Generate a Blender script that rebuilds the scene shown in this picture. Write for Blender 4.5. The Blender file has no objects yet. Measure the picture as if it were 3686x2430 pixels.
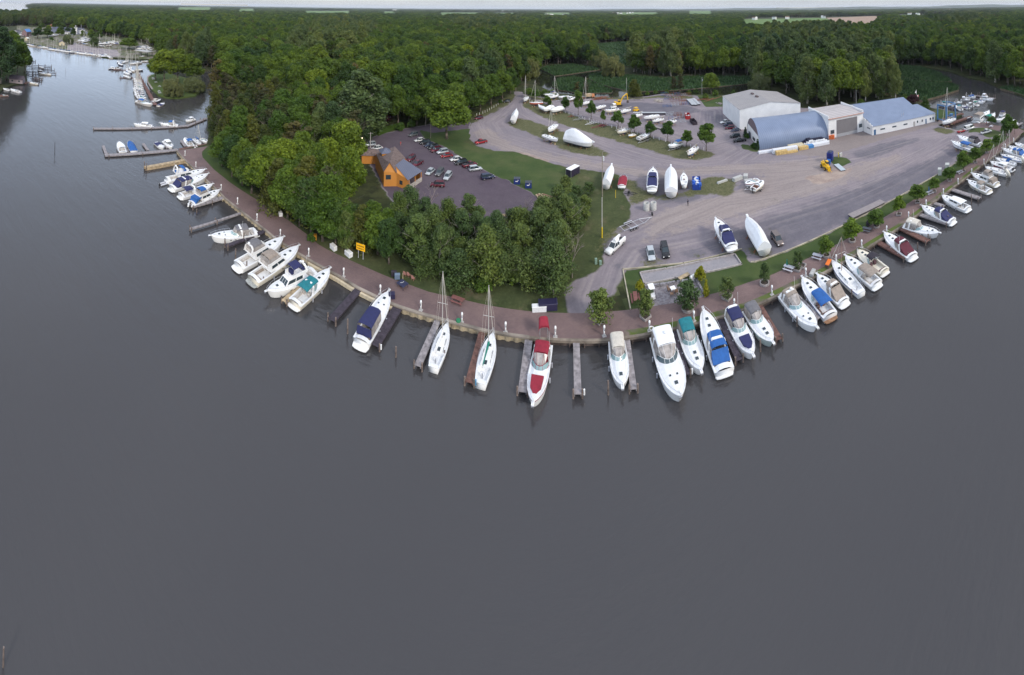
import bpy, math, random
import numpy as np
from mathutils import Vector, Matrix
from mathutils.geometry import tessellate_polygon
random.seed(7); rng = np.random.default_rng(7)
S = bpy.context.scene
C = S.collection
R = math.radians

# ---------------------------------------------------------------- camera (stitched cylindrical drone panorama)
F_, Y0, TA, TB = 1365.0, 5.0, 25.0, 7.5      # focal length / horizon row / tilt, in photograph pixels
WW, HH = 3686.0, 2430.0
ZC = 57.0
_up = Vector((TB/F_, TA/F_, 1)).normalized()
_fw = (Vector((0, 1, 0)) - _up*_up.y).normalized()
_rt = _fw.cross(_up)
M3 = Matrix((_rt, _fw, _up))                 # camera frame (right, forward, up) -> world
cd = bpy.data.cameras.new('camera'); cam = bpy.data.objects.new('camera', cd); C.objects.link(cam)
cd.type = 'PANO'; cd.panorama_type = 'CENTRAL_CYLINDRICAL'
cd.central_cylindrical_range_u_min = -WW/2/F_; cd.central_cylindrical_range_u_max = WW/2/F_
cd.central_cylindrical_range_v_min = -(HH-Y0)/F_; cd.central_cylindrical_range_v_max = Y0/F_
cd.central_cylindrical_radius = 1.0
cd.clip_start = 0.5; cd.clip_end = 60000
_c0, _c1, _c2 = M3 @ Vector((1, 0, 0)), M3 @ Vector((0, 0, 1)), M3 @ Vector((0, -1, 0))
cam.matrix_world = Matrix(((_c0.x, _c1.x, _c2.x, 0), (_c0.y, _c1.y, _c2.y, 0), (_c0.z, _c1.z, _c2.z, ZC), (0, 0, 0, 1)))
S.camera = cam

# ---------------------------------------------------------------- light
SUN_AZ, SUN_EL = R(140), R(34)               # azimuth clockwise from +Y (behind the camera, to its right)
W = bpy.data.worlds.new('World'); S.world = W; W.use_nodes = True
nt = W.node_tree; nt.nodes.clear()
o_ = nt.nodes.new('ShaderNodeOutputWorld'); bg = nt.nodes.new('ShaderNodeBackground'); sk = nt.nodes.new('ShaderNodeTexSky')
sk.sky_type = 'NISHITA'; sk.sun_disc = False; sk.sun_elevation = SUN_EL; sk.sun_rotation = SUN_AZ
sk.air_density = 1.0; sk.dust_density = 2.0
L = nt.links.new
def wn(k, **kw):
    n = nt.nodes.new(k)
    for a_, v_ in kw.items(): setattr(n, a_, v_)
    return n
def wramp(src, *el):
    r = wn('ShaderNodeValToRGB'); e = r.color_ramp.elements; e[0].position, e[0].color = el[0][0], el[0][1]+(1,); e[1].position, e[1].color = el[-1][0], el[-1][1]+(1,)
    for p_, c_ in el[1:-1]: q = e.new(p_); q.color = c_+(1,)
    L(src, r.inputs[0]); return r.outputs[0]
tc = wn('ShaderNodeTexCoord'); sp = wn('ShaderNodeSeparateXYZ'); L(tc.outputs['Generated'], sp.inputs[0])
mp = wn('ShaderNodeMapping'); mp.inputs['Scale'].default_value = (1.2, 1.2, 6); nz = wn('ShaderNodeTexNoise'); nz.inputs['Scale'].default_value = 2.4; nz.inputs['Detail'].default_value = 7
L(tc.outputs['Generated'], mp.inputs[0]); L(mp.outputs[0], nz.inputs['Vector'])
mz = wn('ShaderNodeMath', operation='MULTIPLY'); mz.inputs[1].default_value = .1; L(sp.outputs[0], mz.inputs[0]); az = wn('ShaderNodeMath', operation='MULTIPLY_ADD'); az.inputs[1].default_value = .5; az.inputs[2].default_value = .5; L(sp.outputs[0], az.inputs[0])
west = wramp(sp.outputs[2], (0, (.40, .395, .385)), (.02, (.42, .43, .45)), (.08, (.84, 1.0, 1.24)), (.3, (.68, .82, 1.05)), (.7, (.66, .72, .84)))
east = wramp(sp.outputs[2], (0, (.38, .405, .43)), (.03, (.40, .42, .45)), (.12, (.36, .38, .41)), (.4, (.48, .52, .6)), (.7, (.66, .72, .84)))
we = wn('ShaderNodeMixRGB'); azr = wramp(az.outputs[0], (.12, (0, 0, 0)), (.5, (1, 1, 1))); L(azr, we.inputs[0]); L(west, we.inputs[1]); L(east, we.inputs[2])
cv_ = wramp(nz.outputs[0], (.3, (.86, .87, .9)), (.7, (1.1, 1.08, 1.05))); m1 = wn('ShaderNodeMixRGB', blend_type='MULTIPLY'); m1.inputs[0].default_value = 1; L(we.outputs[0], m1.inputs[1]); L(cv_, m1.inputs[2])
sc = wn('ShaderNodeVectorMath', operation='SCALE'); sc.inputs['Scale'].default_value = 11.5; L(m1.outputs[0], sc.inputs[0])
mx = wn('ShaderNodeMixRGB'); mx.inputs[0].default_value = .82; L(sk.outputs[0], mx.inputs[1]); L(sc.outputs[0], mx.inputs[2])
L(mx.outputs[0], bg.inputs[0]); bg.inputs[1].default_value = 0.1; L(bg.outputs[0], o_.inputs[0])
sd = bpy.data.lights.new('sun', 'SUN'); sd.energy = 1.5; sd.angle = R(10); sd.color = (1, .93, .84)
so = bpy.data.objects.new('sun', sd); C.objects.link(so)
_sv = Vector((math.sin(SUN_AZ)*math.cos(SUN_EL), math.cos(SUN_AZ)*math.cos(SUN_EL), math.sin(SUN_EL)))
so.rotation_euler = _sv.to_track_quat('Z', 'Y').to_euler()
S.view_settings.view_transform = 'Standard'; S.view_settings.look = 'None'
S.view_settings.exposure = 0.68; S.view_settings.gamma = 1.0
S.cycles.max_bounces = 5; S.cycles.diffuse_bounces = 3; S.cycles.glossy_bounces = 3; S.cycles.transmission_bounces = 3
S.cycles.volume_bounces = 0; S.cycles.sample_clamp_indirect = 4; S.cycles.use_denoising = True

HAZE = True
if HAZE:
    hm = bpy.data.materials.new('haze'); hm.use_nodes = True; ht_ = hm.node_tree; ht_.nodes.clear(); ho = ht_.nodes.new('ShaderNodeOutputMaterial'); hv = ht_.nodes.new('ShaderNodeVolumePrincipled'); hv.inputs['Density'].default_value = 3.2e-5; hv.inputs['Color'].default_value = (.86, .92, 1, 1); hv.inputs['Anisotropy'].default_value = 0; ht_.links.new(hv.outputs[0], ho.inputs['Volume'])
    hx, hy0, hy1, hz0, hz1 = 46000, -3500, 46000, -3.3, 175
    hme = bpy.data.meshes.new('haze'); hme.from_pydata([(-hx, hy0, hz0), (hx, hy0, hz0), (hx, hy1, hz0), (-hx, hy1, hz0), (-hx, hy0, hz1), (hx, hy0, hz1), (hx, hy1, hz1), (-hx, hy1, hz1)], [], [(3, 2, 1, 0), (4, 5, 6, 7), (0, 1, 5, 4), (1, 2, 6, 5), (2, 3, 7, 6), (3, 0, 4, 7)]); hme.materials.append(hm)
    hob = bpy.data.objects.new('haze', hme); C.objects.link(hob); hob['kind'] = 'stuff'; hob['label'] = 'thin pale air haze over the whole landscape'

# ---------------------------------------------------------------- photograph pixel <-> place
GZ = 1.0                                     # height of the made ground above the water
def ray(x, y):
    u = (x-WW/2)/F_; v = (y-Y0)/F_
    return M3 @ Vector((math.sin(u), math.cos(u), -v))
def P(x, y, z=GZ):
    d = ray(x, y); t = (z-ZC)/min(d.z, -2.4e-3)
    return Vector((d.x*t, d.y*t, z))
def height(x, y, yt, z=GZ):                  # height of something standing at pixel (x,y) whose top is at row yt
    b = P(x, y, z); D = math.hypot(b.x, b.y); d = ray(x, yt)
    return ZC + d.z*D/math.hypot(d.x, d.y) - z
_M3T = np.array(M3.transposed())
def to_px(xyz):                              # world points (n,3) -> photograph pixels (n,2)
    q = (np.asarray(xyz, float)-np.array((0, 0, ZC))) @ _M3T.T
    u = np.arctan2(q[:, 0], q[:, 1]); v = -q[:, 2]/np.hypot(q[:, 0], q[:, 1])
    return np.stack((u*F_+WW/2, v*F_+Y0), 1)
def inpoly(pts, poly):
    x, y = pts[:, 0], pts[:, 1]; r = np.zeros(len(pts), bool); n = len(poly)
    for i in range(n):
        x1, y1 = poly[i]; x2, y2 = poly[(i+1) % n]
        if y1 == y2: continue
        c = ((y1 > y) != (y2 > y)) & (x < (x2-x1)*(y-y1)/(y2-y1)+x1)
        r ^= c
    return r

# ---------------------------------------------------------------- materials
_m = {}
def NT(name):
    m = bpy.data.materials.new(name); m.use_nodes = True
    return m, m.node_tree, m.node_tree.nodes['Principled BSDF']
def M(name, col=None, rough=.55, metal=0, var=.08, scale=2.0, spec=.5, alpha=1, emit=0):
    if name in _m: return _m[name]
    m, t, b = NT(name)
    c = tuple(col)
    if var > 0:
        g = t.nodes.new('ShaderNodeTexCoord'); n = t.nodes.new('ShaderNodeTexNoise'); n.inputs['Scale'].default_value = scale; n.inputs['Detail'].default_value = 5
        r = t.nodes.new('ShaderNodeValToRGB'); r.color_ramp.elements[0].position = .3; r.color_ramp.elements[1].position = .7
        r.color_ramp.elements[0].color = tuple(max(0, k*(1-var*1.6)) for k in c)+(1,); r.color_ramp.elements[1].color = tuple(min(1, k*(1+var)) for k in c)+(1,)
        t.links.new(g.outputs['Object'], n.inputs['Vector']); t.links.new(n.outputs[0], r.inputs[0]); t.links.new(r.outputs[0], b.inputs['Base Color'])
    else: b.inputs['Base Color'].default_value = c+(1,)
    b.inputs['Roughness'].default_value = rough; b.inputs['Metallic'].default_value = metal; b.inputs['Specular IOR Level'].default_value = spec
    if emit: b.inputs['Emission Color'].default_value = c+(1,); b.inputs['Emission Strength'].default_value = emit
    _m[name] = m; return m
def ramp_mat(name, layers, rough=.95, bump=0, spec=.2):
    """layers: first colour, then (colour, noise scale, threshold, softness, stretch)"""
    m, t, b = NT(name); g = t.nodes.new('ShaderNodeTexCoord'); cur = None
    for k, (col, sc, th, so_, st) in enumerate(layers):
        if k == 0:
            rg = t.nodes.new('ShaderNodeRGB'); rg.outputs[0].default_value = tuple(col)+(1,); cur = rg.outputs[0]; continue
        mpn = t.nodes.new('ShaderNodeMapping'); mpn.inputs['Scale'].default_value = (1, st, 1); mpn.inputs['Rotation'].default_value = (0, 0, k*.7); mpn.inputs['Location'].default_value = (k*13, k*7, 0)
        n = t.nodes.new('ShaderNodeTexNoise'); n.inputs['Scale'].default_value = sc; n.inputs['Detail'].default_value = 7; n.inputs['Roughness'].default_value = .62
        r = t.nodes.new('ShaderNodeValToRGB'); r.color_ramp.elements[0].position = max(0, th-so_); r.color_ramp.elements[1].position = min(1, th+so_)
        x = t.nodes.new('ShaderNodeMixRGB'); x.inputs[2].default_value = tuple(col)+(1,)
        l = t.links.new; l(g.outputs['Object'], mpn.inputs[0]); l(mpn.outputs[0], n.inputs['Vector']); l(n.outputs[0], r.inputs[0]); l(r.outputs[0], x.inputs[0]); l(cur, x.inputs[1]); cur = x.outputs[0]
    t.links.new(cur, b.inputs['Base Color']); b.inputs['Roughness'].default_value = rough; b.inputs['Specular IOR Level'].default_value = spec
    _m[name] = m; return m
GRASS = ramp_mat('grass', [((.05, .085, .02), 0, 0, 0, 1), ((.09, .115, .03), .12, .52, .12, 1), ((.033, .06, .014), .5, .55, .1, 1), ((.16, .13, .07), .09, .66, .05, 1), ((.1, .13, .035), 3, .6, .2, 1)])
LAWN = ramp_mat('mown_lawn', [((.055, .11, .024), 0, 0, 0, 1), ((.085, .135, .035), .1, .5, .15, 4), ((.04, .085, .018), .6, .55, .12, 1), ((.13, .13, .05), .13, .63, .06, 1), ((.09, .13, .035), 3, .62, .2, 1)])
SCRUB = ramp_mat('scrub_grass', [((.075, .095, .035), 0, 0, 0, 1), ((.22, .19, .18), .11, .5, .06, 1), ((.05, .07, .02), .35, .56, .08, 1), ((.14, .11, .05), .2, .6, .06, 1), ((.28, .26, .25), .5, .66, .05, 1)])
GRAVEL = ramp_mat('gravel', [((.29, .255, .265), 0, 0, 0, 1), ((.225, .2, .22), .035, .5, .09, 1.6), ((.36, .32, .31), .05, .56, .08, 5), ((.16, .15, .165), .11, .63, .07, 2.5), ((.36, .3, .25), .07, .68, .08, 6), ((.2, .18, .19), 1.3, .6, .16, 1), ((.12, .13, .07), .06, .74, .05, 1)])
PARKING = ramp_mat('parking_gravel', [((.125, .105, .125), 0, 0, 0, 1), ((.16, .135, .15), .06, .5, .12, 1), ((.095, .08, .1), .5, .56, .15, 2), ((.19, .165, .175), 2.5, .66, .12, 1)])
DIRT = ramp_mat('bare_dirt', [((.36, .29, .25), 0, 0, 0, 1), ((.26, .21, .18), .6, .52, .1, 1), ((.45, .39, .33), 1.4, .6, .1, 1)])
FLOOR = ramp_mat('forest_floor', [((.03, .042, .014), 0, 0, 0, 1), ((.05, .055, .02), .05, .5, .15, 1), ((.02, .025, .01), .3, .55, .1, 1), ((.1, .055, .035), .08, .66, .06, 1)])
CONC = ramp_mat('concrete_apron', [((.3, .265, .25), 0, 0, 0, 1), ((.25, .22, .21), .08, .52, .1, 1), ((.34, .3, .28), .4, .6, .1, 2), ((.17, .15, .15), .25, .7, .06, 3)])
COURT = ramp_mat('court_gravel', [((.25, .24, .255), 0, 0, 0, 1), ((.29, .27, .28), .5, .52, .1, 1), ((.21, .2, .22), 2, .6, .1, 1)])
FIELD = ramp_mat('crop_field', [((.12, .19, .06), 0, 0, 0, 1), ((.1, .16, .05), .01, .5, .1, 3)])
PLOUGH = ramp_mat('ploughed_field', [((.33, .235, .18), 0, 0, 0, 1), ((.28, .2, .15), .01, .5, .1, 4)])
MARSH = ramp_mat('reeds', [((.03, .065, .022), 0, 0, 0, 1), ((.045, .085, .03), .04, .5, .14, 3), ((.022, .048, .018), .12, .55, .1, 2), ((.05, .1, .035), .7, .62, .12, 1)])
ROOT_ = M('reed_edge', (.11, .085, .055), .9, var=.3, scale=.8)
def paver():
    m, t, b = NT('brick_paver'); g = t.nodes.new('ShaderNodeTexCoord'); br = t.nodes.new('ShaderNodeTexBrick'); br.inputs['Scale'].default_value = 1.0
    br.inputs['Color1'].default_value = (.165, .108, .108, 1); br.inputs['Color2'].default_value = (.195, .13, .122, 1); br.inputs['Mortar'].default_value = (.11, .085, .085, 1)
    br.inputs['Brick Width'].default_value = .4; br.inputs['Row Height'].default_value = .2; br.inputs['Mortar Size'].default_value = .015
    n = t.nodes.new('ShaderNodeTexNoise'); n.inputs['Scale'].default_value = .13; n.inputs['Detail'].default_value = 8; n.inputs['Roughness'].default_value = .65
    r = t.nodes.new('ShaderNodeValToRGB'); r.color_ramp.elements[0].position = .3; r.color_ramp.elements[0].color = (.68, .68, .7, 1); r.color_ramp.elements[1].position = .72; r.color_ramp.elements[1].color = (1.22, 1.2, 1.14, 1)
    x = t.nodes.new('ShaderNodeMixRGB'); x.blend_type = 'MULTIPLY'; x.inputs[0].default_value = 1
    l = t.links.new; l(g.outputs['Object'], br.inputs['Vector']); l(g.outputs['Object'], n.inputs['Vector']); l(n.outputs[0], r.inputs[0]); l(br.outputs[0], x.inputs[1]); l(r.outputs[0], x.inputs[2]); l(x.outputs[0], b.inputs['Base Color'])
    b.inputs['Roughness'].default_value = .85; return m
PAVER = paver()
def ribbed(name, col, period, rough=.45, metal=0, axis=0, depth=.6):
    m, t, b = NT(name); g = t.nodes.new('ShaderNodeTexCoord'); w = t.nodes.new('ShaderNodeTexWave'); w.bands_direction = 'XYZ'[axis]; w.inputs['Scale'].default_value = .314/period
    r = t.nodes.new('ShaderNodeValToRGB'); r.color_ramp.elements[0].color = tuple(k*.8 for k in col)+(1,); r.color_ramp.elements[0].position = .0; r.color_ramp.elements[1].color = tuple(col)+(1,); r.color_ramp.elements[1].position = .3
    n = t.nodes.new('ShaderNodeTexNoise'); n.inputs['Scale'].default_value = .25; n.inputs['Detail'].default_value = 6
    r2 = t.nodes.new('ShaderNodeValToRGB'); r2.color_ramp.elements[0].position = .3; r2.color_ramp.elements[0].color = (.84, .85, .86, 1); r2.color_ramp.elements[1].position = .7
    x = t.nodes.new('ShaderNodeMixRGB'); x.blend_type = 'MULTIPLY'; x.inputs[0].default_value = 1
    bp = t.nodes.new('ShaderNodeBump'); bp.inputs['Strength'].default_value = depth; bp.inputs['Distance'].default_value = .05
    l = t.links.new; l(g.outputs['Object'], w.inputs['Vector']); l(g.outputs['Object'], n.inputs['Vector']); l(w.outputs[0], r.inputs[0]); l(n.outputs[0], r2.inputs[0]); l(r.outputs[0], x.inputs[1]); l(r2.outputs[0], x.inputs[2]); l(x.outputs[0], b.inputs['Base Color']); l(w.outputs[0], bp.inputs['Height']); l(bp.outputs[0], b.inputs['Normal'])
    b.inputs['Roughness'].default_value = rough; b.inputs['Metallic'].default_value = metal; _m[name] = m; return m
def water_mat(name, deep, strength, murk=1.0):
    m, t, b = NT(name); g = t.nodes.new('ShaderNodeTexCoord')
    b.inputs['Roughness'].default_value = .035; b.inputs['IOR'].default_value = 1.333; b.inputs['Specular IOR Level'].default_value = .8
    l = t.links.new
    n0 = t.nodes.new('ShaderNodeTexNoise'); n0.inputs['Scale'].default_value = .012; n0.inputs['Detail'].default_value = 5
    r = t.nodes.new('ShaderNodeValToRGB'); r.color_ramp.elements[0].position = .3; r.color_ramp.elements[1].position = .7
    r.color_ramp.elements[0].color = tuple(k*.93 for k in deep)+(1,); r.color_ramp.elements[1].color = tuple(k*1.07 for k in deep)+(1,)
    l(g.outputs['Object'], n0.inputs['Vector']); l(n0.outputs[0], r.inputs[0]); l(r.outputs[0], b.inputs['Base Color'])
    n1 = t.nodes.new('ShaderNodeTexNoise'); n1.inputs['Scale'].default_value = .9; n1.inputs['Detail'].default_value = 6; n1.inputs['Roughness'].default_value = .6
    m1 = t.nodes.new('ShaderNodeMapping'); m1.inputs['Scale'].default_value = (.55, 1.3, 1); m1.inputs['Rotation'].default_value = (0, 0, .4)
    n3 = t.nodes.new('ShaderNodeTexNoise'); n3.inputs['Scale'].default_value = .22; n3.inputs['Detail'].default_value = 3; m3 = t.nodes.new('ShaderNodeMapping'); m3.inputs['Scale'].default_value = (.4, 1.6, 1); m3.inputs['Rotation'].default_value = (0, 0, -.2); l(g.outputs['Object'], m3.inputs[0]); l(m3.outputs[0], n3.inputs['Vector'])
    ad = t.nodes.new('ShaderNodeMath'); ad.operation = 'MULTIPLY_ADD'; ad.inputs[1].default_value = 2.2; l(n3.outputs[0], ad.inputs[0])
    n2 = t.nodes.new('ShaderNodeTexNoise'); n2.inputs['Scale'].default_value = .02; n2.inputs['Detail'].default_value = 3
    mu = t.nodes.new('ShaderNodeMath'); mu.operation = 'MULTIPLY'
    bp = t.nodes.new('ShaderNodeBump'); bp.inputs['Strength'].default_value = strength; bp.inputs['Distance'].default_value = .12
    l(g.outputs['Object'], m1.inputs[0]); l(m1.outputs[0], n1.inputs['Vector']); l(g.outputs['Object'], n2.inputs['Vector']); l(n1.outputs[0], ad.inputs[2]); l(ad.outputs[0], mu.inputs[0]); l(n2.outputs[0], mu.inputs[1]); l(mu.outputs[0], bp.inputs['Height']); l(bp.outputs[0], b.inputs['Normal'])
    _m[name] = m; return m
WATER = water_mat('lake_water', (.046, .044, .046), .9)
CREEK = water_mat('creek_water', (.014, .013, .012), .12)
WHITE = M('gelcoat_white', (.8, .8, .79), .28, var=.03, scale=.7)
CREAM = M('gelcoat_cream', (.72, .67, .56), .3, var=.05, scale=.7)
OFFW = M('deck_nonskid', (.74, .745, .75), .6, var=.05)
GLASS = M('tinted_glass', (.03, .045, .055), .08, var=0)
LGLASS = M('windscreen_glass', (.24, .36, .37), .1, var=.1, scale=1)
VINYL = M('clear_vinyl', (.33, .3, .28), .2, var=.25, scale=1.5)
STEEL = M('stainless_steel', (.6, .6, .62), .3, .8, var=0)
ALU = M('mast_aluminium', (.62, .6, .56), .4, .3, var=.05)
DARK = M('dark_rubber', (.02, .02, .022), .8, var=.1)
INTER = M('cockpit_interior', (.5, .46, .42), .7, var=.25, scale=2)
WOODG = M('weathered_boards', (.27, .245, .25), .85, var=.25, scale=1.5)
WOODR = M('red_brown_boards', (.15, .075, .06), .85, var=.25, scale=1.5)
WOODD = M('dark_boards', (.05, .04, .055), .85, var=.25, scale=1.5)
WOODT = M('timber_tan', (.42, .32, .2), .85, var=.25, scale=1.2)
PILE = M('old_piling', (.17, .13, .11), .9, var=.4, scale=2)
NAVY = M('navy_canvas', (.018, .022, .09), .8, var=.12)
BLUE = M('royal_blue_canvas', (.015, .1, .33), .8, var=.12)
TEAL = M('teal_canvas', (.01, .17, .2), .8, var=.12)
GREENC = M('green_canvas', (.01, .19, .14), .8, var=.12)
REDC = M('crimson_canvas', (.25, .012, .03), .8, var=.12)
MAROON = M('maroon_canvas', (.09, .012, .025), .8, var=.12)
GREYC = M('grey_canvas', (.15, .145, .155), .8, var=.12)
TAUPE = M('taupe_canvas', (.29, .24, .2), .8, var=.12)
BEIGE = M('beige_canvas', (.56, .52, .45), .8, var=.08)
BLACKC = M('black_canvas', (.025, .02, .03), .8, var=.12)
WRAP = M('shrink_wrap', (.78, .79, .8), .35, var=.03, scale=.8)
COL = dict(navy=NAVY, blue=BLUE, teal=TEAL, green=GREENC, red=REDC, maroon=MAROON, grey=GREYC, taupe=TAUPE, beige=BEIGE, black=BLACKC, white=WRAP)

# ---------------------------------------------------------------- object helpers
SPLIT = {'seat', 'helm_seat', 'portlight', 'window', 'rubbing_beam', 'keel_block', 'mast_crutch', 'headlight', 'taillight', 'leg', 'chimney', 'roof_post', 'clear_panel', 'piling', 'bench_seat', 'track', 'door'}
class MB:
    def __init__(s): s.v = []; s.f = []; s.m = []
    def add(s, vs, fs, mi=0):
        o = len(s.v); s.v += [tuple(v) for v in vs]; s.f += [tuple(o+i for i in f) for f in fs]; s.m += [mi]*len(fs); return s
    def box(s, c, d, rz=0, mi=0, top=1.0):
        hx, hy, hz = d[0]/2, d[1]/2, d[2]/2; ca, sa = math.cos(rz), math.sin(rz); vs = []
        for z, k in ((-hz, 1), (hz, top)):
            for x, y in ((-hx*k, -hy*k), (hx*k, -hy*k), (hx*k, hy*k), (-hx*k, hy*k)):
                vs.append((c[0]+x*ca-y*sa, c[1]+x*sa+y*ca, c[2]+z))
        return s.add(vs, [(3, 2, 1, 0), (4, 5, 6, 7), (0, 1, 5, 4), (1, 2, 6, 5), (2, 3, 7, 6), (3, 0, 4, 7)], mi)
    def tube(s, a, b, r, r2=None, n=6, mi=0, cap=True):
        a = Vector(a); b = Vector(b); r2 = r if r2 is None else r2; d = (b-a)
        if d.length < 1e-6: return s
        d.normalize(); u = d.orthogonal().normalized(); w = d.cross(u); vs = []
        for p, q in ((a, r), (b, r2)):
            for i in range(n):
                t = 2*math.pi*i/n; vs.append(p+u*q*math.cos(t)+w*q*math.sin(t))
        fs = [(i, (i+1) % n, n+(i+1) % n, n+i) for i in range(n)]
        if cap: fs += [tuple(range(n))[::-1], tuple(range(n, 2*n))]
        return s.add(vs, fs, mi)
    def path(s, pts, r, n=5, mi=0):
        for a, b in zip(pts, pts[1:]): s.tube(a, b, r, n=n, mi=mi)
        return s
    def loft(s, secs, mi=0, closed=False, caps=False, band=None):
        n = len(secs[0]); vs = [p for q in secs for p in q]; fs = []; ms = []
        for i in range(len(secs)-1):
            for j in range(n if closed else n-1):
                k = (j+1) % n; fs.append((i*n+j, i*n+k, (i+1)*n+k, (i+1)*n+j)); ms.append(band[j] if band else mi)
        o = len(s.f); s.add(vs, fs, mi); s.m[o:] = ms
        if caps:
            o = len(s.v)-len(vs); s.f += [tuple(o+j for j in range(n))[::-1], tuple(o+(len(secs)-1)*n+j for j in range(n))]; s.m += [mi, mi]
        return s
    def prism(s, poly, z0, z1, mi=0):
        n = len(poly); vs = [(p[0], p[1], z0) for p in poly]+[(p[0], p[1], z1) for p in poly]
        tr = tessellate_polygon([[Vector((p[0], p[1], 0)) for p in poly]])
        fs = [(i, (i+1) % n, n+(i+1) % n, n+i) for i in range(n)]
        for t in tr: fs += [(t[0]+n, t[1]+n, t[2]+n), (t[2], t[1], t[0])]
        return s.add(vs, fs, mi)
    def ball(s, c, r, n=8, mi=0, sq=1.0):
        secs = []
        for i in range(n//2+1):
            t = math.pi*i/(n//2); secs.append([(c[0]+r*math.sin(t)*math.cos(2*math.pi*j/n), c[1]+r*math.sin(t)*math.sin(2*math.pi*j/n), c[2]+r*sq*math.cos(t)) for j in range(n)])
        return s.loft(secs, mi, closed=True)
    def mesh(s, name, mats, smooth=False):
        me = bpy.data.meshes.new(name); me.from_pydata(s.v, [], s.f)
        for m in (mats if isinstance(mats, (list, tuple)) else [mats]): me.materials.append(m)
        if any(s.m): me.polygons.foreach_set('material_index', s.m)
        if smooth: me.polygons.foreach_set('use_smooth', [True]*len(s.f))
        me.update(); return me
    def build(s, name, mats, parent=None, smooth=False, loc=None, label=None):
        if not s.f: return None
        if name in SPLIT:
            isl = s.islands()
            if 1 < len(isl) <= 40:
                for q in isl: r_ = q._b(name, mats, parent, smooth, loc, label)
                return r_
        return s._b(name, mats, parent, smooth, loc, label)
    def islands(s):
        par = list(range(len(s.v)))
        def find(a):
            while par[a] != a: par[a] = par[par[a]]; a = par[a]
            return a
        for f in s.f:
            a = find(f[0])
            for b in f[1:]: par[find(b)] = a
        g = {}
        for f, m in zip(s.f, s.m): g.setdefault(find(f[0]), []).append((f, m))
        out = []
        for fs in g.values():
            q = MB(); ix = {}
            for f, m in fs:
                for i in f:
                    if i not in ix: ix[i] = len(q.v); q.v.append(s.v[i])
                q.f.append(tuple(ix[i] for i in f)); q.m.append(m)
            out.append(q)
        return out
    def _b(s, name, mats, parent=None, smooth=False, loc=None, label=None):
        me = s.mesh(name, mats, smooth)
        import bmesh
        if len(s.f) < 4000:
            bm = bmesh.new(); bm.from_mesh(me); bmesh.ops.recalc_face_normals(bm, faces=bm.faces); bm.to_mesh(me); bm.free()
        o = bpy.data.objects.new(name, me); C.objects.link(o); o.parent = parent
        if loc: o.location = loc
        if label: o['label'] = label
        return o
def thing(name, label, cat, loc=(0, 0, 0), rz=0, group=None, scale=None):
    o = bpy.data.objects.new(name, None); C.objects.link(o); o.location = loc; o.rotation_euler = (0, 0, rz); o.empty_display_size = .3
    if scale: o.scale = scale
    return tag(o, label, cat, group)
def tag(o, label, cat, group=None, kind=None):
    o['label'] = label; o['category'] = cat
    if group: o['group'] = group
    if kind: o['kind'] = kind
    return o
def kids(o): return [c for c in o.children]
def dup(root, loc, rz=0, label=None, group=None, scale=None):
    r = root.copy(); C.objects.link(r); r.location = loc; r.rotation_euler = (0, 0, rz)
    if label: r['label'] = label
    if group: r['group'] = group
    if scale: r.scale = scale
    for ch in PK[root.name]:
        c = ch.copy(); C.objects.link(c); c.parent = r
    return r
PK = {}                                       # root name -> its parts, for dup()
def keep(root, *parts): PK[root.name] = [p for p in parts if p]; return root
def sheet(name, px, z, mat, label=None, kind='structure', skirt=0, world=None, sub=0):
    pts = world or [P(x, y, z) for x, y in px]
    n = len(pts); me = bpy.data.meshes.new(name); vs = [(p[0], p[1], z) for p in pts]
    tr = tessellate_polygon([[Vector((v[0], v[1], 0)) for v in vs]]); fs = []
    for t in tr:
        a, b, c = (Vector(vs[i]) for i in t); fs.append(tuple(t) if (b-a).cross(c-a).z > 0 else tuple(t)[::-1])
    if skirt:
        vs += [(v[0], v[1], z-skirt) for v in vs[:n]]; fs += [(i, (i+1) % n, n+(i+1) % n, n+i) for i in range(n)]
    me.from_pydata(vs, [], fs); me.materials.append(mat); me.update()
    o = bpy.data.objects.new(name, me); C.objects.link(o); o['kind'] = kind
    if label: o['label'] = label
    return o
# ---------------------------------------------------------------- the setting
WALL = [(636,541),(665,574),(790,691),(811,714),(884,771),(957,829),(993,859),(1115,936),(1220,993),(1289,1035),(1359,1069),(1437,1103),(1568,1142),(1699,1176),(1728,1185),(1800,1199),(1904,1213),(1980,1219),(2051,1222),(2183,1221),(2250,1213),(2350,1197),(2434,1179),(2520,1159),(2587,1141),(2650,1121),(2731,1092),(2797,1062),(2862,1029),(2940,993),(3018,952),(3070,922),(3114,895),(3157,868),(3239,817),(3312,765),(3364,723),(3406,692),(3483,634),(3530,597),(3579,560),(3620,528),(3655,500),(3672,484)]
INNER = [(748,526),(728,545),(727,556),(730,567),(769,609),(795,630),(834,661),(873,687),(920,716),(964,744),(1042,796),(1108,846),(1147,880),(1180,899),(1251,932),(1311,959),(1407,1000),(1480,1027),(1543,1050),(1616,1066),(1669,1079),(1787,1104),(1904,1120),(1992,1125),(2080,1127),(2139,1126),(2181,1122),(2270,1114),(2334,1103),(2322,1036),(2433,1020),(2508,1010),(2534,1065),(2589,1051),(2700,1014),(2761,997),(2826,967),(2903,932),(2966,901),(3004,883),(3089,838),(3140,808),(3193,776),(3286,721),(3338,690),(3377,664),(3404,648),(3442,624),(3493,588),(3547,552),(3599,519),(3635,492)]
TIMB = [(2269,1113),(2242,971),(2373,958),(2460,949),(2669,898),(2704,945),(2717,945),(2826,907),(2909,872),(3004,828),(3089,787),(3193,732),(3266,692),(3306,668),(3367,633),(3434,592),(3480,562),(3530,530),(3565,508),(3600,485)]
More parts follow.
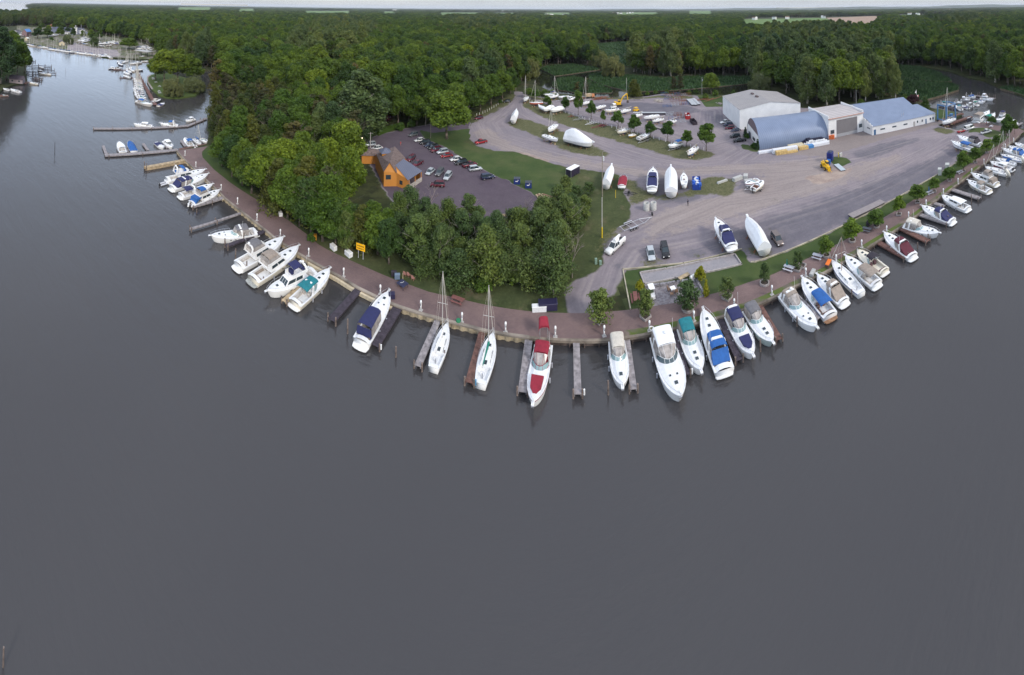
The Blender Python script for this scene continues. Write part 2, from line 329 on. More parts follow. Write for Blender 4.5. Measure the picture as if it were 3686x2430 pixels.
QUAY = [(-300,118),(95,155),(140,165),(180,174),(240,183),(300,192),(340,198),(375,205),(410,208),(500,212),(530,214),(560,222),(640,240),(715,250),(760,254),(819,268),(820,290),(790,330),(762,380),(747,425),(752,480),(745,519)]
# the mainland as one sheet reaching the horizon
left_far = [P(x, y) for x, y in [(-300,68),(0,73),(39,76),(90,62),(126,46),(141,43),(136,36),(112,28),(100,21),(118,14.5),(150,10.5)]]
far = []
for a in np.linspace((170-WW/2)/F_, 2.0, 30): far.append(Vector((math.sin(a)*22000, math.cos(a)*22000, GZ)))
river = [(3900,372),(3686,346),(3605,317),(3548,291),(3490,280),(3438,262),(3404,254),(3360,245),(3317,241),(3185,238),(3183,262),(3214,275),(3200,330),(3262,352),(3309,366),(3347,388),(3400,397),(3440,404),(3463,415),(3425,428),(3384,440),(3360,447),(3378,452),(3420,463),(3450,470),(3470,462),(3501,444),(3541,440),(3586,450),(3640,460),(3664,459),(3700,470)]
land_w = [P(x, y) for x, y in WALL] + [P(x, y) for x, y in river[::-1]]
land_px = [P(x, y) for x, y in QUAY] + [P(x, y) for x, y in WALL] + [P(x, y) for x, y in river[::-1]] + far[::-1] + left_far[::-1]
land = sheet('ground', None, GZ, FLOOR, skirt=2.2, world=land_px)
sheet('water', None, 0.0, WATER, world=[Vector((x, y, 0)) for x, y in ((-45000, -3000), (45000, -3000), (45000, 45000), (-45000, 45000))])
PEN = [(-400,360),(0,332),(12,318),(55,303),(88,300),(98,284),(93,262),(95,240),(100,215),(104,196),(60,172),(0,152),(-400,135)]
ISL = [(545,268),(600,262),(690,285),(738,303),(738,322),(705,343),(640,352),(600,350),(570,342),(548,322),(529,294),(532,275)]
sheet('ground', PEN, .8, FLOOR, skirt=2); sheet('ground', ISL, .8, GRASS, skirt=2)
# ground cover and road surfaces: one fine grid, its faces shared out between lawn, yard, parking lot and apron
YARD = [(1855,329),(1880,331),(1900,345),(1960,350),(2134,345),(2313,349),(2384,338),(2509,345),(2540,385),(2605,384),(2700,360),(2900,390),(3100,380),(3290,380),(3366,404),(3360,448),(3420,463),(3450,470),(3470,462),(3520,452),(3560,462),(3600,475),(3600,485)]+TIMB[1:-1][::-1]+[(2230,1010),(2205,1060),(2160,1095),(2160,1128),(2080,1131),(2055,1128),(2045,1085),(2030,1050),(2050,1020),(2095,1002),(2150,985),(2175,945),(2178,870),(2215,830),(2272,790),(2274,750),(2246,690),(2262,660),(2219,625),(2087,606),(2031,600),(1993,588),(1857,545),(1784,542),(1721,525),(1692,500),(1687,462),(1716,430),(1760,400),(1820,372),(1850,352)]
PARK = [(1309,506),(1356,488),(1455,464),(1507,455),(1600,440),(1690,440),(1690,462),(1560,480),(1512,472),(1531,501),(1606,531),(1721,604),(1816,645),(1906,688),(1975,750),(1960,790),(1804,786),(1652,780),(1501,760),(1425,735),(1380,680),(1340,600)]
PARKGRASS = INNER[7:26]+[(2080,1135),(2060,1060),(2043,1030),(2095,1002),(2150,985),(2175,945),(2178,870),(2215,830),(2272,790),(2274,750),(2246,690),(2262,660),(2219,625),(2087,606),(2031,600),(1993,588),(1857,545),(1784,542),(1721,525),(1692,500),(1640,480),(1560,482),(1531,501),(1606,531),(1721,604),(1816,645),(1906,688),(1975,750),(1960,790),(1804,786),(1652,780),(1501,760),(1425,735),(1330,800),(1200,850),(1050,760)]
LAWNS = [[(1606,531),(1721,604),(1816,645),(1906,688),(1975,750),(2040,700),(2087,640),(2031,603),(1993,590),(1857,547),(1784,545),(1721,528),(1660,510),(1612,520)],
 [(727,552),(730,567),(769,609),(795,630),(834,661),(873,687),(920,716),(900,650),(860,620),(820,585),(790,560),(770,535),(748,526),(735,538)], TIMB+INNER[-1:26:-1],
 [(2664,516),(2690,522),(2735,541),(2735,549),(2700,545),(2672,533)], [(2990,575),(3000,562),(3050,568),(3068,585),(3035,600),(3000,597)], [(3500,462),(3560,457),(3600,470),(3606,480),(3560,498),(3520,475),(3485,478)],
 [(3367,405),(3372,392),(3440,405),(3425,420),(3385,432),(3372,430)], [(2538,385),(2509,345),(2540,336),(2602,345),(2602,384)], [(1507,467),(1560,478),(1690,462),(1692,500),(1640,520),(1606,531),(1531,501)]]
SCR = [[(1880,366),(1877,381),(1954,424),(2070,464),(2200,505),(2281,528),(2359,550),(2471,578),(2538,578),(2577,559),(2571,547),(2451,519),(2343,491),(2200,453),(2099,426),(2022,397),(1954,368),(1896,354)],
 [(1838,431),(1880,424),(1969,451),(2037,474),(2157,532),(2205,557),(2170,568),(2109,557),(2031,546),(1954,500),(1819,449)], [(2520,640),(2560,632),(2640,640),(2660,660),(2650,700),(2590,712),(2530,700),(2440,715),(2420,700),(2510,672)],
 [(2230,640),(2300,655),(2330,690),(2440,705),(2420,722),(2340,720),(2262,752),(2262,700)], [(3352,465),(3378,454),(3420,464),(3447,469),(3425,481),(3395,483),(3365,476)], [(1692,430),(1716,412),(1760,385),(1810,358),(1850,330),(1858,345),(1840,372),(1790,400),(1740,425),(1705,447)],
 [(2310,925),(2420,935),(2560,905),(2700,880),(2790,900),(2830,905),(2717,945),(2669,898),(2460,949),(2260,975)], [(1870,340),(1960,352),(2134,347),(2313,351),(2384,341),(2509,347),(2500,356),(2380,352),(2250,360),(2100,354),(1960,364),(1900,352)], [(2050,985),(2160,960),(2180,900),(2290,790),(2240,800),(2140,860),(2130,960)]]
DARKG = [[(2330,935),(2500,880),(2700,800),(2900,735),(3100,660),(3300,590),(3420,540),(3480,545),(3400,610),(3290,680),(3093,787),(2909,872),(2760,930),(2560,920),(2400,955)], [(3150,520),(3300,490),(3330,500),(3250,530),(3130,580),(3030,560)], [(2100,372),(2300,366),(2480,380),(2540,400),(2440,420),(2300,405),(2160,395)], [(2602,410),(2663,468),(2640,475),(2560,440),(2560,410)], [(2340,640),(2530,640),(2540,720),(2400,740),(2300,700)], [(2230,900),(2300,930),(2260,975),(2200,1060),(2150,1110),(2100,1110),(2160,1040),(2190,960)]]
TANG = [[(2350,760),(2600,690),(2800,620),(3000,600),(3200,560),(3300,530),(3200,610),(3000,680),(2800,740),(2600,800),(2400,850),(2280,900)], [(1740,440),(1850,520),(2100,575),(2300,605),(2600,590),(2900,570),(3100,540),(2900,620),(2600,625),(2300,640),(2050,595),(1800,540),(1700,490)]]
DIRTS = [[(1618,535),(1640,528),(1670,530),(1690,555),(1680,560),(1640,553)], [(2145,725),(2170,712),(2225,712),(2235,722),(2200,735),(2190,745),(2150,735)], [(2040,1000),(2100,1005),(2150,985),(2140,1010),(2060,1030)], [(1850,545),(1900,548),(1990,582),(1960,596),(1900,580)], [(2880,640),(3000,610),(3080,600),(3040,640),(2940,670)]]
APR = [[(2985,500),(3105,474),(3142,488),(3365,439),(3420,428),(3415,440),(3360,452),(3200,495),(3040,545),(2990,560),(2870,560),(2740,545),(2760,530),(2900,520)]]
ROUTES = [[(1868,335),(1800,400),(1740,440),(1770,490),(1860,520),(2000,560),(2130,585),(2300,612),(2500,605),(2700,600),(2900,590),(3100,560),(3300,500),(3430,480)], [(1868,335),(1890,400),(1960,440),(2080,485),(2200,530),(2350,575),(2500,600),(2620,590),(2700,540),(2650,490),(2560,440),(2560,400)], [(2000,378),(2100,405),(2200,430),(2330,465),(2450,500),(2560,520),(2640,500)], [(2160,1080),(2200,960),(2260,880),(2400,800),(2600,720),(2800,690),(3000,640),(3200,560)], [(2260,880),(2500,840),(2750,760),(3000,690),(3250,590),(3420,500)]]
def ground_grid():
    RS = 1.1; allp = [P(x, y) for p in (YARD, PARK, PARKGRASS, LAWNS[1], LAWNS[2]) for x, y in p]; x0, x1 = min(p.x for p in allp)-2, max(p.x for p in allp)+2; y0, y1 = min(p.y for p in allp)-2, max(p.y for p in allp)+2
    nx, ny = int((x1-x0)/RS)+1, int((y1-y0)/RS)+1; gx, gy = np.meshgrid(x0+np.arange(nx)*RS, y0+np.arange(ny)*RS); pts = np.stack((gx.ravel(), gy.ravel()), 1)
    def cov(polys, blur=1):
        m = np.zeros(len(pts), bool)
        for p in polys: m |= inpoly(pts, [tuple(P(x, y))[:2] for x, y in p])
        w = m.reshape(ny, nx).astype(float)
        for _ in range(blur):
            q = np.pad(w, 1, mode='edge'); w = (q[1:-1, 1:-1]*2+q[:-2, 1:-1]+q[2:, 1:-1]+q[1:-1, :-2]+q[1:-1, 2:])/6
        return m.reshape(ny, nx), w.ravel()
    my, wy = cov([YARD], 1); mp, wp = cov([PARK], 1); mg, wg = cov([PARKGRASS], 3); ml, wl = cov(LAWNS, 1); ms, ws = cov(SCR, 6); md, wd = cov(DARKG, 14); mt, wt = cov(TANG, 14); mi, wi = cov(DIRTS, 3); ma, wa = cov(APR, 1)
    used = my | mp | mg | ml
    tu = np.zeros(len(pts)); tv = np.full(len(pts), 1e3)
    for rt in ROUTES:
        q = np.array([tuple(P(x, y))[:2] for x, y in rt]); acc = 0
        for a, b in zip(q, q[1:]):
            d = b-a; l = np.hypot(*d); t = np.clip(((pts-a)@d)/l/l, 0, 1); c = a+t[:, None]*d; v = pts-c; s_ = np.sign(v[:, 0]*d[1]-v[:, 1]*d[0]); ds = np.hypot(*v.T); k = ds < np.abs(tv); tv[k] = (ds*s_)[k]; tu[k] = (acc+t*l)[k]; acc += l
    cls = np.zeros((ny, nx), int)+(-1); cls[mg] = 1; cls[my] = 0; cls[mp] = 2; cls[ml] = 1; cls[ms & ~mp] = 1; cls[ma] = 3
    m, t, b = NT('ground_cover'); l = t.links.new; N = t.nodes.new; g = N('ShaderNodeTexCoord')
    def noise(sc, det=7, vec=None, ro=.6):
        n = N('ShaderNodeTexNoise'); n.inputs['Scale'].default_value = sc; n.inputs['Detail'].default_value = det; n.inputs['Roughness'].default_value = ro; l(vec or g.outputs['Object'], n.inputs['Vector']); return n.outputs[0]
    def math_(op, a, c, cl=False):
        n = N('ShaderNodeMath'); n.operation = op; n.use_clamp = cl
        for i, q in enumerate((a, c)):
            if isinstance(q, (int, float)): n.inputs[i].default_value = q
            else: l(q, n.inputs[i])
        return n.outputs[0]
    def mix(f, a, c):
        n = N('ShaderNodeMixRGB')
        if isinstance(f, float): n.inputs[0].default_value = f
        else: l(f, n.inputs[0])
        for i, q in ((1, a), (2, c)):
            if isinstance(q, tuple): n.inputs[i].default_value = q+(1,)
            else: l(q, n.inputs[i])
        return n.outputs[0]
    def band(n, lo, hi): return math_('MULTIPLY', math_('SUBTRACT', n, lo), 1/(hi-lo), True)
    A1 = N('ShaderNodeAttribute'); A1.attribute_name = 'wa'; S1 = N('ShaderNodeSeparateColor'); l(A1.outputs['Color'], S1.inputs[0])
    A2 = N('ShaderNodeAttribute'); A2.attribute_name = 'wb'; S2 = N('ShaderNodeSeparateColor'); l(A2.outputs['Color'], S2.inputs[0])
    A3 = N('ShaderNodeAttribute'); A3.attribute_name = 'tr'
    big = noise(.045, 8); mid_ = noise(.25, 8, ro=.68); fine = noise(1.6, 6, ro=.7)
    tex = mix(band(fine, .3, .75), (.86,.86,.87), (1.1,1.09,1.08))
    ragged = math_('ADD', math_('MULTIPLY', math_('SUBTRACT', mid_, .5), 1.9), math_('MULTIPLY', math_('SUBTRACT', fine, .5), .8))
    def edge(w, k=.55): return math_('MULTIPLY', math_('ADD', math_('SUBTRACT', w, .5), math_('MULTIPLY', ragged, k)), 4.0, True) if k > .2 else math_('MULTIPLY', math_('ADD', math_('SUBTRACT', w, .45), math_('MULTIPLY', ragged, k)), 6.0, True)
    gr = mix(band(big, .35, .65), (.245,.212,.225), (.2,.178,.198)); gr = mix(math_('MULTIPLY', band(mid_, .5, .75), .5), gr, (.165,.142,.148))
    gr = mix(math_('MULTIPLY', edge(S1.outputs[2], .9), .6), gr, (.3,.25,.22))
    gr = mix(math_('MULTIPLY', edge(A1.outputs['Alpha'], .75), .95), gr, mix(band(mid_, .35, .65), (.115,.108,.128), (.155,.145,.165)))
    sn = noise(1.0, 6, A3.outputs['Vector'], .55); trk = N('ShaderNodeSeparateXYZ'); l(A3.outputs['Vector'], trk.inputs[0])
    gr = mix(math_('MULTIPLY', math_('MULTIPLY', band(sn, .47, .7), trk.outputs[2]), .5), gr, (.35,.305,.285)); gr = mix(math_('MULTIPLY', math_('MULTIPLY', band(math_('SUBTRACT', 1.0, sn), .5, .72), trk.outputs[2]), .35), gr, (.135,.12,.13))
    gr = mix(math_('MULTIPLY', band(noise(.16, 9, ro=.75), .63, .72), .6), gr, (.1,.105,.055))
    gr = mix(math_('MULTIPLY', edge(S2.outputs[0], .4), .8), gr, mix(band(mid_, .4, .6), (.4,.32,.26), (.27,.2,.17)))
    co_ = mix(band(big, .35, .65), (.25,.212,.198), (.205,.176,.168)); co_ = mix(math_('MULTIPLY', band(noise(.5, 7), .6, .75), .6), co_, (.15,.125,.115)); gr = mix(edge(S2.outputs[1], .03), gr, co_)
    pk = mix(band(big, .35, .65), (.09,.07,.09), (.115,.094,.108)); pk = mix(math_('MULTIPLY', band(mid_, .45, .7), .5), pk, (.068,.053,.068)); gr = mix(edge(S2.outputs[2], .12), gr, pk)
    gs = mix(band(mid_, .35, .65), (.04,.054,.021), (.072,.086,.036)); gs = mix(math_('MULTIPLY', band(big, .5, .68), .7), gs, (.1,.1,.045)); gs = mix(math_('MULTIPLY', band(noise(.09, 9, ro=.7), .58, .7), .8), gs, (.16,.125,.085)); gs = mix(math_('MULTIPLY', band(fine, .55, .75), .5), gs, (.1,.13,.045))
    gr = mix(edge(A2.outputs['Alpha'], .3), gr, gs)
    sc_ = mix(band(fine, .35, .6), (.06,.075,.025), (.12,.115,.055)); gr = mix(math_('MULTIPLY', edge(S1.outputs[1], .8), .95), gr, sc_)
    lw = mix(band(noise(.15, 7, ro=.65), .35, .65), (.042,.07,.022), (.07,.095,.033)); lw = mix(math_('MULTIPLY', band(big, .55, .7), .55), lw, (.11,.11,.05)); lw = mix(math_('MULTIPLY', band(fine, .5, .75), .35), lw, (.03,.055,.014)); gr = mix(edge(S1.outputs[0], .12), gr, lw)
    mu = N('ShaderNodeMixRGB'); mu.blend_type = 'MULTIPLY'; mu.inputs[0].default_value = 1; l(gr, mu.inputs[1]); l(tex, mu.inputs[2]); l(mu.outputs[0], b.inputs['Base Color']); b.inputs['Roughness'].default_value = .95; b.inputs['Specular IOR Level'].default_value = .15
    wl2 = wl*(1-np.clip(wp*0, 0, 1)); ca = np.stack((wl2, ws, wt, wd), 1); cb = np.stack((wi, wa, wp, np.clip(1-wy-wp-wa, 0, 1)), 1); tr = np.stack((tv*.9, tu*.045, np.exp(-(tv/9)**2)), 1)
    # a face belongs where most of its corners lie
    q = np.stack((cls[:-1, :-1], cls[1:, :-1], cls[:-1, 1:], cls[1:, 1:])); fc = q.max(0); idx = np.arange(nx*ny).reshape(ny, nx)
    quad = np.stack((idx[:-1, :-1], idx[:-1, 1:], idx[1:, 1:], idx[1:, :-1]), -1)
    for k, nm in enumerate(('gravel_yard', 'lawn', 'parking_lot', 'concrete_apron')):
        f = quad[fc == k].reshape(-1, 4); u, inv = np.unique(f, return_inverse=True); me = bpy.data.meshes.new(nm); me.vertices.add(len(u)); me.vertices.foreach_set('co', np.c_[pts[u], np.full(len(u), GZ+.012)].ravel())
        n = len(f); me.loops.add(n*4); me.polygons.add(n); me.loops.foreach_set('vertex_index', inv.ravel().astype(np.int32)); me.polygons.foreach_set('loop_start', np.arange(n, dtype=np.int32)*4); me.update(calc_edges=True)
        for an, dat in (('wa', ca), ('wb', cb)): a = me.attributes.new(an, 'FLOAT_COLOR', 'POINT'); a.data.foreach_set('color', dat[u].ravel().astype(np.float32))
        a = me.attributes.new('tr', 'FLOAT_VECTOR', 'POINT'); a.data.foreach_set('vector', tr[u].ravel().astype(np.float32)); me.materials.append(m); o = bpy.data.objects.new(nm, me); C.objects.link(o); o['kind'] = 'structure'
ground_grid()
sheet('patio', [(2538,1066),(2534,1068),(2334,1104),(2322,1036),(2433,1020),(2508,1010)], GZ+.028, ramp_mat('flagstones', [((.27, .25, .26), 0, 0, 0, 1), ((.17, .15, .16), 2.2, .5, .1, 1), ((.33, .28, .27), .4, .62, .1, 1)]))
sheet('promenade', WALL+[(3690,472),(3664,461),(3586,451),(3541,441),(3501,445),(3509,455),(3560,462),(3605,476),(3635,492)]+INNER[:-1][::-1], GZ+.024, PAVER)
CO = [(2304,984),(2645,916),(2668,952),(2530,982),(2320,1024)]
sheet('bocce_court', [(2304,983),(2400,968),(2520,943),(2645,916),(2669,953),(2540,983),(2430,1003),(2320,1025)], GZ+.03, COURT)
# marsh, creeks, fields
sheet('water', [(1920,300),(1932,286),(1950,262),(1940,250),(1960,246),(2164,250),(2200,262),(2240,330),(2310,330),(2420,326),(2530,316),(2700,300),(2760,310),(2700,345),(2590,340),(2500,338),(2400,334),(2330,346),(2200,352),(2120,344),(2000,336),(1960,318)], GZ+.02, CREEK)
reedp = [[(1946,250),(1982,268),(1998,275),(2040,270),(2087,263),(2160,252),(2134,243),(2060,233),(1970,240)],
 [(1988,302),(2016,284),(2060,279),(2100,284),(2120,294),(2165,310),(2206,331),(2201,336),(2139,337),(2060,333),(2014,326),(1990,313)],
 [(2118,271),(2165,262),(2243,270),(2394,283),(2465,277),(2590,277),(2706,277),(2700,302),(2608,311),(2525,319),(2420,327),(2311,331),(2253,327),(2191,313),(2149,300),(2120,284)],
 [(2120,160),(2243,150),(2290,150),(2285,200),(2270,240),(2160,240),(2150,190)],
 [(3178,240),(3250,237),(3317,243),(3375,261),(3420,285),(3427,294),(3380,296),(3300,286),(3215,273),(3180,262)],
 [(3212,276),(3300,289),(3380,299),(3430,303),(3453,314),(3450,325),(3400,342),(3340,359),(3309,364),(3262,350),(3190,335)],
 [(3600,320),(3640,330),(3686,345),(3900,368),(3900,340),(3686,325),(3640,312)]]
def reeds():
    mb = MB()
    for k, p in enumerate(reedp):
        z0 = .1; pts = [P(x, y, GZ) for x, y in p]; n = len(pts)
        vs = [(q.x, q.y, z0) for q in pts]+[(q.x, q.y, GZ+.5) for q in pts]; mb.add(vs, [(i, (i+1) % n, n+(i+1) % n, n+i) for i in range(n)], 1)
        tr = tessellate_polygon([[Vector((q.x, q.y, 0)) for q in pts]]); mb.add([(q.x, q.y, GZ+.5) for q in pts], [tuple(t) for t in tr], 0)
        a = np.array([(q.x, q.y) for q in pts]); mn, mxx = a.min(0), a.max(0); area = (mxx-mn).prod(); cnt = int(min(9000, area*1.1))
        c = rng.uniform(mn, mxx, (cnt, 2)); c = c[inpoly(c, [tuple(t) for t in a])]
        for x, y in c:
            h = 1.1+rng.random()*.9; t = rng.random()*6.28; w = .35+rng.random()*.3; dx, dy = math.cos(t)*w, math.sin(t)*w; lx, ly = rng.normal(0, .2, 2)
            mb.add([(x-dx, y-dy, GZ+.45), (x+dx, y+dy, GZ+.45), (x+lx, y+ly, GZ+.4+h)], [(0, 1, 2)], 0)
    me = mb.mesh('reed_bed', [MARSH, ROOT_]); o = bpy.data.objects.new('reed_bed', me); C.objects.link(o)
    tag(o, 'dense green reeds filling the marsh along the creeks', 'reeds', kind='stuff')
reeds()
FARF = [(1585,1735,45),(1960,2050,45),(2220,2370,44),(1100,1260,39),(640,760,26),(860,915,31),(2480,2560,39),(1380,1420,41),(3240,3420,53),(1780,1850,46)]
FLD = [[(2681,69),(2960,64),(2975,66),(3010,80),(3000,126),(2700,124),(2655,100)], [(2973,64),(3138,58),(3200,58),(3165,75),(3120,118),(3000,126),(3006,80)]]+[[(x0,y),(x1,y),(x1+8,y+20),(x0-6,y+20)] for x0, x1, y in FARF]
for i, p in enumerate(FLD): sheet('field', p, GZ+.3, PLOUGH if i == 1 else FIELD)
# harbour surfaces on the left
HARB = [(60,88),(110,98),(300,100),(345,125),(500,150),(560,175),(570,215),(500,210),(410,206),(375,203),(300,190),(240,181),(180,172),(140,163),(95,153),(60,140)]
sheet('harbour_yard', HARB, GZ+.01, SCRUB)
sheet('harbour_yard', [(175,98),(200,96),(300,100),(320,122),(260,125),(190,118)], GZ+.02, M('blue_black_asphalt', (.09,.1,.14), .9, var=.15))
sheet('harbour_yard', [(250,150),(330,170),(420,180),(435,198),(410,205),(350,199),(300,191),(240,178)], GZ+.02, GRAVEL)
sheet('promenade', [(529,275),(540,268),(545,270),(534,278),(533,292),(552,320),(546,322),(529,296)], .82, CONC)
# far hills
def hills():
    mb = MB(); secs = []
    for i in range(120):
        a = -1.0+i*(2.9/119); x = a*F_+WW/2
        hgt = 22+max(0, (x-1500)/2200)*75*(.8+.25*math.sin(i*.5)+.12*math.sin(i*1.37))
        r = 13000; s_, c_ = math.sin(a), math.cos(a)
        secs.append([(s_*r*.88, c_*r*.88, -5), (s_*r*.95, c_*r*.95, hgt*.7), (s_*r, c_*r, hgt), (s_*r*1.1, c_*r*1.1, -5)])
    mb.loft(secs); o = mb.build('hills', M('wooded_hills', (.05, .075, .05), .95, var=.3, scale=.002), smooth=True); o['kind'] = 'structure'
hills()

# seawall: steel sheet piling on the left, timber bulkhead on the right, each with its cap
def along(px, step, z):
    pts = [P(x, y, z) for x, y in px]; out = []; 
    for a, b in zip(pts, pts[1:]):
        n = max(1, int((b-a).length/step))
        for i in range(n): out.append(a.lerp(b, i/n))
    out.append(pts[-1]); return out
def seawall():
    k = 23
    t = thing('seawall', 'tan corrugated steel seawall edging the left half of the promenade', 'seawall')
    mb = MB(); pts = along(WALL[:17], .38, GZ); secs = []
    for i, p in enumerate(pts):
        d = (pts[min(i+1, len(pts)-1)]-pts[max(i-1, 0)]).normalized(); n = Vector((d.y, -d.x, 0)); off = .03+(.2 if (i//2) % 2 else 0)
        q = p+n*off; secs.append([(q.x, q.y, -1), (q.x, q.y, GZ-.12)])
    mb.loft(secs); mb.build('sheet_piling', M('rusty_steel_sheet', (.4, .33, .22), .8, var=.35, scale=.6), t)
    mb = MB(); secs = []
    for i, p in enumerate(pts):
        d = (pts[min(i+1, len(pts)-1)]-pts[max(i-1, 0)]).normalized(); n = Vector((d.y, -d.x, 0))
        q, r_ = p+n*.3, p-n*.25; secs.append([(q.x, q.y, GZ-.16), (q.x, q.y, GZ+.1), (r_.x, r_.y, GZ+.1), (r_.x, r_.y, GZ-.0)])
    mb.loft(secs); mb.build('cap', M('cap_beam', (.27, .23, .19), .85, var=.35, scale=.3), t)
    mb = MB()
    for a, b in ((7, 9), (9, 11), (2, 3)):
        pp = along(WALL[a:b+1], 2, GZ); secs = []
        for i, p in enumerate(pp):
            d = (pp[min(i+1, len(pp)-1)]-pp[max(i-1, 0)]).normalized(); n = Vector((d.y, -d.x, 0)); q, r_ = p+n*.75, p+n*.32; secs.append([(q.x, q.y, .1), (q.x, q.y, .75), (r_.x, r_.y, .75), (r_.x, r_.y, .1)])
        mb.loft(secs)
    mb.build('rubbing_beam', M('pale_timber', (.55, .47, .33), .8, var=.15), t)
    t = thing('seawall', 'dark timber bulkhead edging the right half of the promenade', 'seawall')
    mb = MB(); mc = MB(); pts = along(WALL[16:], 1.2, GZ); s1 = []; s2 = []
    for i, p in enumerate(pts):
        d = (pts[min(i+1, len(pts)-1)]-pts[max(i-1, 0)]).normalized(); n = Vector((d.y, -d.x, 0)); q = p+n*.05; r_ = p-n*.1; w = p+n*.35
        s1.append([(q.x, q.y, -1), (q.x, q.y, GZ-.1)]); s2.append([(w.x, w.y, GZ-.35), (w.x, w.y, GZ+.06), (r_.x, r_.y, GZ+.1), (r_.x, r_.y, GZ)])
        if i % 2: mb.tube((w.x, w.y, -1), (w.x, w.y, GZ-.4), .13)
    mb.loft(s1); mc.loft(s2); mb.build('planking', M('bulkhead_timber', (.1, .075, .065), .9, var=.4, scale=.7), t); mc.build('cap', M('bulkhead_cap', (.2, .165, .13), .9, var=.4, scale=.5), t)
    # mossy strip of the walkway behind the cap
    st = [q for q in along([(x, y) for x, y in WALL[20:40]], 3, GZ)]; inn = []
    for i, p in enumerate(st):
        d = (st[min(i+1, len(st)-1)]-st[max(i-1, 0)]).normalized(); inn.append((p-Vector((d.y, -d.x, 0))*1.3, p-Vector((d.y, -d.x, 0))*.15))
    sheet('verge', None, GZ+.032, ramp_mat('mossy_verge', [((.13, .115, .09), 0, 0, 0, 1), ((.09, .12, .03), .15, .47, .06, 1), ((.22, .16, .15), .2, .6, .06, 1)]), world=[b for a, b in inn]+[a for a, b in inn][::-1])
seawall()
def edging(name, px, label, w=.22, h=.25, mat=None, z=GZ):
    pts = [P(x, y, z) for x, y in px]; mb = MB()
    for a, b in zip(pts, pts[1:]):
        d = b-a; c = (a+b)/2; mb.box((c.x, c.y, z+h/2), (d.length+w*.9, w, h), math.atan2(d.y, d.x))
    return tag(mb.build(name, mat or M('landscape_timber', (.4, .36, .27), .9, var=.25, scale=.6)), label, 'edging')
edging('timber_edging', TIMB[:5], 'long timber edging round the grass above the bocce court')
edging('timber_edging', TIMB[5:], 'timber edging between the right lawn strip and the gravel yard')
edging('court_frame', [(2304,983),(2400,968),(2520,943),(2645,916),(2669,953),(2540,983),(2430,1003),(2320,1025),(2304,983)], 'low grey board frame round the gravel bocce court', .25, .3, M('court_board', (.36, .33, .32), .85, var=.2))
edging('stone_wall', [(2322,1037),(2433,1021),(2506,1011),(2534,1064)], 'low grey block wall round the small patio', .4, .55, M('grey_block', (.23, .22, .24), .9, var=.4, scale=2.5))
# ---------------------------------------------------------------- trees
def leaf_mat(name, dark, light, hue2=None, dead=None):
    m, t, b = NT(name); l = t.links.new
    at = t.nodes.new('ShaderNodeAttribute'); at.attribute_name = 'tint'; oi = t.nodes.new('ShaderNodeObjectInfo')
    r = t.nodes.new('ShaderNodeValToRGB'); r.color_ramp.elements[0].color = tuple(dark)+(1,); r.color_ramp.elements[1].color = tuple(light)+(1,)
    l(at.outputs['Fac'], r.inputs[0])
    r2 = t.nodes.new('ShaderNodeValToRGB'); r2.color_ramp.interpolation = 'LINEAR'; e = r2.color_ramp.elements
    e[0].color = (.62, .74, .78, 1); e[1].color = (1.28, 1.2, .85, 1)
    k = r2.color_ramp.elements.new(.35); k.color = (.88, .92, .92, 1); k = r2.color_ramp.elements.new(.72); k.color = (1.1, 1.06, .95, 1)
    l(oi.outputs['Random'], r2.inputs[0])
    sn = t.nodes.new('ShaderNodeTexNoise'); sn.inputs['Scale'].default_value = .011; sn.inputs['Detail'].default_value = 4; l(oi.outputs['Location'], sn.inputs['Vector'])
    r3 = t.nodes.new('ShaderNodeValToRGB'); r3.color_ramp.elements[0].position = .34; r3.color_ramp.elements[0].color = (.66, .8, .9, 1); r3.color_ramp.elements[1].position = .66; r3.color_ramp.elements[1].color = (1.35, 1.18, 1.0, 1); l(sn.outputs[0], r3.inputs[0])
    y = t.nodes.new('ShaderNodeMixRGB'); y.blend_type = 'MULTIPLY'; y.inputs[0].default_value = 1; l(r.outputs[0], y.inputs[1]); l(r3.outputs[0], y.inputs[2])
    x = t.nodes.new('ShaderNodeMixRGB'); x.blend_type = 'MULTIPLY'; x.inputs[0].default_value = 1; l(y.outputs[0], x.inputs[1]); l(r2.outputs[0], x.inputs[2])
    l(x.outputs[0], b.inputs['Base Color']); b.inputs['Roughness'].default_value = .6; b.inputs['Specular IOR Level'].default_value = .25
    tr = t.nodes.new('ShaderNodeBsdfTranslucent'); l(x.outputs[0], tr.inputs[0]); ms = t.nodes.new('ShaderNodeMixShader'); ms.inputs[0].default_value = .25
    o = [n for n in t.nodes if n.type == 'OUTPUT_MATERIAL'][0]; l(b.outputs[0], ms.inputs[1]); l(tr.outputs[0], ms.inputs[2]); l(ms.outputs[0], o.inputs[0]); return m
LM = dict(
 oak=leaf_mat('oak_leaves', (.035, .07, .008), (.125, .2, .025)),
 maple=leaf_mat('maple_leaves', (.045, .085, .008), (.17, .25, .03)),
 dark=leaf_mat('dark_leaves', (.022, .05, .012), (.08, .14, .03)),
 cotton=leaf_mat('cottonwood_leaves', (.055, .09, .028), (.15, .2, .07)),
 cedar=leaf_mat('cedar_leaves', (.045, .058, .012), (.125, .14, .03)),
 pine=leaf_mat('pine_needles', (.045, .045, .016), (.125, .115, .04)),
 willow=leaf_mat('willow_leaves', (.09, .11, .045), (.19, .21, .09)),
 birch=leaf_mat('birch_leaves', (.05, .085, .026), (.155, .215, .065)),
 small=leaf_mat('linden_leaves', (.045, .085, .012), (.14, .23, .035)),
 yellow=leaf_mat('golden_leaves', (.16, .18, .01), (.42, .4, .03)),
 purple=leaf_mat('purple_leaves', (.03, .01, .018), (.065, .022, .03)))
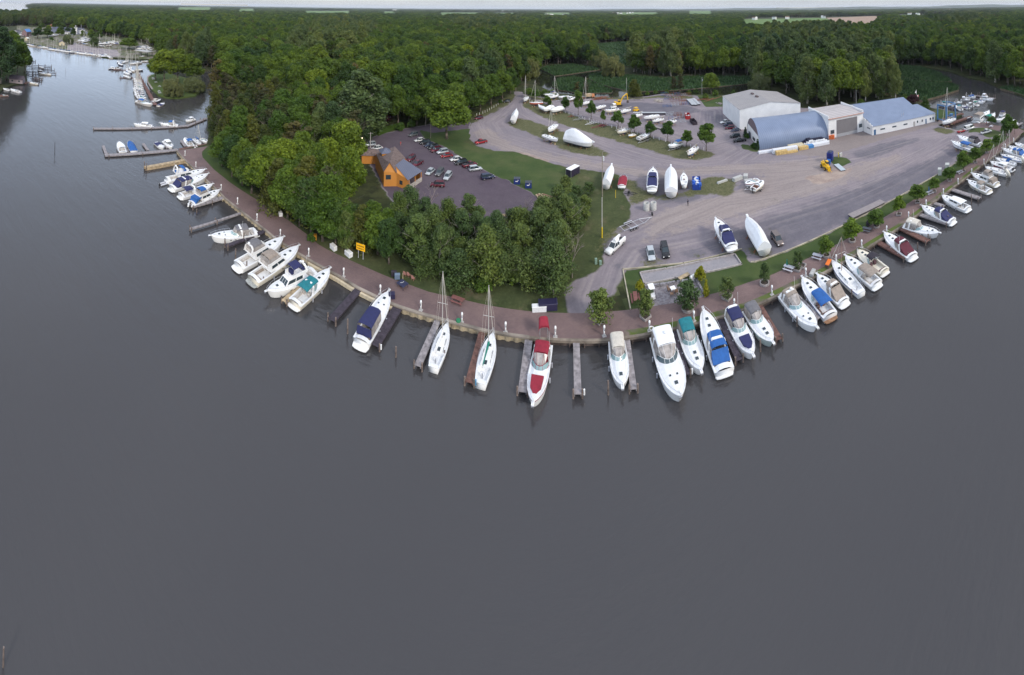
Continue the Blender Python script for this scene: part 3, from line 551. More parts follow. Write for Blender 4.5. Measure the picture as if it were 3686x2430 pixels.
BARK = M('bark', (.13, .105, .085), .9, var=.35, scale=1.2); PALEBARK = M('pale_bark', (.42, .38, .33), .9, var=.35, scale=1.2); TWIG = M('bare_twigs', (.27, .22, .2), .9, var=.2)

def leaves(cent, rad, npc, s, up=.25, tint=None, droop=0, flat=1.0):
    """leaf cards scattered over clumps: cent (n,3), rad (n,)"""
    n = len(cent); c = np.repeat(cent, npc, 0); r = np.repeat(rad, npc)
    d = rng.normal(size=(len(c), 3)); d[:, 2] = d[:, 2]+up; d /= np.linalg.norm(d, axis=1)[:, None]
    p = c+d*(r*rng.uniform(.6, 1.12, len(c)))[:, None]*np.array((1, 1, flat))
    nn = d+rng.normal(scale=.55, size=d.shape); nn[:, 2] += .25; nn /= np.linalg.norm(nn, axis=1)[:, None]
    a = np.cross(nn, rng.normal(size=d.shape)); a /= np.linalg.norm(a, axis=1)[:, None]; b = np.cross(nn, a)
    if droop: a = a*(1-droop)+np.array((0, 0, -1))*droop*1.6
    sz = (s*rng.uniform(.6, 1.35, len(c)))[:, None]; a = a*sz; b = b*sz*.72
    v = np.stack((p-a, p+b*.8, p+a, p-b*.8), 1).reshape(-1, 3)
    if tint is None: tint = rng.uniform(.1, .9, n)
    t = np.repeat(np.clip(np.repeat(tint, npc)+rng.normal(scale=.13, size=len(c)), 0, 1), 4)
    return v, t
def crown_mesh(name, lobes, mat, cpl, npc, s, cr=.33, droop=0, up=.25, flat=1.0, core=.72, trim=.8):
    """lobes: (x,y,z,r). clumps sit on the outer surface of the lobes"""
    lo = np.array(lobes, float); cs, rs, ts = [], [], []
    for i, (x, y, z, r) in enumerate(lo):
        d = rng.normal(size=(cpl*2, 3)); d[:, 2] += .3; d /= np.linalg.norm(d, axis=1)[:, None]
        q = np.array((x, y, z))+d*r*.8
        keepm = np.ones(len(q), bool)
        for j, (X, Y, Z, Rr) in enumerate(lo):
            if j != i: keepm &= np.linalg.norm(q-np.array((X, Y, Z)), axis=1) > Rr*trim
        q = q[keepm][:cpl]; cs.append(q); rs.append(np.full(len(q), r*cr)*rng.uniform(.75, 1.25, len(q)))
        ts.append(np.clip(rng.uniform(.15, .6)+rng.uniform(-.25, .35, len(q)), 0, 1))
    cent = np.concatenate(cs); rad = np.concatenate(rs); tint = np.concatenate(ts)
    v, t = leaves(cent, rad, npc, s, up, tint, droop, flat)
    f = np.arange(len(v)).reshape(-1, 4).tolist(); v = v.tolist(); t = t.tolist()
    mb = MB(); mb.v = v; mb.f = f; mb.m = [0]*len(f)
    for x, y, z, r in lo:
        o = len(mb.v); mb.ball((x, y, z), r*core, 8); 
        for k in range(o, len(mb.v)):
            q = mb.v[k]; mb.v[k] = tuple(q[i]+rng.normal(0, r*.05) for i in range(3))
    t += [.15]*(len(mb.v)-len(t))  # inner balls are filler added to block light through the crown, tinted dark
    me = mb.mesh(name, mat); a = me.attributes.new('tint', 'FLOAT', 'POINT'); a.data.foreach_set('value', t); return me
def trunk_mesh(name, h, r, mat, limbs, lean=.02, seed=0):
    rr = random.Random(seed); mb = MB(); pts = [Vector((0, 0, -.3))]; n = 5
    for i in range(1, n+1): pts.append(Vector((rr.uniform(-1, 1)*lean*h, rr.uniform(-1, 1)*lean*h, h*i/n)))
    for i in range(n): mb.tube(pts[i], pts[i+1], r*(1-.75*i/n)*(1.35 if i == 0 else 1), r*(1-.75*(i+1)/n), n=7)
    for k in range(limbs):
        f = .3+.6*k/max(1, limbs); i = min(n-1, int(f*n)); b = pts[i].lerp(pts[i+1], f*n-i); a = rr.uniform(0, 6.28); ln = h*.34*(1.15-f); e = b+Vector((math.cos(a)*ln, math.sin(a)*ln, ln*.9)); mb.tube(b, e, r*.42*(1-f*.6), r*.1, n=5)
        e2 = e+Vector((math.cos(a+.7)*ln*.6, math.sin(a+.7)*ln*.6, ln*.5)); mb.tube(b.lerp(e, .7), e2, r*.16, r*.05, n=4)
        e2 = e+Vector((math.cos(a-.7)*ln*.5, math.sin(a-.7)*ln*.5, ln*.6)); mb.tube(b.lerp(e, .5), e2, r*.16, r*.05, n=4)
    return mb.mesh(name, mat, True)
def round_lobes(R_, zb, zt, n, seed, low=.55):
    rr = random.Random(seed); H = zt-zb; L_ = [(0, 0, zb+H*.62, R_*.58)]
    for i in range(n):
        a = 2*math.pi*i/n+rr.uniform(-.35, .35); L_.append((math.cos(a)*R_*.56, math.sin(a)*R_*.56, zb+H*rr.uniform(.28, .5), R_*rr.uniform(.4, .5)))
    for i in range(max(3, n-2)):
        a = 2*math.pi*i/max(3, n-2)+rr.uniform(-.4, .4)+.5; L_.append((math.cos(a)*R_*.36, math.sin(a)*R_*.36, zb+H*rr.uniform(.66, .84), R_*rr.uniform(.32, .42)))
    L_.append((rr.uniform(-.15, .15)*R_, rr.uniform(-.15, .15)*R_, zb+H*.9, R_*.3)); return L_
# prototypes: (crown mesh, trunk mesh, nominal height, nominal crown radius)
TP = {}
def proto(k, mat, h, r, lobes, limbs, bark=BARK, tr=.35, th=.7, **kw):
    TP[k] = (crown_mesh('crown', lobes, LM[mat], **kw), trunk_mesh('trunk', h*th, tr, bark, limbs, seed=len(TP)), h, r)
KW = dict(cpl=26, npc=26, s=.36)
proto('oak1', 'oak', 20, 6.5, round_lobes(6.5, 3.5, 20, 8, 1), 7, **KW)
proto('oak2', 'oak', 20, 6.5, round_lobes(6.5, 2.5, 20, 7, 2), 7, **KW)
proto('oak3', 'oak', 20, 6, round_lobes(6, 2.5, 20, 6, 12), 7, **KW)
proto('maple1', 'maple', 18, 6.5, round_lobes(6.5, 2.5, 18, 8, 3), 7, **KW)
proto('maple2', 'maple', 18, 6, round_lobes(6, 2.5, 18, 7, 4), 7, **KW)
proto('dark1', 'dark', 20, 6, round_lobes(6, 2, 20, 7, 5), 6, **KW)
proto('dark2', 'dark', 18, 5.5, round_lobes(5.5, 2, 18, 6, 6), 6, **KW)
def tall_lobes(R_, zb, zt, n, seed, tap=.55):
    rr = random.Random(seed); L_ = []
    for i in range(n):
        f = (i+.5)/n; a = i*2.4+rr.uniform(-.4, .4); q = R_*(1-abs(f-.42)*1.3)*.5; L_.append((math.cos(a)*q, math.sin(a)*q, zb+(zt-zb)*f, R_*(tap-.22*f)*rr.uniform(.85, 1.1)))
    L_.append((0, 0, zt-R_*.3, R_*.3)); return L_
proto('cotton1', 'cotton', 24, 6.5, tall_lobes(7.5, 5, 24, 13, 7, .5), 8, PALEBARK, .45, **dict(KW, cr=.42, core=.5))
proto('cotton2', 'cotton', 22, 6, tall_lobes(7, 4, 22, 12, 8, .5), 8, PALEBARK, .45, **dict(KW, cr=.42, core=.5))
proto('cedar1', 'cedar', 15, 3.4, [(random.uniform(-.5, .5), random.uniform(-.5, .5), 2+1.25*i, 3.0*(1-i/12.5)+.3) for i in range(11)], 4, BARK, .25, .95, cpl=20, npc=26, s=.3, droop=.25, core=.6)
proto('pine1', 'pine', 19, 4, [(random.uniform(-1.6, 1.6), random.uniform(-1.6, 1.6), 6+1.2*i, 2.3*(1-i/16)) for i in range(11)], 8, BARK, .28, .98, cpl=16, npc=22, s=.34, flat=.45, core=.3, cr=.4)
def willow_lobes(seed):
    rr = random.Random(seed); L_ = [(0, 0, 8.5, 5)]
    for i in range(9): a = i*.7+rr.uniform(-.2, .2); L_.append((math.cos(a)*5, math.sin(a)*5, rr.uniform(4, 7.5), rr.uniform(2.6, 3.4)))
    for i in range(9): a = i*.7+.3; L_.append((math.cos(a)*5.6, math.sin(a)*5.6, rr.uniform(1.8, 3.4), rr.uniform(1.8, 2.4)))
    return L_
proto('willow1', 'willow', 13.5, 8, willow_lobes(1), 8, BARK, .5, .7, cpl=22, npc=30, s=.34, droop=.65, core=.62)
proto('birch1', 'birch', 11, 2.6, tall_lobes(3.2, 1.2, 11, 13, 21, .4), 7, PALEBARK, .11, .95, cpl=15, npc=26, s=.2, cr=.85, core=.05, trim=.35)
proto('birch2', 'birch', 10, 2.8, tall_lobes(3.8, .8, 10, 12, 22, .42), 7, PALEBARK, .11, .95, cpl=15, npc=28, s=.19, cr=.9, core=.05, trim=.3)
proto('small1', 'small', 7, 2.4, round_lobes(2.4, 1.7, 7, 6, 31), 5, BARK, .12, .6, cpl=20, npc=20, s=.17, core=.6)
proto('small2', 'small', 7, 2.2, round_lobes(2.2, 1.5, 7.4, 5, 32), 5, BARK, .12, .6, cpl=20, npc=20, s=.17, core=.6)
proto('sparse', 'birch', 3.6, 1.2, tall_lobes(1.7, .9, 3.6, 9, 33, .45), 7, BARK, .06, .9, cpl=13, npc=22, s=.11, core=.1, cr=.55)
proto('shrub', 'small', 2.2, 1.3, round_lobes(1.3, -.1, 2.2, 5, 34), 3, BARK, .06, .5, cpl=16, npc=16, s=.13, core=.7)
proto('golden', 'yellow', 2.6, 1.1, round_lobes(1.1, .3, 2.6, 5, 35), 3, BARK, .06, .5, cpl=16, npc=20, s=.1, core=.6)
proto('goldcone', 'yellow', 3, .55, [(0, 0, .35+.42*i, .5-.06*i) for i in range(7)], 1, BARK, .06, .5, cpl=12, npc=14, s=.09, core=.7)
proto('arbor', 'dark', 5, .9, [(0, 0, .5+.7*i, .9-.11*i) for i in range(7)], 1, BARK, .08, .5, cpl=14, npc=16, s=.13, core=.7)
proto('purple', 'purple', 11, 4.5, round_lobes(4.5, .5, 11, 7, 36), 5, BARK, .2, .5, cpl=22, npc=22, s=.3, core=.7)
def bare_mesh(seed, h):
    rr = random.Random(seed); mb = MB()
    def br(p, d, l, r, k):
        q = p+d*l; mb.tube(p, q, r, r*.65, n=4)
        if k == 0: return
        for _ in range(3 if k > 1 else 4):
            e = (d+Vector((rr.uniform(-.7, .7), rr.uniform(-.7, .7), rr.uniform(-.1, .5)))).normalized(); br(p.lerp(q, rr.uniform(.5, 1)), e, l*rr.uniform(.55, .75), r*.55, k-1)
    br(Vector((0, 0, -.2)), Vector((rr.uniform(-.05, .05), 0, 1)), h*.42, .13, 4); return mb.mesh('trunk', TWIG)
BARE = [bare_mesh(5, 9), bare_mesh(9, 8)]
def place_tree(k, x, y, label, h=None, r=None, name='tree', cat='tree', group=None, base=None, z=GZ, rz=None):
    cm, tm, H, Rr = TP[k]; b = base or P(x, y, z)
    t = thing(name, label, cat, b, random.uniform(0, 6.28) if rz is None else rz, group, ((r or Rr)/Rr, (r or Rr)/Rr, (h or H)/H))
    for nm, me in (('trunk', tm), ('crown', cm)):
        o = bpy.data.objects.new(nm, me); C.objects.link(o); o.parent = t
    return t
SRC = []
# -- hand placed trees
GRP_R = 'young trees along the white posts'
k_ = 0
for x, y, yt, w, lab in [(1900,352,318,18,'leftmost low young tree beside the bare-masted yacht in the yard corner'),(1925,358,326,18,'low leafy young tree behind the red-hulled yacht'),(1969,378,345,15,'small young tree directly behind the row of white covered boats'),(2036,402,351,16,'oval young tree just right of the white covered boats'),(2081,414,326,18,'tall light-topped young tree beside the brown trailer'),(2128,430,366,19,'dark oval young tree between the stored yachts'),(2171,446,398,10,'thinnest sapling of the row by the long maroon trailer'),(2224,459,402,23,'young tree left of the sailboat with its mast laid on deck'),(2283,482,416,24,'young tree right of the sailboat with its mast laid on deck'),(2341,492,440,21,'young tree behind the aluminium pontoon boat'),(2404,510,438,24,'young tree behind the blue and white cabin boat on a trailer'),(2472,527,472,20,'sparse young tree between the trailer boat and the last big one'),(2543,543,446,32,'largest young tree at the right tip of the yard island')]:
    b = P(x, y); D = (b-Vector((0, 0, ZC))).length; place_tree(['small1', 'small2'][k_ % 2], x, y, lab, h=height(x, y, yt), r=w*D/F_*1.05, name='young_tree', group=GRP_R); k_ += 1
for x, y, yt, w, lab in [(3067,866,797,31,'leafy promenade tree nearest the tall mast, by a round planter'),(3155,816,757,30,'promenade tree beside the black barbecue'),(3236,773,710,21,'small yellowish promenade tree at the right end of the long grey deck section'),(3303,728,667,30,'dense dark promenade tree left of the blue umbrella'),(3363,690,643,20,'small promenade tree beside the blue umbrella'),(3419,650,603,25,'round promenade tree beside the grey utility box'),(3469,616,548,28,'full promenade tree behind a bench, below the blue-topped land boat'),(3511,585,532,24,'promenade tree just below the stored blue boat stern'),(3553,549,504,24,'promenade tree level with the stored yacht with black canopy'),(3588,524,487,17,'darker promenade tree behind the thin masts'),(3570,448,420,18,'round tree on the river edge behind the white pickup'),(3622,503,432,22,'tall tree at the end of the promenade in front of the river'),(3630,470,414,19,'uppermost tree at the end of the promenade'),(3652,482,433,14,'last tree before the right edge, by the river dock'),
                          (2974,921,857,24,'yellow-green promenade tree beside the white picnic table'),(2872,968,905,14,'thin young tree in a square planter near the green umbrella'),(2752,1021,950,14,'young tree in a round stone ring beside the walkway'),(2159,1157,1050,34,'leafy tree in a small box at the end of the gravel path'),(2323,1141,1050,22,'narrow planter tree in front of the parked golf cart'),(2476,1110,1022,31,'pale bushy tree in a big round stone ring on the patio'),(2617,1071,1000,20,'half-bare tree in a square stone box')]:
    b = P(x, y); D = (b-Vector((0, 0, ZC))).length; k = 'sparse' if y > 1000 or (x == 2872) else ['small1', 'small2'][k_ % 2]
    place_tree(k, x, y, lab, h=height(x, y, yt), r=w*D/F_*1.05, name='young_tree', group='trees along the promenade'); k_ += 1
place_tree('golden', 2520, 1014, 'round golden shrub at the corner of the bocce court', h=height(2520,1014,963), r=1.25, name='golden_shrub', cat='shrub')
place_tree('golden', 2304, 1050, 'golden shrub behind the golf cart', h=height(2304,1050,1010), r=1.0, name='golden_shrub', cat='shrub')
place_tree('goldcone', 2542, 1066, 'narrow golden cone shrub by the patio wall corner', h=height(2542,1066,1006), r=.75, name='cone_shrub', cat='shrub')
place_tree('goldcone', 2318, 1078, 'narrow golden cone shrub left of the golf cart', h=height(2318,1078,1044), r=.6, name='cone_shrub', cat='shrub')
place_tree('arbor', 2683, 493, 'dark columnar evergreen beside the door of the arched shed', h=height(2683,493,457), r=1.1, name='columnar_evergreen', cat='shrub')
place_tree('arbor', 2727, 538, 'dark columnar evergreen at the front corner of the arched shed', h=height(2727,538,500), r=1.2, name='columnar_evergreen', cat='shrub')
place_tree('shrub', 2714, 533, 'low green bush between evergreen and arched shed wall', h=2, r=1.5, name='bush', cat='shrub')
place_tree('shrub', 2689, 498, 'low green bush behind the dark pickup', h=2, r=1.2, name='bush', cat='shrub')
place_tree('arbor', 3330, 391, 'dark egg-shaped evergreen at the river end of the long white building', h=height(3330,391,348), r=3.3, name='evergreen_tree')
place_tree('purple', 3285, 372, 'dark red shrub behind the blue roof end', h=5, r=4, name='purple_shrub', cat='shrub')
for x, y, yt, w, k, lab in [(1885,283,188,58,'willow1','huge pale willow left of the creek'),(2205,277,192,42,'willow1','grey-green willow among the reeds'),(2160,240,178,34,'willow1','dull willow behind the reed willow'),(2735,332,256,42,'willow1','rounded grey willow behind the big shed'),(2110,338,280,14,'pine1','thin brown conifer on the creek bank behind a tall mast'),(2078,336,294,13,'pine1','small brown conifer beside a thinner creek bank conifer'),(2282,348,288,29,'cedar1','broad brown evergreen bush behind the yellow excavator'),(2425,335,274,16,'pine1','thin pine left of the tall pine behind the blue frames'),(2448,338,262,16,'pine1','tall thin pine behind the blue frames'),(2560,338,264,33,'maple1','bright green round tree beside the lone utility pole'),
    (1382,443,385,38,'purple','dark purple-leaved tree behind the hedge'),(1309,505,262,95,'cotton1','tallest cottonwood with forked pale trunk beside the parking lot'),(1608,500,330,82,'maple1','broad bright tree spreading over the parking row'),(1500,452,345,42,'maple2','round tree at the far corner of the parking lot'),(1560,440,320,50,'maple2','bright tree behind the twin transformers'),(1640,430,300,45,'maple1','first big tree of the roadside row'),(1686,425,296,42,'oak1','second big tree of the roadside row'),(1728,402,283,44,'maple2','third big tree of the roadside row'),(1768,380,268,44,'maple1','fourth big tree of the roadside row'),(1808,358,252,44,'oak2','fifth big tree of the roadside row'),(1838,338,246,34,'oak1','last big tree of the roadside row at the road bend'),
    (590,300,180,52,'maple1','bright leafy tree on the near side of the harbour islet'),(560,285,200,34,'maple2','smaller leafy tree at the tip of the harbour islet'),(640,300,178,55,'oak1','largest tree on the harbour islet'),(690,300,195,45,'oak2','right-hand tree on the harbour islet'),(622,345,272,38,'willow1','pale willow on the harbour islet shore'),(700,330,268,40,'willow1','right willow on the harbour islet shore'),
    (22,290,130,55,'oak1','big tree at the left edge above the boathouse'),(62,280,148,48,'maple1','bright tree over the left shore docks'),(88,262,165,30,'oak2','shore tree leaning over the left docks'),(0,300,110,60,'cotton2','tall pale tree at the very left edge'),(40,262,112,45,'oak3','dark tree behind the boathouse trees'),(15,230,105,50,'dark1','darkest tree behind the left shore group'),(75,225,140,30,'dark2','dark shore tree farthest up the left point'),
    (465,177,137,36,'maple1','round light green tree amid the harbour masts'),(245,160,118,20,'willow1','greyish tree in the boat yard behind the quay'),(340,170,132,20,'cotton2','small tree beside the tall harbour mast'),(135,138,100,24,'dark1','dark tree left of the blue harbour pavilion'),(170,135,100,22,'dark2','dark tree by the quay in front of the blue-black lot'),(186,150,133,10,'small1','small round tree beside the long harbour shed'),(222,105,82,18,'maple2','green tree behind the white harbour tower'),(262,108,85,12,'maple2','small green tree right of the white harbour tower')]:
    b = P(x, y); D = (b-Vector((0, 0, ZC))).length; nm = {'willow1': 'willow_tree', 'pine1': 'pine_tree', 'cotton1': 'cottonwood_tree', 'cotton2': 'cottonwood_tree', 'purple': 'purple_tree'}.get(k, 'broadleaf_tree')
    place_tree(k, x, y, lab, h=max(3, height(x, y, yt)), r=w*D/F_*1.0, name=nm)
NMAN = 90
# -- the young birch copse, trees of their own
cop = [(1410,925),(1480,965),(1560,1000),(1640,1018),(1740,1030),(1870,1040),(1990,1078),(2050,1060),(2010,1000),(2020,930),(2070,850),(2060,800),(1990,815),(1900,860),(1800,865),(1690,850),(1560,845),(1470,815),(1420,840)]
cw = np.array([tuple(P(x, y))[:2] for x, y in cop]); mn, mxx = cw.min(0), cw.max(0); got = []
for i, (x, y) in enumerate([(800,598),(835,636),(872,668),(905,697),(948,727),(992,757),(1035,785),(1078,815),(1120,842),(1162,868),(1208,888),(1250,884),(1300,893),(1360,915),(1330,880),(1400,950),(1385,890),(1270,870),(1180,840),(1100,795),(1010,735)]): place_tree(['oak2', 'dark1', 'maple2', 'dark2', 'oak1', 'cedar1', 'maple1'][i % 7], x, y, 'tree at the wood edge '+('overhanging the promenade' if i < 14 else 'just behind the promenade trees')+', number '+'one two three four five six seven eight nine ten eleven twelve thirteen fourteen fifteen sixteen seventeen eighteen nineteen twenty twenty-one'.split()[i]+' from the left', h=random.uniform(12, 16) if x < 1200 else random.uniform(8, 10.5), r=random.uniform(4.6, 6)*(1 if x < 1200 else .68), name='broadleaf_tree')
for _ in range(6000):
    if len(got) >= 58: break
    q = rng.uniform(mn, mxx)
    if inpoly(q[None], [tuple(t) for t in cw])[0] and all(np.linalg.norm(q-g) > 2.6 for g in got): got.append(q)
for i, q in enumerate(got):
    px = to_px([(q[0], q[1], GZ)])[0]
    place_tree(['birch1', 'birch2'][i % 2], 0, 0, 'slender young birch '+('with white trunk ' if px[1] > 930 else '')+min([(1430,950,'at the left end of the copse'),(1550,990,'above the red-brown picnic table'),(1700,1020,'above the crimson cover'),(1870,1030,'in the front middle of the copse'),(2020,1040,'above the navy dock box'),(2040,900,'beside the pale yellow-footed pole'),(2030,790,'nearest the lumber pile'),(1850,830,'along the parking lot edge'),(1650,820,'below the maroon minivan'),(1480,800,'below the tavern porch'),(1560,900,'inside the left half of the copse'),(1780,930,'in the heart of the copse'),(1930,940,'inside the right half of the copse')], key=lambda q: (q[0]-px[0])**2+(q[1]-px[1])**2)[2], h=random.uniform(5.5, 11), r=random.uniform(2.2, 3.6), base=Vector((q[0], q[1], GZ)), name='birch_tree', group='birches in the copse')
for i, (x, y) in enumerate([(1545,790),(1720,930),(1770,960),(1975,900),(1890,830),(1500,760),(2060,1000)]):
    o = bpy.data.objects.new('bare_tree', BARE[i % 2]); C.objects.link(o); o.location = P(x, y); o.rotation_euler = (0, 0, i)
    tag(o, 'leafless grey tree standing among the green birches', 'tree', 'bare trees in the copse')
for i, (x, y) in enumerate([(2045,730),(2075,720),(2105,760),(2100,800),(2080,830),(2120,700),(2035,690)]):
    place_tree('sparse', x, y, 'thin wispy sapling on the grass beside the steel mast pole', h=random.uniform(3.5, 5.5), r=1.8, name='sapling', group='saplings beside the pole')
# -- the woods: nearest trees as individuals, the rest as one mass
FOR = [(-200,4),(60,12),(0,73)]
forest_px = [(-300,70),(0,74),(39,77),(90,63),(126,47),(141,44),(136,37),(112,29),(100,22),(118,15),(150,11),(170,7),(4000,7),(4000,325),(3686,322),(3605,306),(3548,284),(3490,274),(3438,255),(3404,247),(3360,238),(3317,236),(3185,234),(3180,262),(3208,275),(3195,320),(3230,345),(3260,360),(3180,366),(3120,374),(3060,376),(2905,392),(2893,372),(2800,325),(2715,318),(2712,275),(2465,273),(2394,279),(2243,262),(2170,246),(2134,240),(2060,230),(1950,236),(1940,255),(1925,270),(1900,300),(1868,322),(1845,315),(1780,345),(1700,385),(1650,405),(1560,425),(1500,432),(1450,448),(1330,478),(1290,500),(1312,515),(1325,560),(1360,640),(1400,715),(1425,770),(1425,860),(1410,950),(1330,945),(1251,908),(1170,868),(1100,815),(1025,760),(940,702),(845,640),(790,575),(768,515),(756,450),(772,395),(800,340),(832,290),(826,262),(760,247),(715,244),(640,232),(585,216),(575,195),(560,172),(500,147),(430,135),(345,122),(310,102),(200,94),(110,92),(60,92),(-300,110)]
excl = [[(2110,157),(2290,148),(2290,200),(2280,266),(2190,262),(2150,245),(2135,190)], [(1165,228),(1210,228),(1210,262),(1196,290),(1160,290)], [(968,258),(990,258),(995,305),(972,330)], [(2676,64),(3012,60),(3035,85),(3010,128),(2690,126),(2655,100)], [(2960,60),(3210,55),(3170,80),(3135,120),(2990,128)], [(1180,295),(1240,300),(1240,340),(1190,340)], [(1290,560),(1285,810),(1400,850),(1520,860),(1520,600)]]+[[(x0-6,y-1),(x1+6,y-1),(x1+12,y+20),(x0-12,y+20)] for x0, x1, y in FARF]
pts = []
r = 70.0
while r < 9000:
    s = 8.6 if r < 650 else max(8.6, r*.0135)
    n = int(2.95*r/s); th = np.linspace(-1.45, 1.5, n)+rng.uniform(-.3, .3)*s/r
    th = th+rng.uniform(-.38, .38, n)*s/r; rr_ = r+rng.uniform(-.4, .4, n)*s
    pts.append(np.stack((np.sin(th)*rr_, np.cos(th)*rr_, np.full(n, s)), 1)); r += s*.92
pts = np.concatenate(pts); px = to_px(np.c_[pts[:, :2], np.full(len(pts), GZ)])
ok = inpoly(px, forest_px)
for e in excl: ok &= ~inpoly(px, e)
pts, px = pts[ok], px[ok]; dist = np.hypot(pts[:, 0], pts[:, 1])
vis = (px[:, 0] > -40) & (px[:, 0] < WW+40); pts, px, dist = pts[vis], px[vis], dist[vis]
LMK = [(770,540,'above the tan timber pier'),(860,640,'above the blue-enclosed cruiser'),(960,700,'above the bare walkway pier'),(1060,780,'above the two flybridge cruisers'),(1180,850,'above the navy bimini yacht'),(1290,900,'behind the yellow sign'),(1400,930,'above the navy canvas cruiser'),(1300,650,'left of the tavern'),(1200,520,'beyond the tavern roof'),(1000,480,'in the middle of the promenade wood'),(880,420,'at the channel shore left'),(850,330,'by the islet channel'),(1000,330,'beside the dark forest lane'),(1100,380,'round the teal pavilion'),(1300,380,'near the hidden white house'),(1450,400,'behind the purple tree'),(1560,380,'behind the twin transformers'),(1700,330,'behind the roadside row'),(1850,270,'left of the big willow'),(2000,235,'behind the left reed bed'),(2150,240,'behind the reed willow'),(2350,275,'behind the brown bush and pines'),(2550,275,'behind the bright green round tree'),(2700,290,'left of the white warehouse'),(2850,350,'behind the arched shed'),(3000,370,'behind the workshop'),(3120,360,'behind the office'),(3190,290,'left of the wide reed marsh'),(3300,235,'at the head of the river bend'),(3450,270,'on the far river bank'),(3600,300,'at the right end of the river bank')]
def nearest_place(x, y): return min(LMK, key=lambda q: (q[0]-x)**2+(1.6*(q[1]-y))**2)[2]
ADJ = dict(oak1='broad mid green tree', oak2='rounded mid green tree', oak3='narrow mid green tree', maple1='bright green spreading tree', maple2='bright green round tree', dark1='dark green broad tree', dark2='dark green small-crowned tree', cotton1='tall pale-trunked cottonwood', cotton2='grey-green cottonwood', cedar1='brownish green cedar', pine1='thin brownish pine', birch1='slender pale birch')
order = np.argsort(dist); NI = 215
VAR = ['oak1', 'oak2', 'oak3', 'maple1', 'maple2', 'dark1', 'dark2', 'cotton1', 'cotton2', 'pine1']
def species(x, y, d):
    n = math.sin(x*.011+1)+math.sin(y*.017+x*.004); q = random.random()
    if 740 < x < 1080 and 380 < y < 640: return 'cedar1' if q < .62 else ('oak1' if q < .8 else 'pine1')
    if x > 2700 and 200 < y and x < 3250: return ['cotton1', 'cotton2', 'maple1', 'oak2', 'birch1'][int(q*4.6)]
    if n > .8: return ['cotton1', 'cotton2', 'oak3', 'pine1'][int(q*4)]
    if q < .05: return 'pine1'
    return ['oak1', 'oak2', 'oak3', 'maple1', 'maple2', 'dark1', 'dark2'][int(random.random()*7)]
szs = {}
for i in order[:NI]:
    k = species(px[i, 0], px[i, 1], dist[i]); H, Rr = TP[k][2:]
    near = px[i, 1] > 400 and px[i, 0] < 1450
    h = random.uniform(15, 20) if near else random.uniform(19, 27)
    if k in ('cedar1',): h = random.uniform(13, 18)
    if near and px[i, 0] > 1190 and px[i, 1] > 760: h = random.uniform(8, 11)
    lab = ADJ[k]+' in the wood '+nearest_place(px[i, 0], px[i, 1]); g = 'trees '+nearest_place(px[i, 0], px[i, 1])
    place_tree(k, 0, 0, lab, h=h, r=Rr*h/H*random.uniform(.85, 1.1)*(1.35 if k in ('cedar1', 'pine1') else 1), base=Vector((pts[i, 0], pts[i, 1], GZ)), name={'cedar1': 'cedar_tree', 'pine1': 'pine_tree'}.get(k, 'broadleaf_tree'), group=g)
rest = order[NI:]; n = len(rest); print('forest individuals', NI, 'mass', n)
me = bpy.data.meshes.new('forest'); me.vertices.add(n)
co = np.c_[pts[rest, :2], np.full(n, GZ)]; me.vertices.foreach_set('co', co.ravel())
vi = np.array([VAR.index(k) if (k := species(px[i, 0], px[i, 1], dist[i])) in VAR else 0 for i in rest])
hs = rng.uniform(.78, 1.4, n); sp = pts[rest, 2]; wid = np.maximum(1, sp/9.5)
fade = np.clip(1-(dist[rest]-1200)/9000, .6, 1)
scl = np.stack((hs*wid*rng.uniform(.85, 1.15, n), hs*wid*rng.uniform(.85, 1.15, n), hs*fade), 1)
at = me.attributes.new('vi', 'INT', 'POINT'); at.data.foreach_set('value', vi.astype(np.int32))
at = me.attributes.new('scl', 'FLOAT_VECTOR', 'POINT'); at.data.foreach_set('vector', scl.ravel().astype(np.float32))
at = me.attributes.new('rz', 'FLOAT_VECTOR', 'POINT'); at.data.foreach_set('vector', np.c_[np.zeros((n, 2)), rng.uniform(0, 6.28, n)].ravel().astype(np.float32))
fo = bpy.data.objects.new('forest', me); C.objects.link(fo); tag(fo, 'unbroken deciduous forest stretching back to the horizon', 'forest', kind='stuff')
def first_with(mesh): return next(o for o in bpy.data.objects if o.type == 'MESH' and o.data == mesh)
ng = bpy.data.node_groups.new('forest', 'GeometryNodeTree'); ng.interface.new_socket('Geometry', in_out='INPUT', socket_type='NodeSocketGeometry'); ng.interface.new_socket('Geometry', in_out='OUTPUT', socket_type='NodeSocketGeometry')
gi = ng.nodes.new('NodeGroupInput'); go = ng.nodes.new('NodeGroupOutput'); jo = ng.nodes.new('GeometryNodeJoinGeometry')
def named(nm, typ):
    q = ng.nodes.new('GeometryNodeInputNamedAttribute'); q.data_type = typ; q.inputs[0].default_value = nm
    return next(s for s in q.outputs if s.enabled and s.name == 'Attribute')
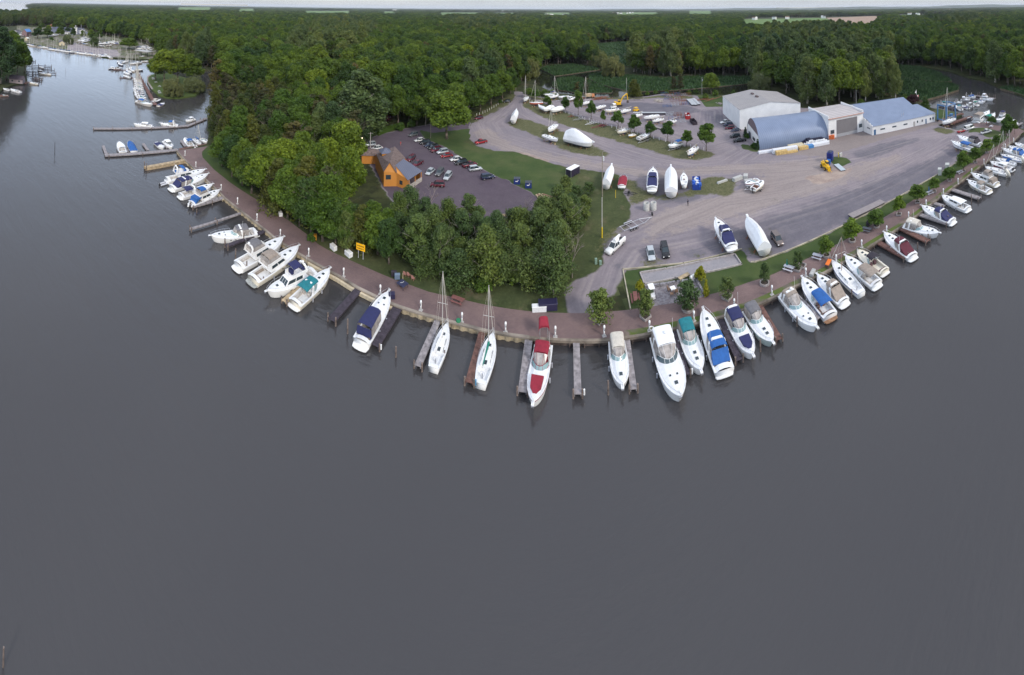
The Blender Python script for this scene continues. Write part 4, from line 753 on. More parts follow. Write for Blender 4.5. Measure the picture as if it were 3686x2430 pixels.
for vk, nm in enumerate(VAR):
    for ci in (0, 1):
        cmp_ = ng.nodes.new('FunctionNodeCompare'); cmp_.data_type = 'INT'; cmp_.operation = 'EQUAL'
        ins = [s for s in cmp_.inputs if s.enabled or s.type == 'INT']; ints = [s for s in cmp_.inputs if s.type == 'INT']; ng.links.new(named('vi', 'INT'), ints[0]); ints[1].default_value = vk
        ob = ng.nodes.new('GeometryNodeObjectInfo'); ob.transform_space = 'ORIGINAL'; ob.inputs['As Instance'].default_value = True
        try: ob.inputs['Object'].default_value = first_with(TP[nm][ci])
        except StopIteration: continue
        ip = ng.nodes.new('GeometryNodeInstanceOnPoints'); ng.links.new(gi.outputs[0], ip.inputs['Points']); ng.links.new(cmp_.outputs[0], ip.inputs['Selection']); ng.links.new(ob.outputs['Geometry'], ip.inputs['Instance'])
        ng.links.new(named('rz', 'FLOAT_VECTOR'), ip.inputs['Rotation']); ng.links.new(named('scl', 'FLOAT_VECTOR'), ip.inputs['Scale']); ng.links.new(ip.outputs[0], jo.inputs[0])
ng.links.new(jo.outputs[0], go.inputs[0]); md = fo.modifiers.new('forest', 'NODES'); md.node_group = ng
for i in range(26):
    x, y = rng.uniform(110, 560), 0; y = rng.uniform(90+x*.06, 112+x*.1); k = VAR[i % 7]; place_tree(k, x, y, 'tree standing in the harbour grounds behind the quay', h=random.uniform(9, 16), r=random.uniform(4, 7), name='broadleaf_tree', group='trees in the harbour grounds')
for i in range(30):
    q = got[i*2 % len(got)]+rng.normal(0, 2.0, 2); place_tree('shrub', 0, 0, 'low green undergrowth bush among the young birches', h=random.uniform(1.5, 3), r=random.uniform(1.2, 2.2), base=Vector((q[0], q[1], GZ)), name='bush', cat='shrub', group='undergrowth in the birch copse')
# low bushes along the wood edge and creek bank
for i, (x, y, r_) in enumerate([(1905,340,2.5),(1935,345,2.5),(1960,345,2.5),(1985,342,2.2),(1120,868,1.2),(1800,372,1.5),(2640,342,2),(2575,345,2.4),(2540,355,2),(1440,470,2.2),(1480,458,2.2),(2000,352,1.8),(1980,378,1.7),(2330,343,1.6),(2360,338,1.6),(2400,336,1.6),(2480,338,1.6),(2505,336,1.8),(3255,357,2),(3100,378,2.2)]):
    place_tree('shrub', x, y, 'low wild bush on the rough edge of the yard', h=r_*1.5, r=r_, name='bush', cat='shrub', group='bushes round the yard')
# clipped hedge beside the parking lot
hp = [P(1356,487), P(1400,470), P(1450,455)]; mb = MB()
for a, b in zip(hp, hp[1:]):
    c = (a+b)/2; d = b-a; mb.box((c.x, c.y, GZ+.9), (d.length, 2.2, 1.8), math.atan2(d.y, d.x), top=.93)
    for i in range(500):
        q = a.lerp(b, random.random()); w = random.uniform(-1.1, 1.1); n_ = Vector((-d.y, d.x, 0)).normalized(); z = GZ+1.82 if abs(w) < 1 else GZ+random.uniform(.1, 1.8); c_ = q+n_*w; c_.z = z; e = Vector([random.uniform(-.2, .2) for _ in range(3)]); g_ = Vector([random.uniform(-.2, .2) for _ in range(3)]); mb.add([c_-e, c_+g_, c_+e], [(0, 1, 2)])
tag(mb.build('hedge', LM['small']), 'long clipped green hedge along the far side of the parking lot', 'hedge')
# ---------------------------------------------------------------- boats
BOTTOM = M('antifouling', (.03, .04, .09), .7); BOTR = M('red_antifouling', (.2, .05, .03), .7); BOTG = M('green_antifouling', (.09, .25, .2), .7)
TEAK = M('teak', (.28, .15, .08), .7, var=.2, scale=2)
def hb(kind, t, B):
    if kind == 'sail': return B/2*max(.012, (.66+.34*math.sin(min(1, t/.48)*math.pi/2)) if t < .48 else (1-((t-.48)/.52)**2.0)**.95)
    return B/2*max(.015, (.93+.07*math.sin(min(1, t/.45)*math.pi/2)) if t < .45 else (1-((t-.45)/.55)**2.9)**.78)
def hull_parts(t_, kind, L_, B, F, rise, draft, hull, stripe=None, bottom=BOTTOM, cock=(.06, .36), floor=.65, deck=OFFW, crown=.22):
    ts = [0, .03, .08, .15, .25, .35, .45, .55, .65, .74, .82, .89, .94, .975, 1]
    zs = lambda t: F+rise*t*t
    secs = []
    for t in ts:
        b = hb(kind, t, B); z = zs(t); x = -L_/2+L_*t; ov = L_*.09*max(0, (t-.55)/.45)**2; tr = (.35 if kind == 'sail' else .12)*max(0, (.1-t)/.1)
        h = [(x-tr*-1, b, z), (x-ov*.12, b*.985, z-.22), (x-ov*.35, b*.93, z*.5), (x-ov*.8, b*(.84 if kind != 'sail' else .86), .06), (x-ov, b*(.72 if kind != 'sail' else .7), -draft*.45), (x-ov*1.05, 0, -draft*(1 if t < .8 else (1-t)/.2+.15))]
        secs.append(h+[(p[0], -p[1], p[2]) for p in h[-2::-1]])
    bd = [1, 0, 0, 2, 2, 2, 2, 0, 0, 1]; mb = MB(); mb.loft(secs, band=bd); mb.f.append(tuple(range(11))[::-1]); mb.m.append(0)
    mb.build('hull', [hull, stripe or hull, bottom], t_, True)
    # deck with sunken cockpit
    mb = MB(); ds = []; c0, c1 = cock
    tt = sorted(set(ts+[c0, c0+.004, c1, c1+.004]))
    for t in tt:
        b = hb(kind, t, B); z = zs(t); x = -L_/2+L_*t+.02*(t == 0); ins = min(.32, b*.25)
        if c0+.002 <= t <= c1+.002 and floor: h = [(x, b, z), (x, b-.05, z+.05), (x, b-ins, z+.03), (x, b-ins-.02, z-floor), (x, 0, z-floor)]
        else: k = crown*min(1, b/(B/2)); h = [(x, b, z), (x, b-.05, z+.05), (x, b-ins, z+.03), (x, (b-ins)*.6, z+.04+k*.75), (x, 0, z+.04+k)]
        ds.append(h+[(p[0], -p[1], p[2]) for p in h[-2::-1]])
    mb.loft(ds); mb.build('deck', deck, t_, False)
    return zs
def canopy(mb, x0, x1, w0, w1, z0, z1, drop, rise=.18, thick=.05, mi=0, n=5, nx=4):
    """curved fabric or moulded top: x0 aft .. x1 forward"""
    secs = []
    for i in range(nx+1):
        f = i/nx; x = x0+(x1-x0)*f; w = w0+(w1-w0)*f; z = z0+(z1-z0)*f+.09*math.sin(f*math.pi); top = []; bot = []
        for j in range(-n, n+1):
            q = j/n; y = w*math.sin(q*math.pi/2); zz = z-(drop*abs(q)**3.2)+rise*math.cos(q*math.pi/2)*.6; top.append((x, y, zz)); bot.append((x, y*.97, zz-thick))
        secs.append(top+bot[::-1])
    mb.loft(secs, mi, closed=True, caps=True); return mb
def windshield(mb, xb, xf, wb, wf, z, h, rake, n=7, mi=0):
    """curved screen from the sides (xb) round the front (xf)"""
    lo, hi = [], []
    for j in range(-n, n+1):
        q = abs(j/n); s_ = 1 if j >= 0 else -1
        if q > .6: f = (q-.6)/.4; x = xb+(xf-xb)*(1-f)*.75; y = wf+(wb-wf)*f
        else: f = q/.6; x = xf-(xf-xb)*.25*f**2; y = wf*f
        lo.append((x, y*s_, z)); hi.append((x-rake*(1 if q < .6 else 1-.5*(q-.6)/.4), y*s_*.93, z+h*(1 if q < .6 else 1-.45*(q-.6)/.4)))
    mb.loft([lo, hi], mi); return lo, hi
def rail(t_, kind, L_, B, zs, t0=.55, h=.55, name='bow_rail'):
    mb = MB(); n = 9
    for s_ in (-1, 1):
        top = []
        for i in range(n):
            t = t0+(1-t0)*i/(n-1); b = max(.08, hb(kind, min(t, .995), B)-.06); x = -L_/2+L_*t; z = zs(t); top.append((x+(.15 if i == n-1 else 0), b*s_, z+h))
            if i % 2 == 0: mb.tube((x, b*s_, z), top[-1], .018, n=4)
        mb.path(top, .022, 4)
        if s_ == -1: e = top[-1]
    mb.tube(top[-1], e, .022, n=4); mb.build(name, STEEL, t_)
def wheelhouse(t_, L_, w, x0, x1, z, h, name='cabin', mat=WHITE, rake=.5, glass=GLASS, tap=.86):
    mb = MB(); v = [(x0, -w, z), (x1, -w*.85, z), (x1, w*.85, z), (x0, w, z), (x0+.1, -w*tap, z+h), (x1-rake, -w*tap*.85, z+h), (x1-rake, w*tap*.85, z+h), (x0+.1, w*tap, z+h)]
    mb.add(v, [(0, 1, 2, 3), (4, 5, 6, 7), (0, 1, 5, 4), (1, 2, 6, 5), (2, 3, 7, 6), (3, 0, 4, 7)]); mb.build(name, mat, t_)
    mb = MB(); V = [Vector(p) for p in v]
    def pane(a, b, c, d, u0, u1, w0, w1, nrm):
        f = lambda u, q: a.lerp(b, u).lerp(d.lerp(c, u), q)+nrm*.015
        mb.add([f(u0, w0), f(u1, w0), f(u1, w1), f(u0, w1)], [(0, 1, 2, 3)])
    for s_, (a, b, c, d) in ((-1, (0, 1, 5, 4)), (1, (3, 2, 6, 7))):
        pane(V[a], V[b], V[c], V[d], .08, .46, .42, .88, Vector((0, s_, 0))); pane(V[a], V[b], V[c], V[d], .5, .93, .42, .88, Vector((0, s_, 0)))
    nf = (V[2]-V[1]).cross(V[5]-V[1]).normalized()
    for k in range(3): pane(V[1], V[2], V[6], V[5], .05+.31*k, .33+.31*k, .3, .92, nf)
    mb.build('window', glass, t_)
def extras(t_, L_, B, zs, hatch=2, arch=None, radar=False, anchor=True, antenna=False, plat=0, kind='motor', pulpit=True, hatchmat=None, pm=None, cr_=.34):
    xs = lambda t: -L_/2+L_*t
    for i in range(hatch):
        mb = MB(); t = (.8, .68, .62)[i] if hatch < 3 else (.82, .7, .7)[i]; y = 0 if (hatch < 3 or i == 0) else (.55 if i == 1 else -.55); s = .5 if y == 0 else .28
        mb.box((xs(t), y, zs(t)+.06+cr_*min(1, hb(kind, t, B)/(B/2))+(-.05 if y else 0)), (s, s, .07)); mb.build('hatch', hatchmat or GLASS, t_)
    if arch is not None:
        x, w, z, h = arch; mb = MB(); pts = [(x-.35, -w, z), (x, -w*.93, z+h*.75), (x+.12, -w*.55, z+h), (x+.12, w*.55, z+h), (x, w*.93, z+h*.75), (x-.35, w, z)]
        secs = []
        for i, p in enumerate(pts): secs.append([(p[0]-.22, p[1], p[2]), (p[0]+.22, p[1], p[2]), (p[0]+.22, p[1]*.95, p[2]+.1), (p[0]-.22, p[1]*.95, p[2]+.1)])
        mb.loft(secs, closed=True, caps=True); mb.build('radar_arch', WHITE, t_)
        if radar: mb = MB(); mb.ball((x+.1, .25, z+h+.3), .3, 10, sq=.7); mb.build('radar_dome', WHITE, t_)
        mb = MB(); mb.tube((x, w*.8, z+h*.8), (x-.3, w*.85, z+h+2.0), .018, n=4); mb.build('antenna', WHITE, t_)
    if plat: mb = MB(); w = hb(kind, 0, B)*.92; n = 6; mb.prism([(-L_/2+.05, -w)]+[(-L_/2-plat*math.cos((j/n-.5)*math.pi)**.35, w*math.sin((j/n-.5)*math.pi)) for j in range(1, n)]+[(-L_/2+.05, w)], .25, .38); mb.build('swim_platform', pm or WHITE, t_)
    if L_ > 7.5:
        for q in (.3, .55):
            for s_ in (-1, 1): mb = MB(); y = s_*(hb('motor', q, B)+.14); mb.tube((xs(q), y, .15), (xs(q), y, .8), .13, n=6); mb.build('fender', M('fender_grey', (.35,.36,.4), .5), t_)
    if pulpit: mb = MB(); mb.box((L_/2+.05, 0, zs(1)+.03), (1.0, .42, .1)); mb.build('bow_pulpit', WHITE, t_)
    if anchor: mb = MB(); x = L_/2+.5*bool(pulpit); mb.tube((x-.6, 0, zs(1)+.13), (x+.12, 0, zs(1)+.02), .045, n=5); mb.box((x+.1, 0, zs(1)-.1), (.12, .4, .22)); mb.build('anchor', STEEL, t_)
def seats(t_, L_, B, t0, t1, z, mat=INTER):
    mb = MB(); x0, x1 = -L_/2+L_*t0, -L_/2+L_*t1; w = B*.5-.55
    mb.box((x0+.35, 0, z+.25), (.6, w*2, .5)); mb.box((x1-.4, w*.55, z+.4), (.55, .55, .8)); mb.box((x1-.4, -w*.55, z+.4), (.55, .55, .8)); mb.box(((x0+x1)/2, w*.85, z+.2), ((x1-x0)*.5, .4, .4)); mb.build('seat', mat, t_)
def stand_it(t_, L_, B, lift, sail=False):
    for i, (x, s_) in enumerate([(-.3, -1), (-.3, 1), (.15, -1), (.15, 1)]):
        mb = MB(); p = (x*L_, s_*B*.32, -.15); mb.tube(p, (p[0], s_*B*.42, -lift+.05), .05, n=5); mb.tube((p[0]-.35, s_*B*.5, -lift), (p[0], s_*B*.4, -lift*.5), .035, n=4); mb.tube((p[0]+.35, s_*B*.5, -lift), (p[0], s_*B*.4, -lift*.5), .035, n=4); mb.build('jack_stand', M('stand_orange', (.32, .12, .06), .7), t_)
    mb = MB()
    for x in (-.25, .1, .28): mb.box((x*L_, 0, -lift+.15+(.25 if not sail else 0)), (.4, .9, .3 if sail else .8))
    mb.build('keel_block', WOODT, t_)
def trailer(name, label, a, b, w=2.2, axles=2, z=GZ, bunks=False, mat=None, group=None, hgt=.55):
    A, Bp = a, b; d = Bp-A; L_ = d.length; t = thing(name, label, 'trailer', ((A+Bp)/2).to_tuple(), math.atan2(d.y, d.x), group); m = mat or STEEL
    mb = MB(); rx = L_*.18
    for s_ in (-1, 1): mb.box((-L_*.16, s_*w*.36, hgt), (L_*.68, .12, .14)); mb.tube((rx, s_*w*.36, hgt), (L_/2-.3, 0, hgt-.05), .07, n=5)
    for i in range(4): mb.box((-L_*.48+i*L_*.21, 0, hgt-.04), (.1, w*.72, .1))
    mb.tube((L_/2-.8, 0, hgt-.04), (L_/2, 0, hgt-.06), .07, n=6); mb.build('frame', m, t)
    for i in range(axles):
        for s_ in (-1, 1):
            x = -L_*.2+(i-(axles-1)/2)*.85; q = MB(); q.tube((x, s_*(w*.5-.12), .33), (x, s_*(w*.5+.12), .33), .33, n=12); o = q.build('wheel', DARK, t); q = MB(); q.tube((x, s_*(w*.5+.1), .33), (x, s_*(w*.5+.13), .33), .17, n=10); q.build('rim', STEEL, o)
            q = MB(); q.box((x, s_*w*.5, .73), (.8, .3, .05)); q.build('fender', m, t)
    if bunks:
        mb = MB()
        for s_ in (-1, 1):
            for k in range(4): mb.tube((-L_*.4+k*L_*.2, s_*w*.36, hgt), (-L_*.4+k*L_*.2, s_*w*.44, hgt+1.3), .05, n=4)
        mb.build('bunk_post', m, t)
    return t

def boat(label, bow, stern, kind='express', B=None, canvas='navy', hull=WHITE, stripe=None, z=None, lift=0, name=None, cat='boat', group=None, **o):
    """bow / stern are photograph pixels of the deck ends"""
    zd = (1.1 if z is None else z)+lift; a = P(stern[0], stern[1], zd); b = P(bow[0], bow[1], zd); d = b-a; L_ = o.get('L', d.length); c = (a+b)/2
    if kind == 'sail': return sailboat(label, c, L_, math.atan2(d.y, d.x), B or L_*.3, canvas, hull, stripe, lift, group, **o)
    base = GZ+lift if lift else 0
    t = thing(name or {'express': 'motor_boat', 'fly': 'motor_yacht', 'open': 'runabout', 'wrap': 'wrapped_boat', 'hard': 'cabin_boat', 'cover': 'covered_boat'}[kind], label, cat, (c.x, c.y, base), math.atan2(d.y, d.x), group)
    B = B or (2.0+L_*.125); cv = COL.get(canvas, NAVY); k = L_/10; xs = lambda q: -L_/2+L_*q
    F, rise = .95*k**.5, .55*k; crown = .34 if kind in ('express', 'fly') else .22; cock = o.get('cock', (.06, .36)); fl = .6*k**.5
    if kind == 'wrap':
        zs = hull_parts(t, 'motor', L_, B, F, rise, .7*k, hull, stripe, o.get('bottom', BOTTOM), cock=(.9, .9), floor=0)
        mb = MB(); secs = []; pk = o.get('peak', 1.9)
        for q in (0, .04, .12, .22, .35, .5, .62, .75, .87, .95, 1):
            bb = hb('motor', q, B)*1.02; zz = zs(q); hh = pk*k*(.62+.38*math.sin(min(1, q/.33)*math.pi/2)) if q < .38 else pk*k*(1-.0)*max(.12, 1-((q-.38)/.62)**1.1*.9)
            if o.get('stern_peak'): hh = pk*k*(1-.75*q)
            x = xs(q); r_ = .03*math.sin(q*40); h = [(x, bb, zz-.35), (x, bb*1.01, zz+.05), (x, bb*(.75+r_), zz+hh*.42), (x, bb*.3, zz+hh*.86), (x, 0, zz+hh)]; secs.append(h+[(p[0], -p[1], p[2]) for p in h[-2::-1]])
        mb.loft(secs); mb.f += [tuple(range(9))[::-1]]; mb.m += [0]; mb.box((L_/2+.15, 0, zs(1)+.2), (.8, .5, .45)); mb.build('shrink_wrap_cover', WRAP, t, False)
        if lift: stand_it(t, L_, B, lift)
        return t
    zs = hull_parts(t, 'motor', L_, B, F, rise, .7*k, hull, stripe, o.get('bottom', BOTTOM), cock=cock, floor=fl, deck=o.get('deck', OFFW), crown=crown)
    if o.get('rail', kind != 'open'): rail(t, 'motor', L_, B, zs)
    zc = F+.1; w = B/2-.3; seats(t, L_, B, cock[0], cock[1], F-fl, o.get('interior', INTER))
    if kind == 'cover':
        mb = MB(); secs = []; q0, q1 = o.get('span', (.03, .62))
        for i in range(7):
            q = q0+(q1-q0)*i/6; bb = hb('motor', q, B)*1.01; hh = (.15+.5*math.sin(math.pi*min(1, (i+.6)/6.6)))*k*o.get('hump', 1); x = xs(q); h = [(x, bb, zs(q)-.12), (x, bb*.97, zs(q)+.08), (x, bb*.55, zs(q)+hh*.8), (x, 0, zs(q)+hh)]; secs.append(h+[(p[0], -p[1], p[2]) for p in h[-2::-1]])
        mb.loft(secs); mb.f += [tuple(range(7))[::-1], tuple(range(len(mb.v)-7, len(mb.v)))]; mb.m += [0, 0]; mb.build('cover', cv, t)
        if o.get('frame'): mb = MB(); [mb.path([(xs(.3)+s_*.1, -w, zc), (xs(.3), -w*.9, zc+1.6), (xs(.3), w*.9, zc+1.6), (xs(.3)+s_*.1, w, zc)], .03, 4) for s_ in (0, 1)]; mb.build('arch_frame', STEEL, t)
    elif kind in ('express', 'open'):
        wt = o.get('ws', .5 if kind == 'express' else .46); xf = xs(wt+.1); xb = xs(wt-.08); hz = zs(wt)+.1; hgt = .62 if kind == 'express' else .4
        mb = MB(); lo, hi = windshield(mb, xb, xf, w+.05, w*.62, hz, hgt, .75*k); mb.build('windshield', o.get('gm', LGLASS), t)
        mb = MB(); mb.path(hi, .035, 4); mb.path(lo, .04, 4)
        for i in (4, 7, 10): mb.tube(lo[i], hi[i], .03, n=4)
        mb.build('windshield_frame', o.get('fm', WHITE), t)
        if canvas:
            sp = o.get('top', (wt-.32, wt-.02)); ht = o.get('th', 1.85); mb = MB(); canopy(mb, xs(sp[0]), xs(sp[1]), w*.95, w*.85, zc+ht-.25, zc+ht-.3, .3); mb.build('canopy', cv, t)
            if o.get('encl', True):
                mb = MB(); x1 = xs(sp[1]); q = [(x1-.0, -w*.83, zc+ht-.5), (x1+.1, -w*.45, zc+ht-.28), (x1+.1, w*.45, zc+ht-.28), (x1, w*.83, zc+ht-.5)]; g = [hi[2], hi[5], hi[9], hi[12]]; mb.loft([q, g])
                for s_ in (-1, 1): mb.add([(xs(sp[0]), s_*w*.95, zc+ht-.5), (x1, s_*w*.83, zc+ht-.5), (xb+.1, s_*(w+.02), hz+.25), (xs(sp[0])-.1, s_*(w+.05), zc+.05)], [(0, 1, 2, 3)])
                mb.build('clear_panel', VINYL, t)
                mb = MB(); mb.path(q, .03, 4); [mb.tube(q[i], g[i], .025, n=4) for i in range(4)]; mb.build('panel_frame', cv, t)
            else:
                mb = MB()
                for s_ in (-1, 1):
                    for f in (0, 1): mb.tube((xs((sp[0]+sp[1])/2), s_*w, zc), (xs(sp[f]), s_*w*.93, zc+ht-.5), .025, n=4)
                mb.build('canopy_frame', STEEL, t)
        if o.get('aft'): mb = MB(); x0, x1 = xs(cock[0]+.02), xs(o.get('top', (wt-.32, 0))[0]); z1 = zc+1.3; mb.add([(x0, -w, zc), (x0, w, zc), (x1, w*.95, z1), (x1, -w*.95, z1), (x1, w, zc), (x1, -w, zc)], [(0, 1, 2, 3), (1, 4, 2), (0, 3, 5)]); mb.build('aft_curtain', COL.get(o['aft'], cv), t)
        if o.get('sunpad'): mb = MB(); h = zs(.78)+.36; mb.prism([(xs(.62), -w*.72), (xs(.62), w*.72), (xs(.8), w*.62), (xs(.89), w*.2), (xs(.89), -w*.2), (xs(.8), -w*.62)], h-.2, h+.07); mb.build('sun_pad', cv, t)
    elif kind == 'hard':
        h0 = o.get('ch', 1.15); wheelhouse(t, L_, w*.92, xs(o.get('x0', .3)), xs(o.get('x1', .62)), zs(.4)+.02, h0)
        mb = MB(); canopy(mb, xs(o.get('r0', .22)), xs(o.get('x1', .62)-.07), w*.95, w*.85, zs(.4)+h0+.02, zs(.4)+h0-.02, .1, .1, .09); mb.build('roof', COL.get(canvas, WHITE), t)
        mb = MB(); [mb.tube((xs(o.get('r0', .22))+.1, s_*w, zc), (xs(o.get('r0', .22))+.1, s_*w*.88, zc+h0), .03, n=4) for s_ in (-1, 1)]; mb.build('roof_post', STEEL, t)
    elif kind == 'fly':
        c0, c1 = o.get('cab', (.27, .66)); h0 = 1.25; wheelhouse(t, L_, w*.98, xs(c0), xs(c1), zs(.45)+.03, h0, rake=1.0*k)
        zf = zs(.45)+h0+.05; f0, f1 = o.get('flyspan', (c0-.07, c1-.13)); mb = MB(); mb.prism([(xs(f0), -w*.92), (xs(f1)-.5, -w*.9), (xs(f1)+.1, -w*.5), (xs(f1)+.1, w*.5), (xs(f1)-.5, w*.9), (xs(f0), w*.92)], zf, zf+.1); mb.build('flybridge_deck', WHITE, t)
        mb = MB(); o_ = [(xs(f0)+.1, -w*.9), (xs(f1)-.5, -w*.88), (xs(f1)+.05, -w*.45), (xs(f1)+.05, w*.45), (xs(f1)-.5, w*.88), (xs(f0)+.1, w*.9)]; mb.loft([[(x, y, zf+.1) for x, y in o_], [(x+.05, y*1.02, zf+.62) for x, y in o_], [(x-.05, y*.96, zf+.64) for x, y in o_], [(x-.1, y*.93, zf+.1) for x, y in o_]]); mb.build('flybridge_coaming', WHITE, t)
        mb = MB(); mb.box((xs(f1)-1.2, -.3, zf+.5), (.5, 1.2, .8)); mb.box((xs(f0)+.5, 0, zf+.35), (.5, w*1.3, .45)); mb.build('helm_seat', o.get('seatmat', INTER), t)
        if canvas:
            sp = o.get('top', (f0+.04, f1-.1)); ht = 1.9; mb = MB(); canopy(mb, xs(sp[0]), xs(sp[1]), w*.86, w*.8, zf+ht-.15, zf+ht-.2, .35 if o.get('encl', True) else .12); mb.build('canopy', cv, t)
            if o.get('encl', True):
                mb = MB(); mb.loft([[(xs(sp[0]), -w*.84, zf+ht-.4), (xs(sp[1]), -w*.78, zf+ht-.45), (xs(sp[1])+.02, w*.78, zf+ht-.45), (xs(sp[0]), w*.84, zf+ht-.4)], [(xs(sp[0])-.05, -w*.9, zf+.62), (xs(f1)-.45, -w*.84, zf+.62), (xs(f1)-.45, w*.84, zf+.62), (xs(sp[0])-.05, w*.9, zf+.62)]], closed=True); mb.build('clear_panel', VINYL, t)
            else: mb = MB(); [mb.tube((xs((sp[0]+sp[1])/2), s_*w*.8, zf+.6), (xs(sp[f]), s_*w*.75, zf+ht-.2), .03, n=4) for s_ in (-1, 1) for f in (0, 1)]; mb.build('canopy_frame', STEEL, t)
        if o.get('aft'): mb = MB(); x0 = xs(.05); mb.add([(x0, -w, zc), (x0, w, zc), (xs(c0), w*.92, zf), (xs(c0), -w*.92, zf), (x0+.3, -w*.9, zc+1.2), (x0+.3, w*.9, zc+1.2)], [(0, 1, 5, 4), (4, 5, 2, 3), (1, 2, 5), (0, 4, 3)]); mb.build('aft_curtain', COL.get(o['aft'], cv), t)
        if o.get('farch'): extras(t, L_, B, zs, 0, (xs(f0)+.3, w*.85, zf+.1, o['farch']), True, False, pulpit=False)
    ar = o.get('arch')
    extras(t, L_, B, zs, o.get('hatch', 2), (xs(ar), w+.1, zc-.05, o.get('ah', 1.75)) if ar else None, o.get('radar', False), o.get('anchor', kind != 'open'), False, o.get('plat', .7*k if kind != 'open' else .3), pulpit=o.get('pulpit', kind in ('express', 'fly')), pm=o.get('pm'), cr_=crown)
    if o.get('outboard'):
        for y in ((0,) if o['outboard'] == 1 else (-.35, .35)): mb = MB(); mb.box((-L_/2-.35, y, F+.15), (.5, .36, .55), top=.8); mb.box((-L_/2-.35, y, F-.6), (.22, .16, 1.0)); mb.build('outboard_motor', M('outboard_cowl', (.05, .05, .06), .35), t)
    if stripe is None and o.get('portlight', kind in ('express', 'fly')):
        for s_ in (-1, 1): mb = MB(); [mb.box((xs(q), s_*(hb('motor', q, B)*.965), zs(q)*.66), (.5, .04, .16)) for q in (.5, .6)]; mb.build('portlight', GLASS, t)
    if lift and not o.get('trailer'): stand_it(t, L_, B, lift)
    return t
def sailboat(label, c, L_, rz, B, canvas, hull, stripe, lift, group, mast=12.0, masth=True, boom=True, dodger=None, mx=.57, bottom=BOTTOM, wheel=True, wrap=False, lean=0, furl=True, laid=False, cabin=WHITE, simple=False, **o):
    base = GZ+lift if lift else 0; t = thing('sailboat', label, 'sailboat', (c.x, c.y, base), rz, group); cv = COL.get(canvas); xs = lambda q: -L_/2+L_*q; k = L_/9
    zs = hull_parts(t, 'sail', L_, B, .85*k**.4, .3*k, .45*k, hull, stripe or hull, bottom, cock=(.07, .3), floor=.4, crown=.08); F = zs(.3)
    if lift or not simple: mb = MB(); mb.loft([[(xs(.38), .08, -.3*k), (xs(.62), .08, -.3*k), (xs(.62), -.08, -.3*k), (xs(.38), -.08, -.3*k)], [(xs(.42), .07, -1.3*k), (xs(.57), .07, -1.3*k), (xs(.57), -.07, -1.3*k), (xs(.42), -.07, -1.3*k)]], closed=True, caps=True); mb.build('keel', bottom, t)
    mb = MB(); w = B*.29; mb.loft([[(xs(q), -ww, F+.02), (xs(q), -ww*.85, F+h), (xs(q), ww*.85, F+h), (xs(q), ww, F+.02)] for q, ww, h in ((.3, w, .42), (.5, w, .42), (.66, w*.75, .34), (.76, w*.35, .14))], caps=True); mb.build('cabin_trunk', cabin, t)
    mb = MB(); [mb.box((xs(q), s_*w*.95, F+.22), (.55*k, .03, .12)) for q in (.4, .5, .58) for s_ in (-1, 1)]; mb.build('portlight', GLASS, t)
    mb = MB(); mb.box((xs(.7), 0, F+.33), (.5, .5, .06)); mb.box((xs(.34), 0, F+.43), (.7, .6, .06)); mb.build('hatch', o.get('hatchmat', GLASS), t)
    rail(t, 'sail', L_, B, zs, .86, .55); 
    if not simple: rail(t, 'sail', L_, B, zs, 0.02, .5, 'lifeline') if not o.get('nolife') else None
    if wrap: pass
    if masth:
        z0 = F+.35; mb = MB(); mb.tube((xs(mx), 0, z0), (xs(mx)-lean, 0, mast), *((.13, .1) if simple else (.085, .06)), 7); m_ = mb.build('mast', o.get('mastmat', ALU), t)
        mb = MB(); zz = z0+(mast-z0)*.52; mb.tube((xs(mx), -B*.34, zz), (xs(mx), B*.34, zz), .035, n=4); mb.build('spreader', ALU, m_)
        mb = MB(); top = (xs(mx)-lean, 0, mast-.1); mb.tube((xs(.99), 0, zs(1)), top, .03 if not furl else .055, n=4); mb.tube((xs(.01), 0, zs(0)), top, .014, n=3)
        for s_ in (-1, 1): mb.tube((xs(mx), s_*B*.46, F), (xs(mx), s_*B*.34, zz), .013, n=3); mb.tube((xs(mx), s_*B*.34, zz), top, .013, n=3)
        mb.build('rigging', o.get('furlmat', M('furled_sail', (.6, .57, .5), .8)), t)
        if boom:
            zb = F+1.25; mb = MB(); mb.tube((xs(mx)-.1, 0, zb), (xs(.14), 0, zb-.05), .06, n=6); mb.build('boom', ALU, t)
            if cv: mb = MB(); mb.loft([[(xs(mx)+.12-(xs(mx)-xs(.16))*f, r_*math.sin(a)*.75, zb+.1+r_*math.cos(a)*1.3) for a in [j*math.pi/4 for j in range(8)]] for f, r_ in ((0, .3), (.15, .24), (.6, .16), (1, .1))], closed=True, caps=True); mb.build('sail_cover', cv, t)
    if laid: mb = MB(); mb.tube((xs(-.12), 0, F+1.1), (xs(1.12), 0, F+.95), .09, .07, 6); mb.build('mast', ALU, t); mb = MB(); [mb.box((xs(q), 0, F+.55), (.1, .5, 1.0)) for q in (.1, .95)]; mb.build('mast_crutch', WOODT, t)
    if dodger: mb = MB(); canopy(mb, xs(.24), xs(.4), w*1.1, w, F+1.15, F+.85, .6); mb.build('dodger', COL[dodger], t)
    if wheel: mb = MB(); n = 12; c_ = (xs(.13), F+.35); pts = [(c_[0], .38*math.cos(2*math.pi*j/n), c_[1]+.38*math.sin(2*math.pi*j/n)) for j in range(n+1)]; mb.path(pts, .02, 4); mb.box((c_[0]+.1, 0, F), (.2, .2, .7)); mb.build('steering_wheel', STEEL, t)
    if lift: stand_it(t, L_, B, lift, True)
    return t

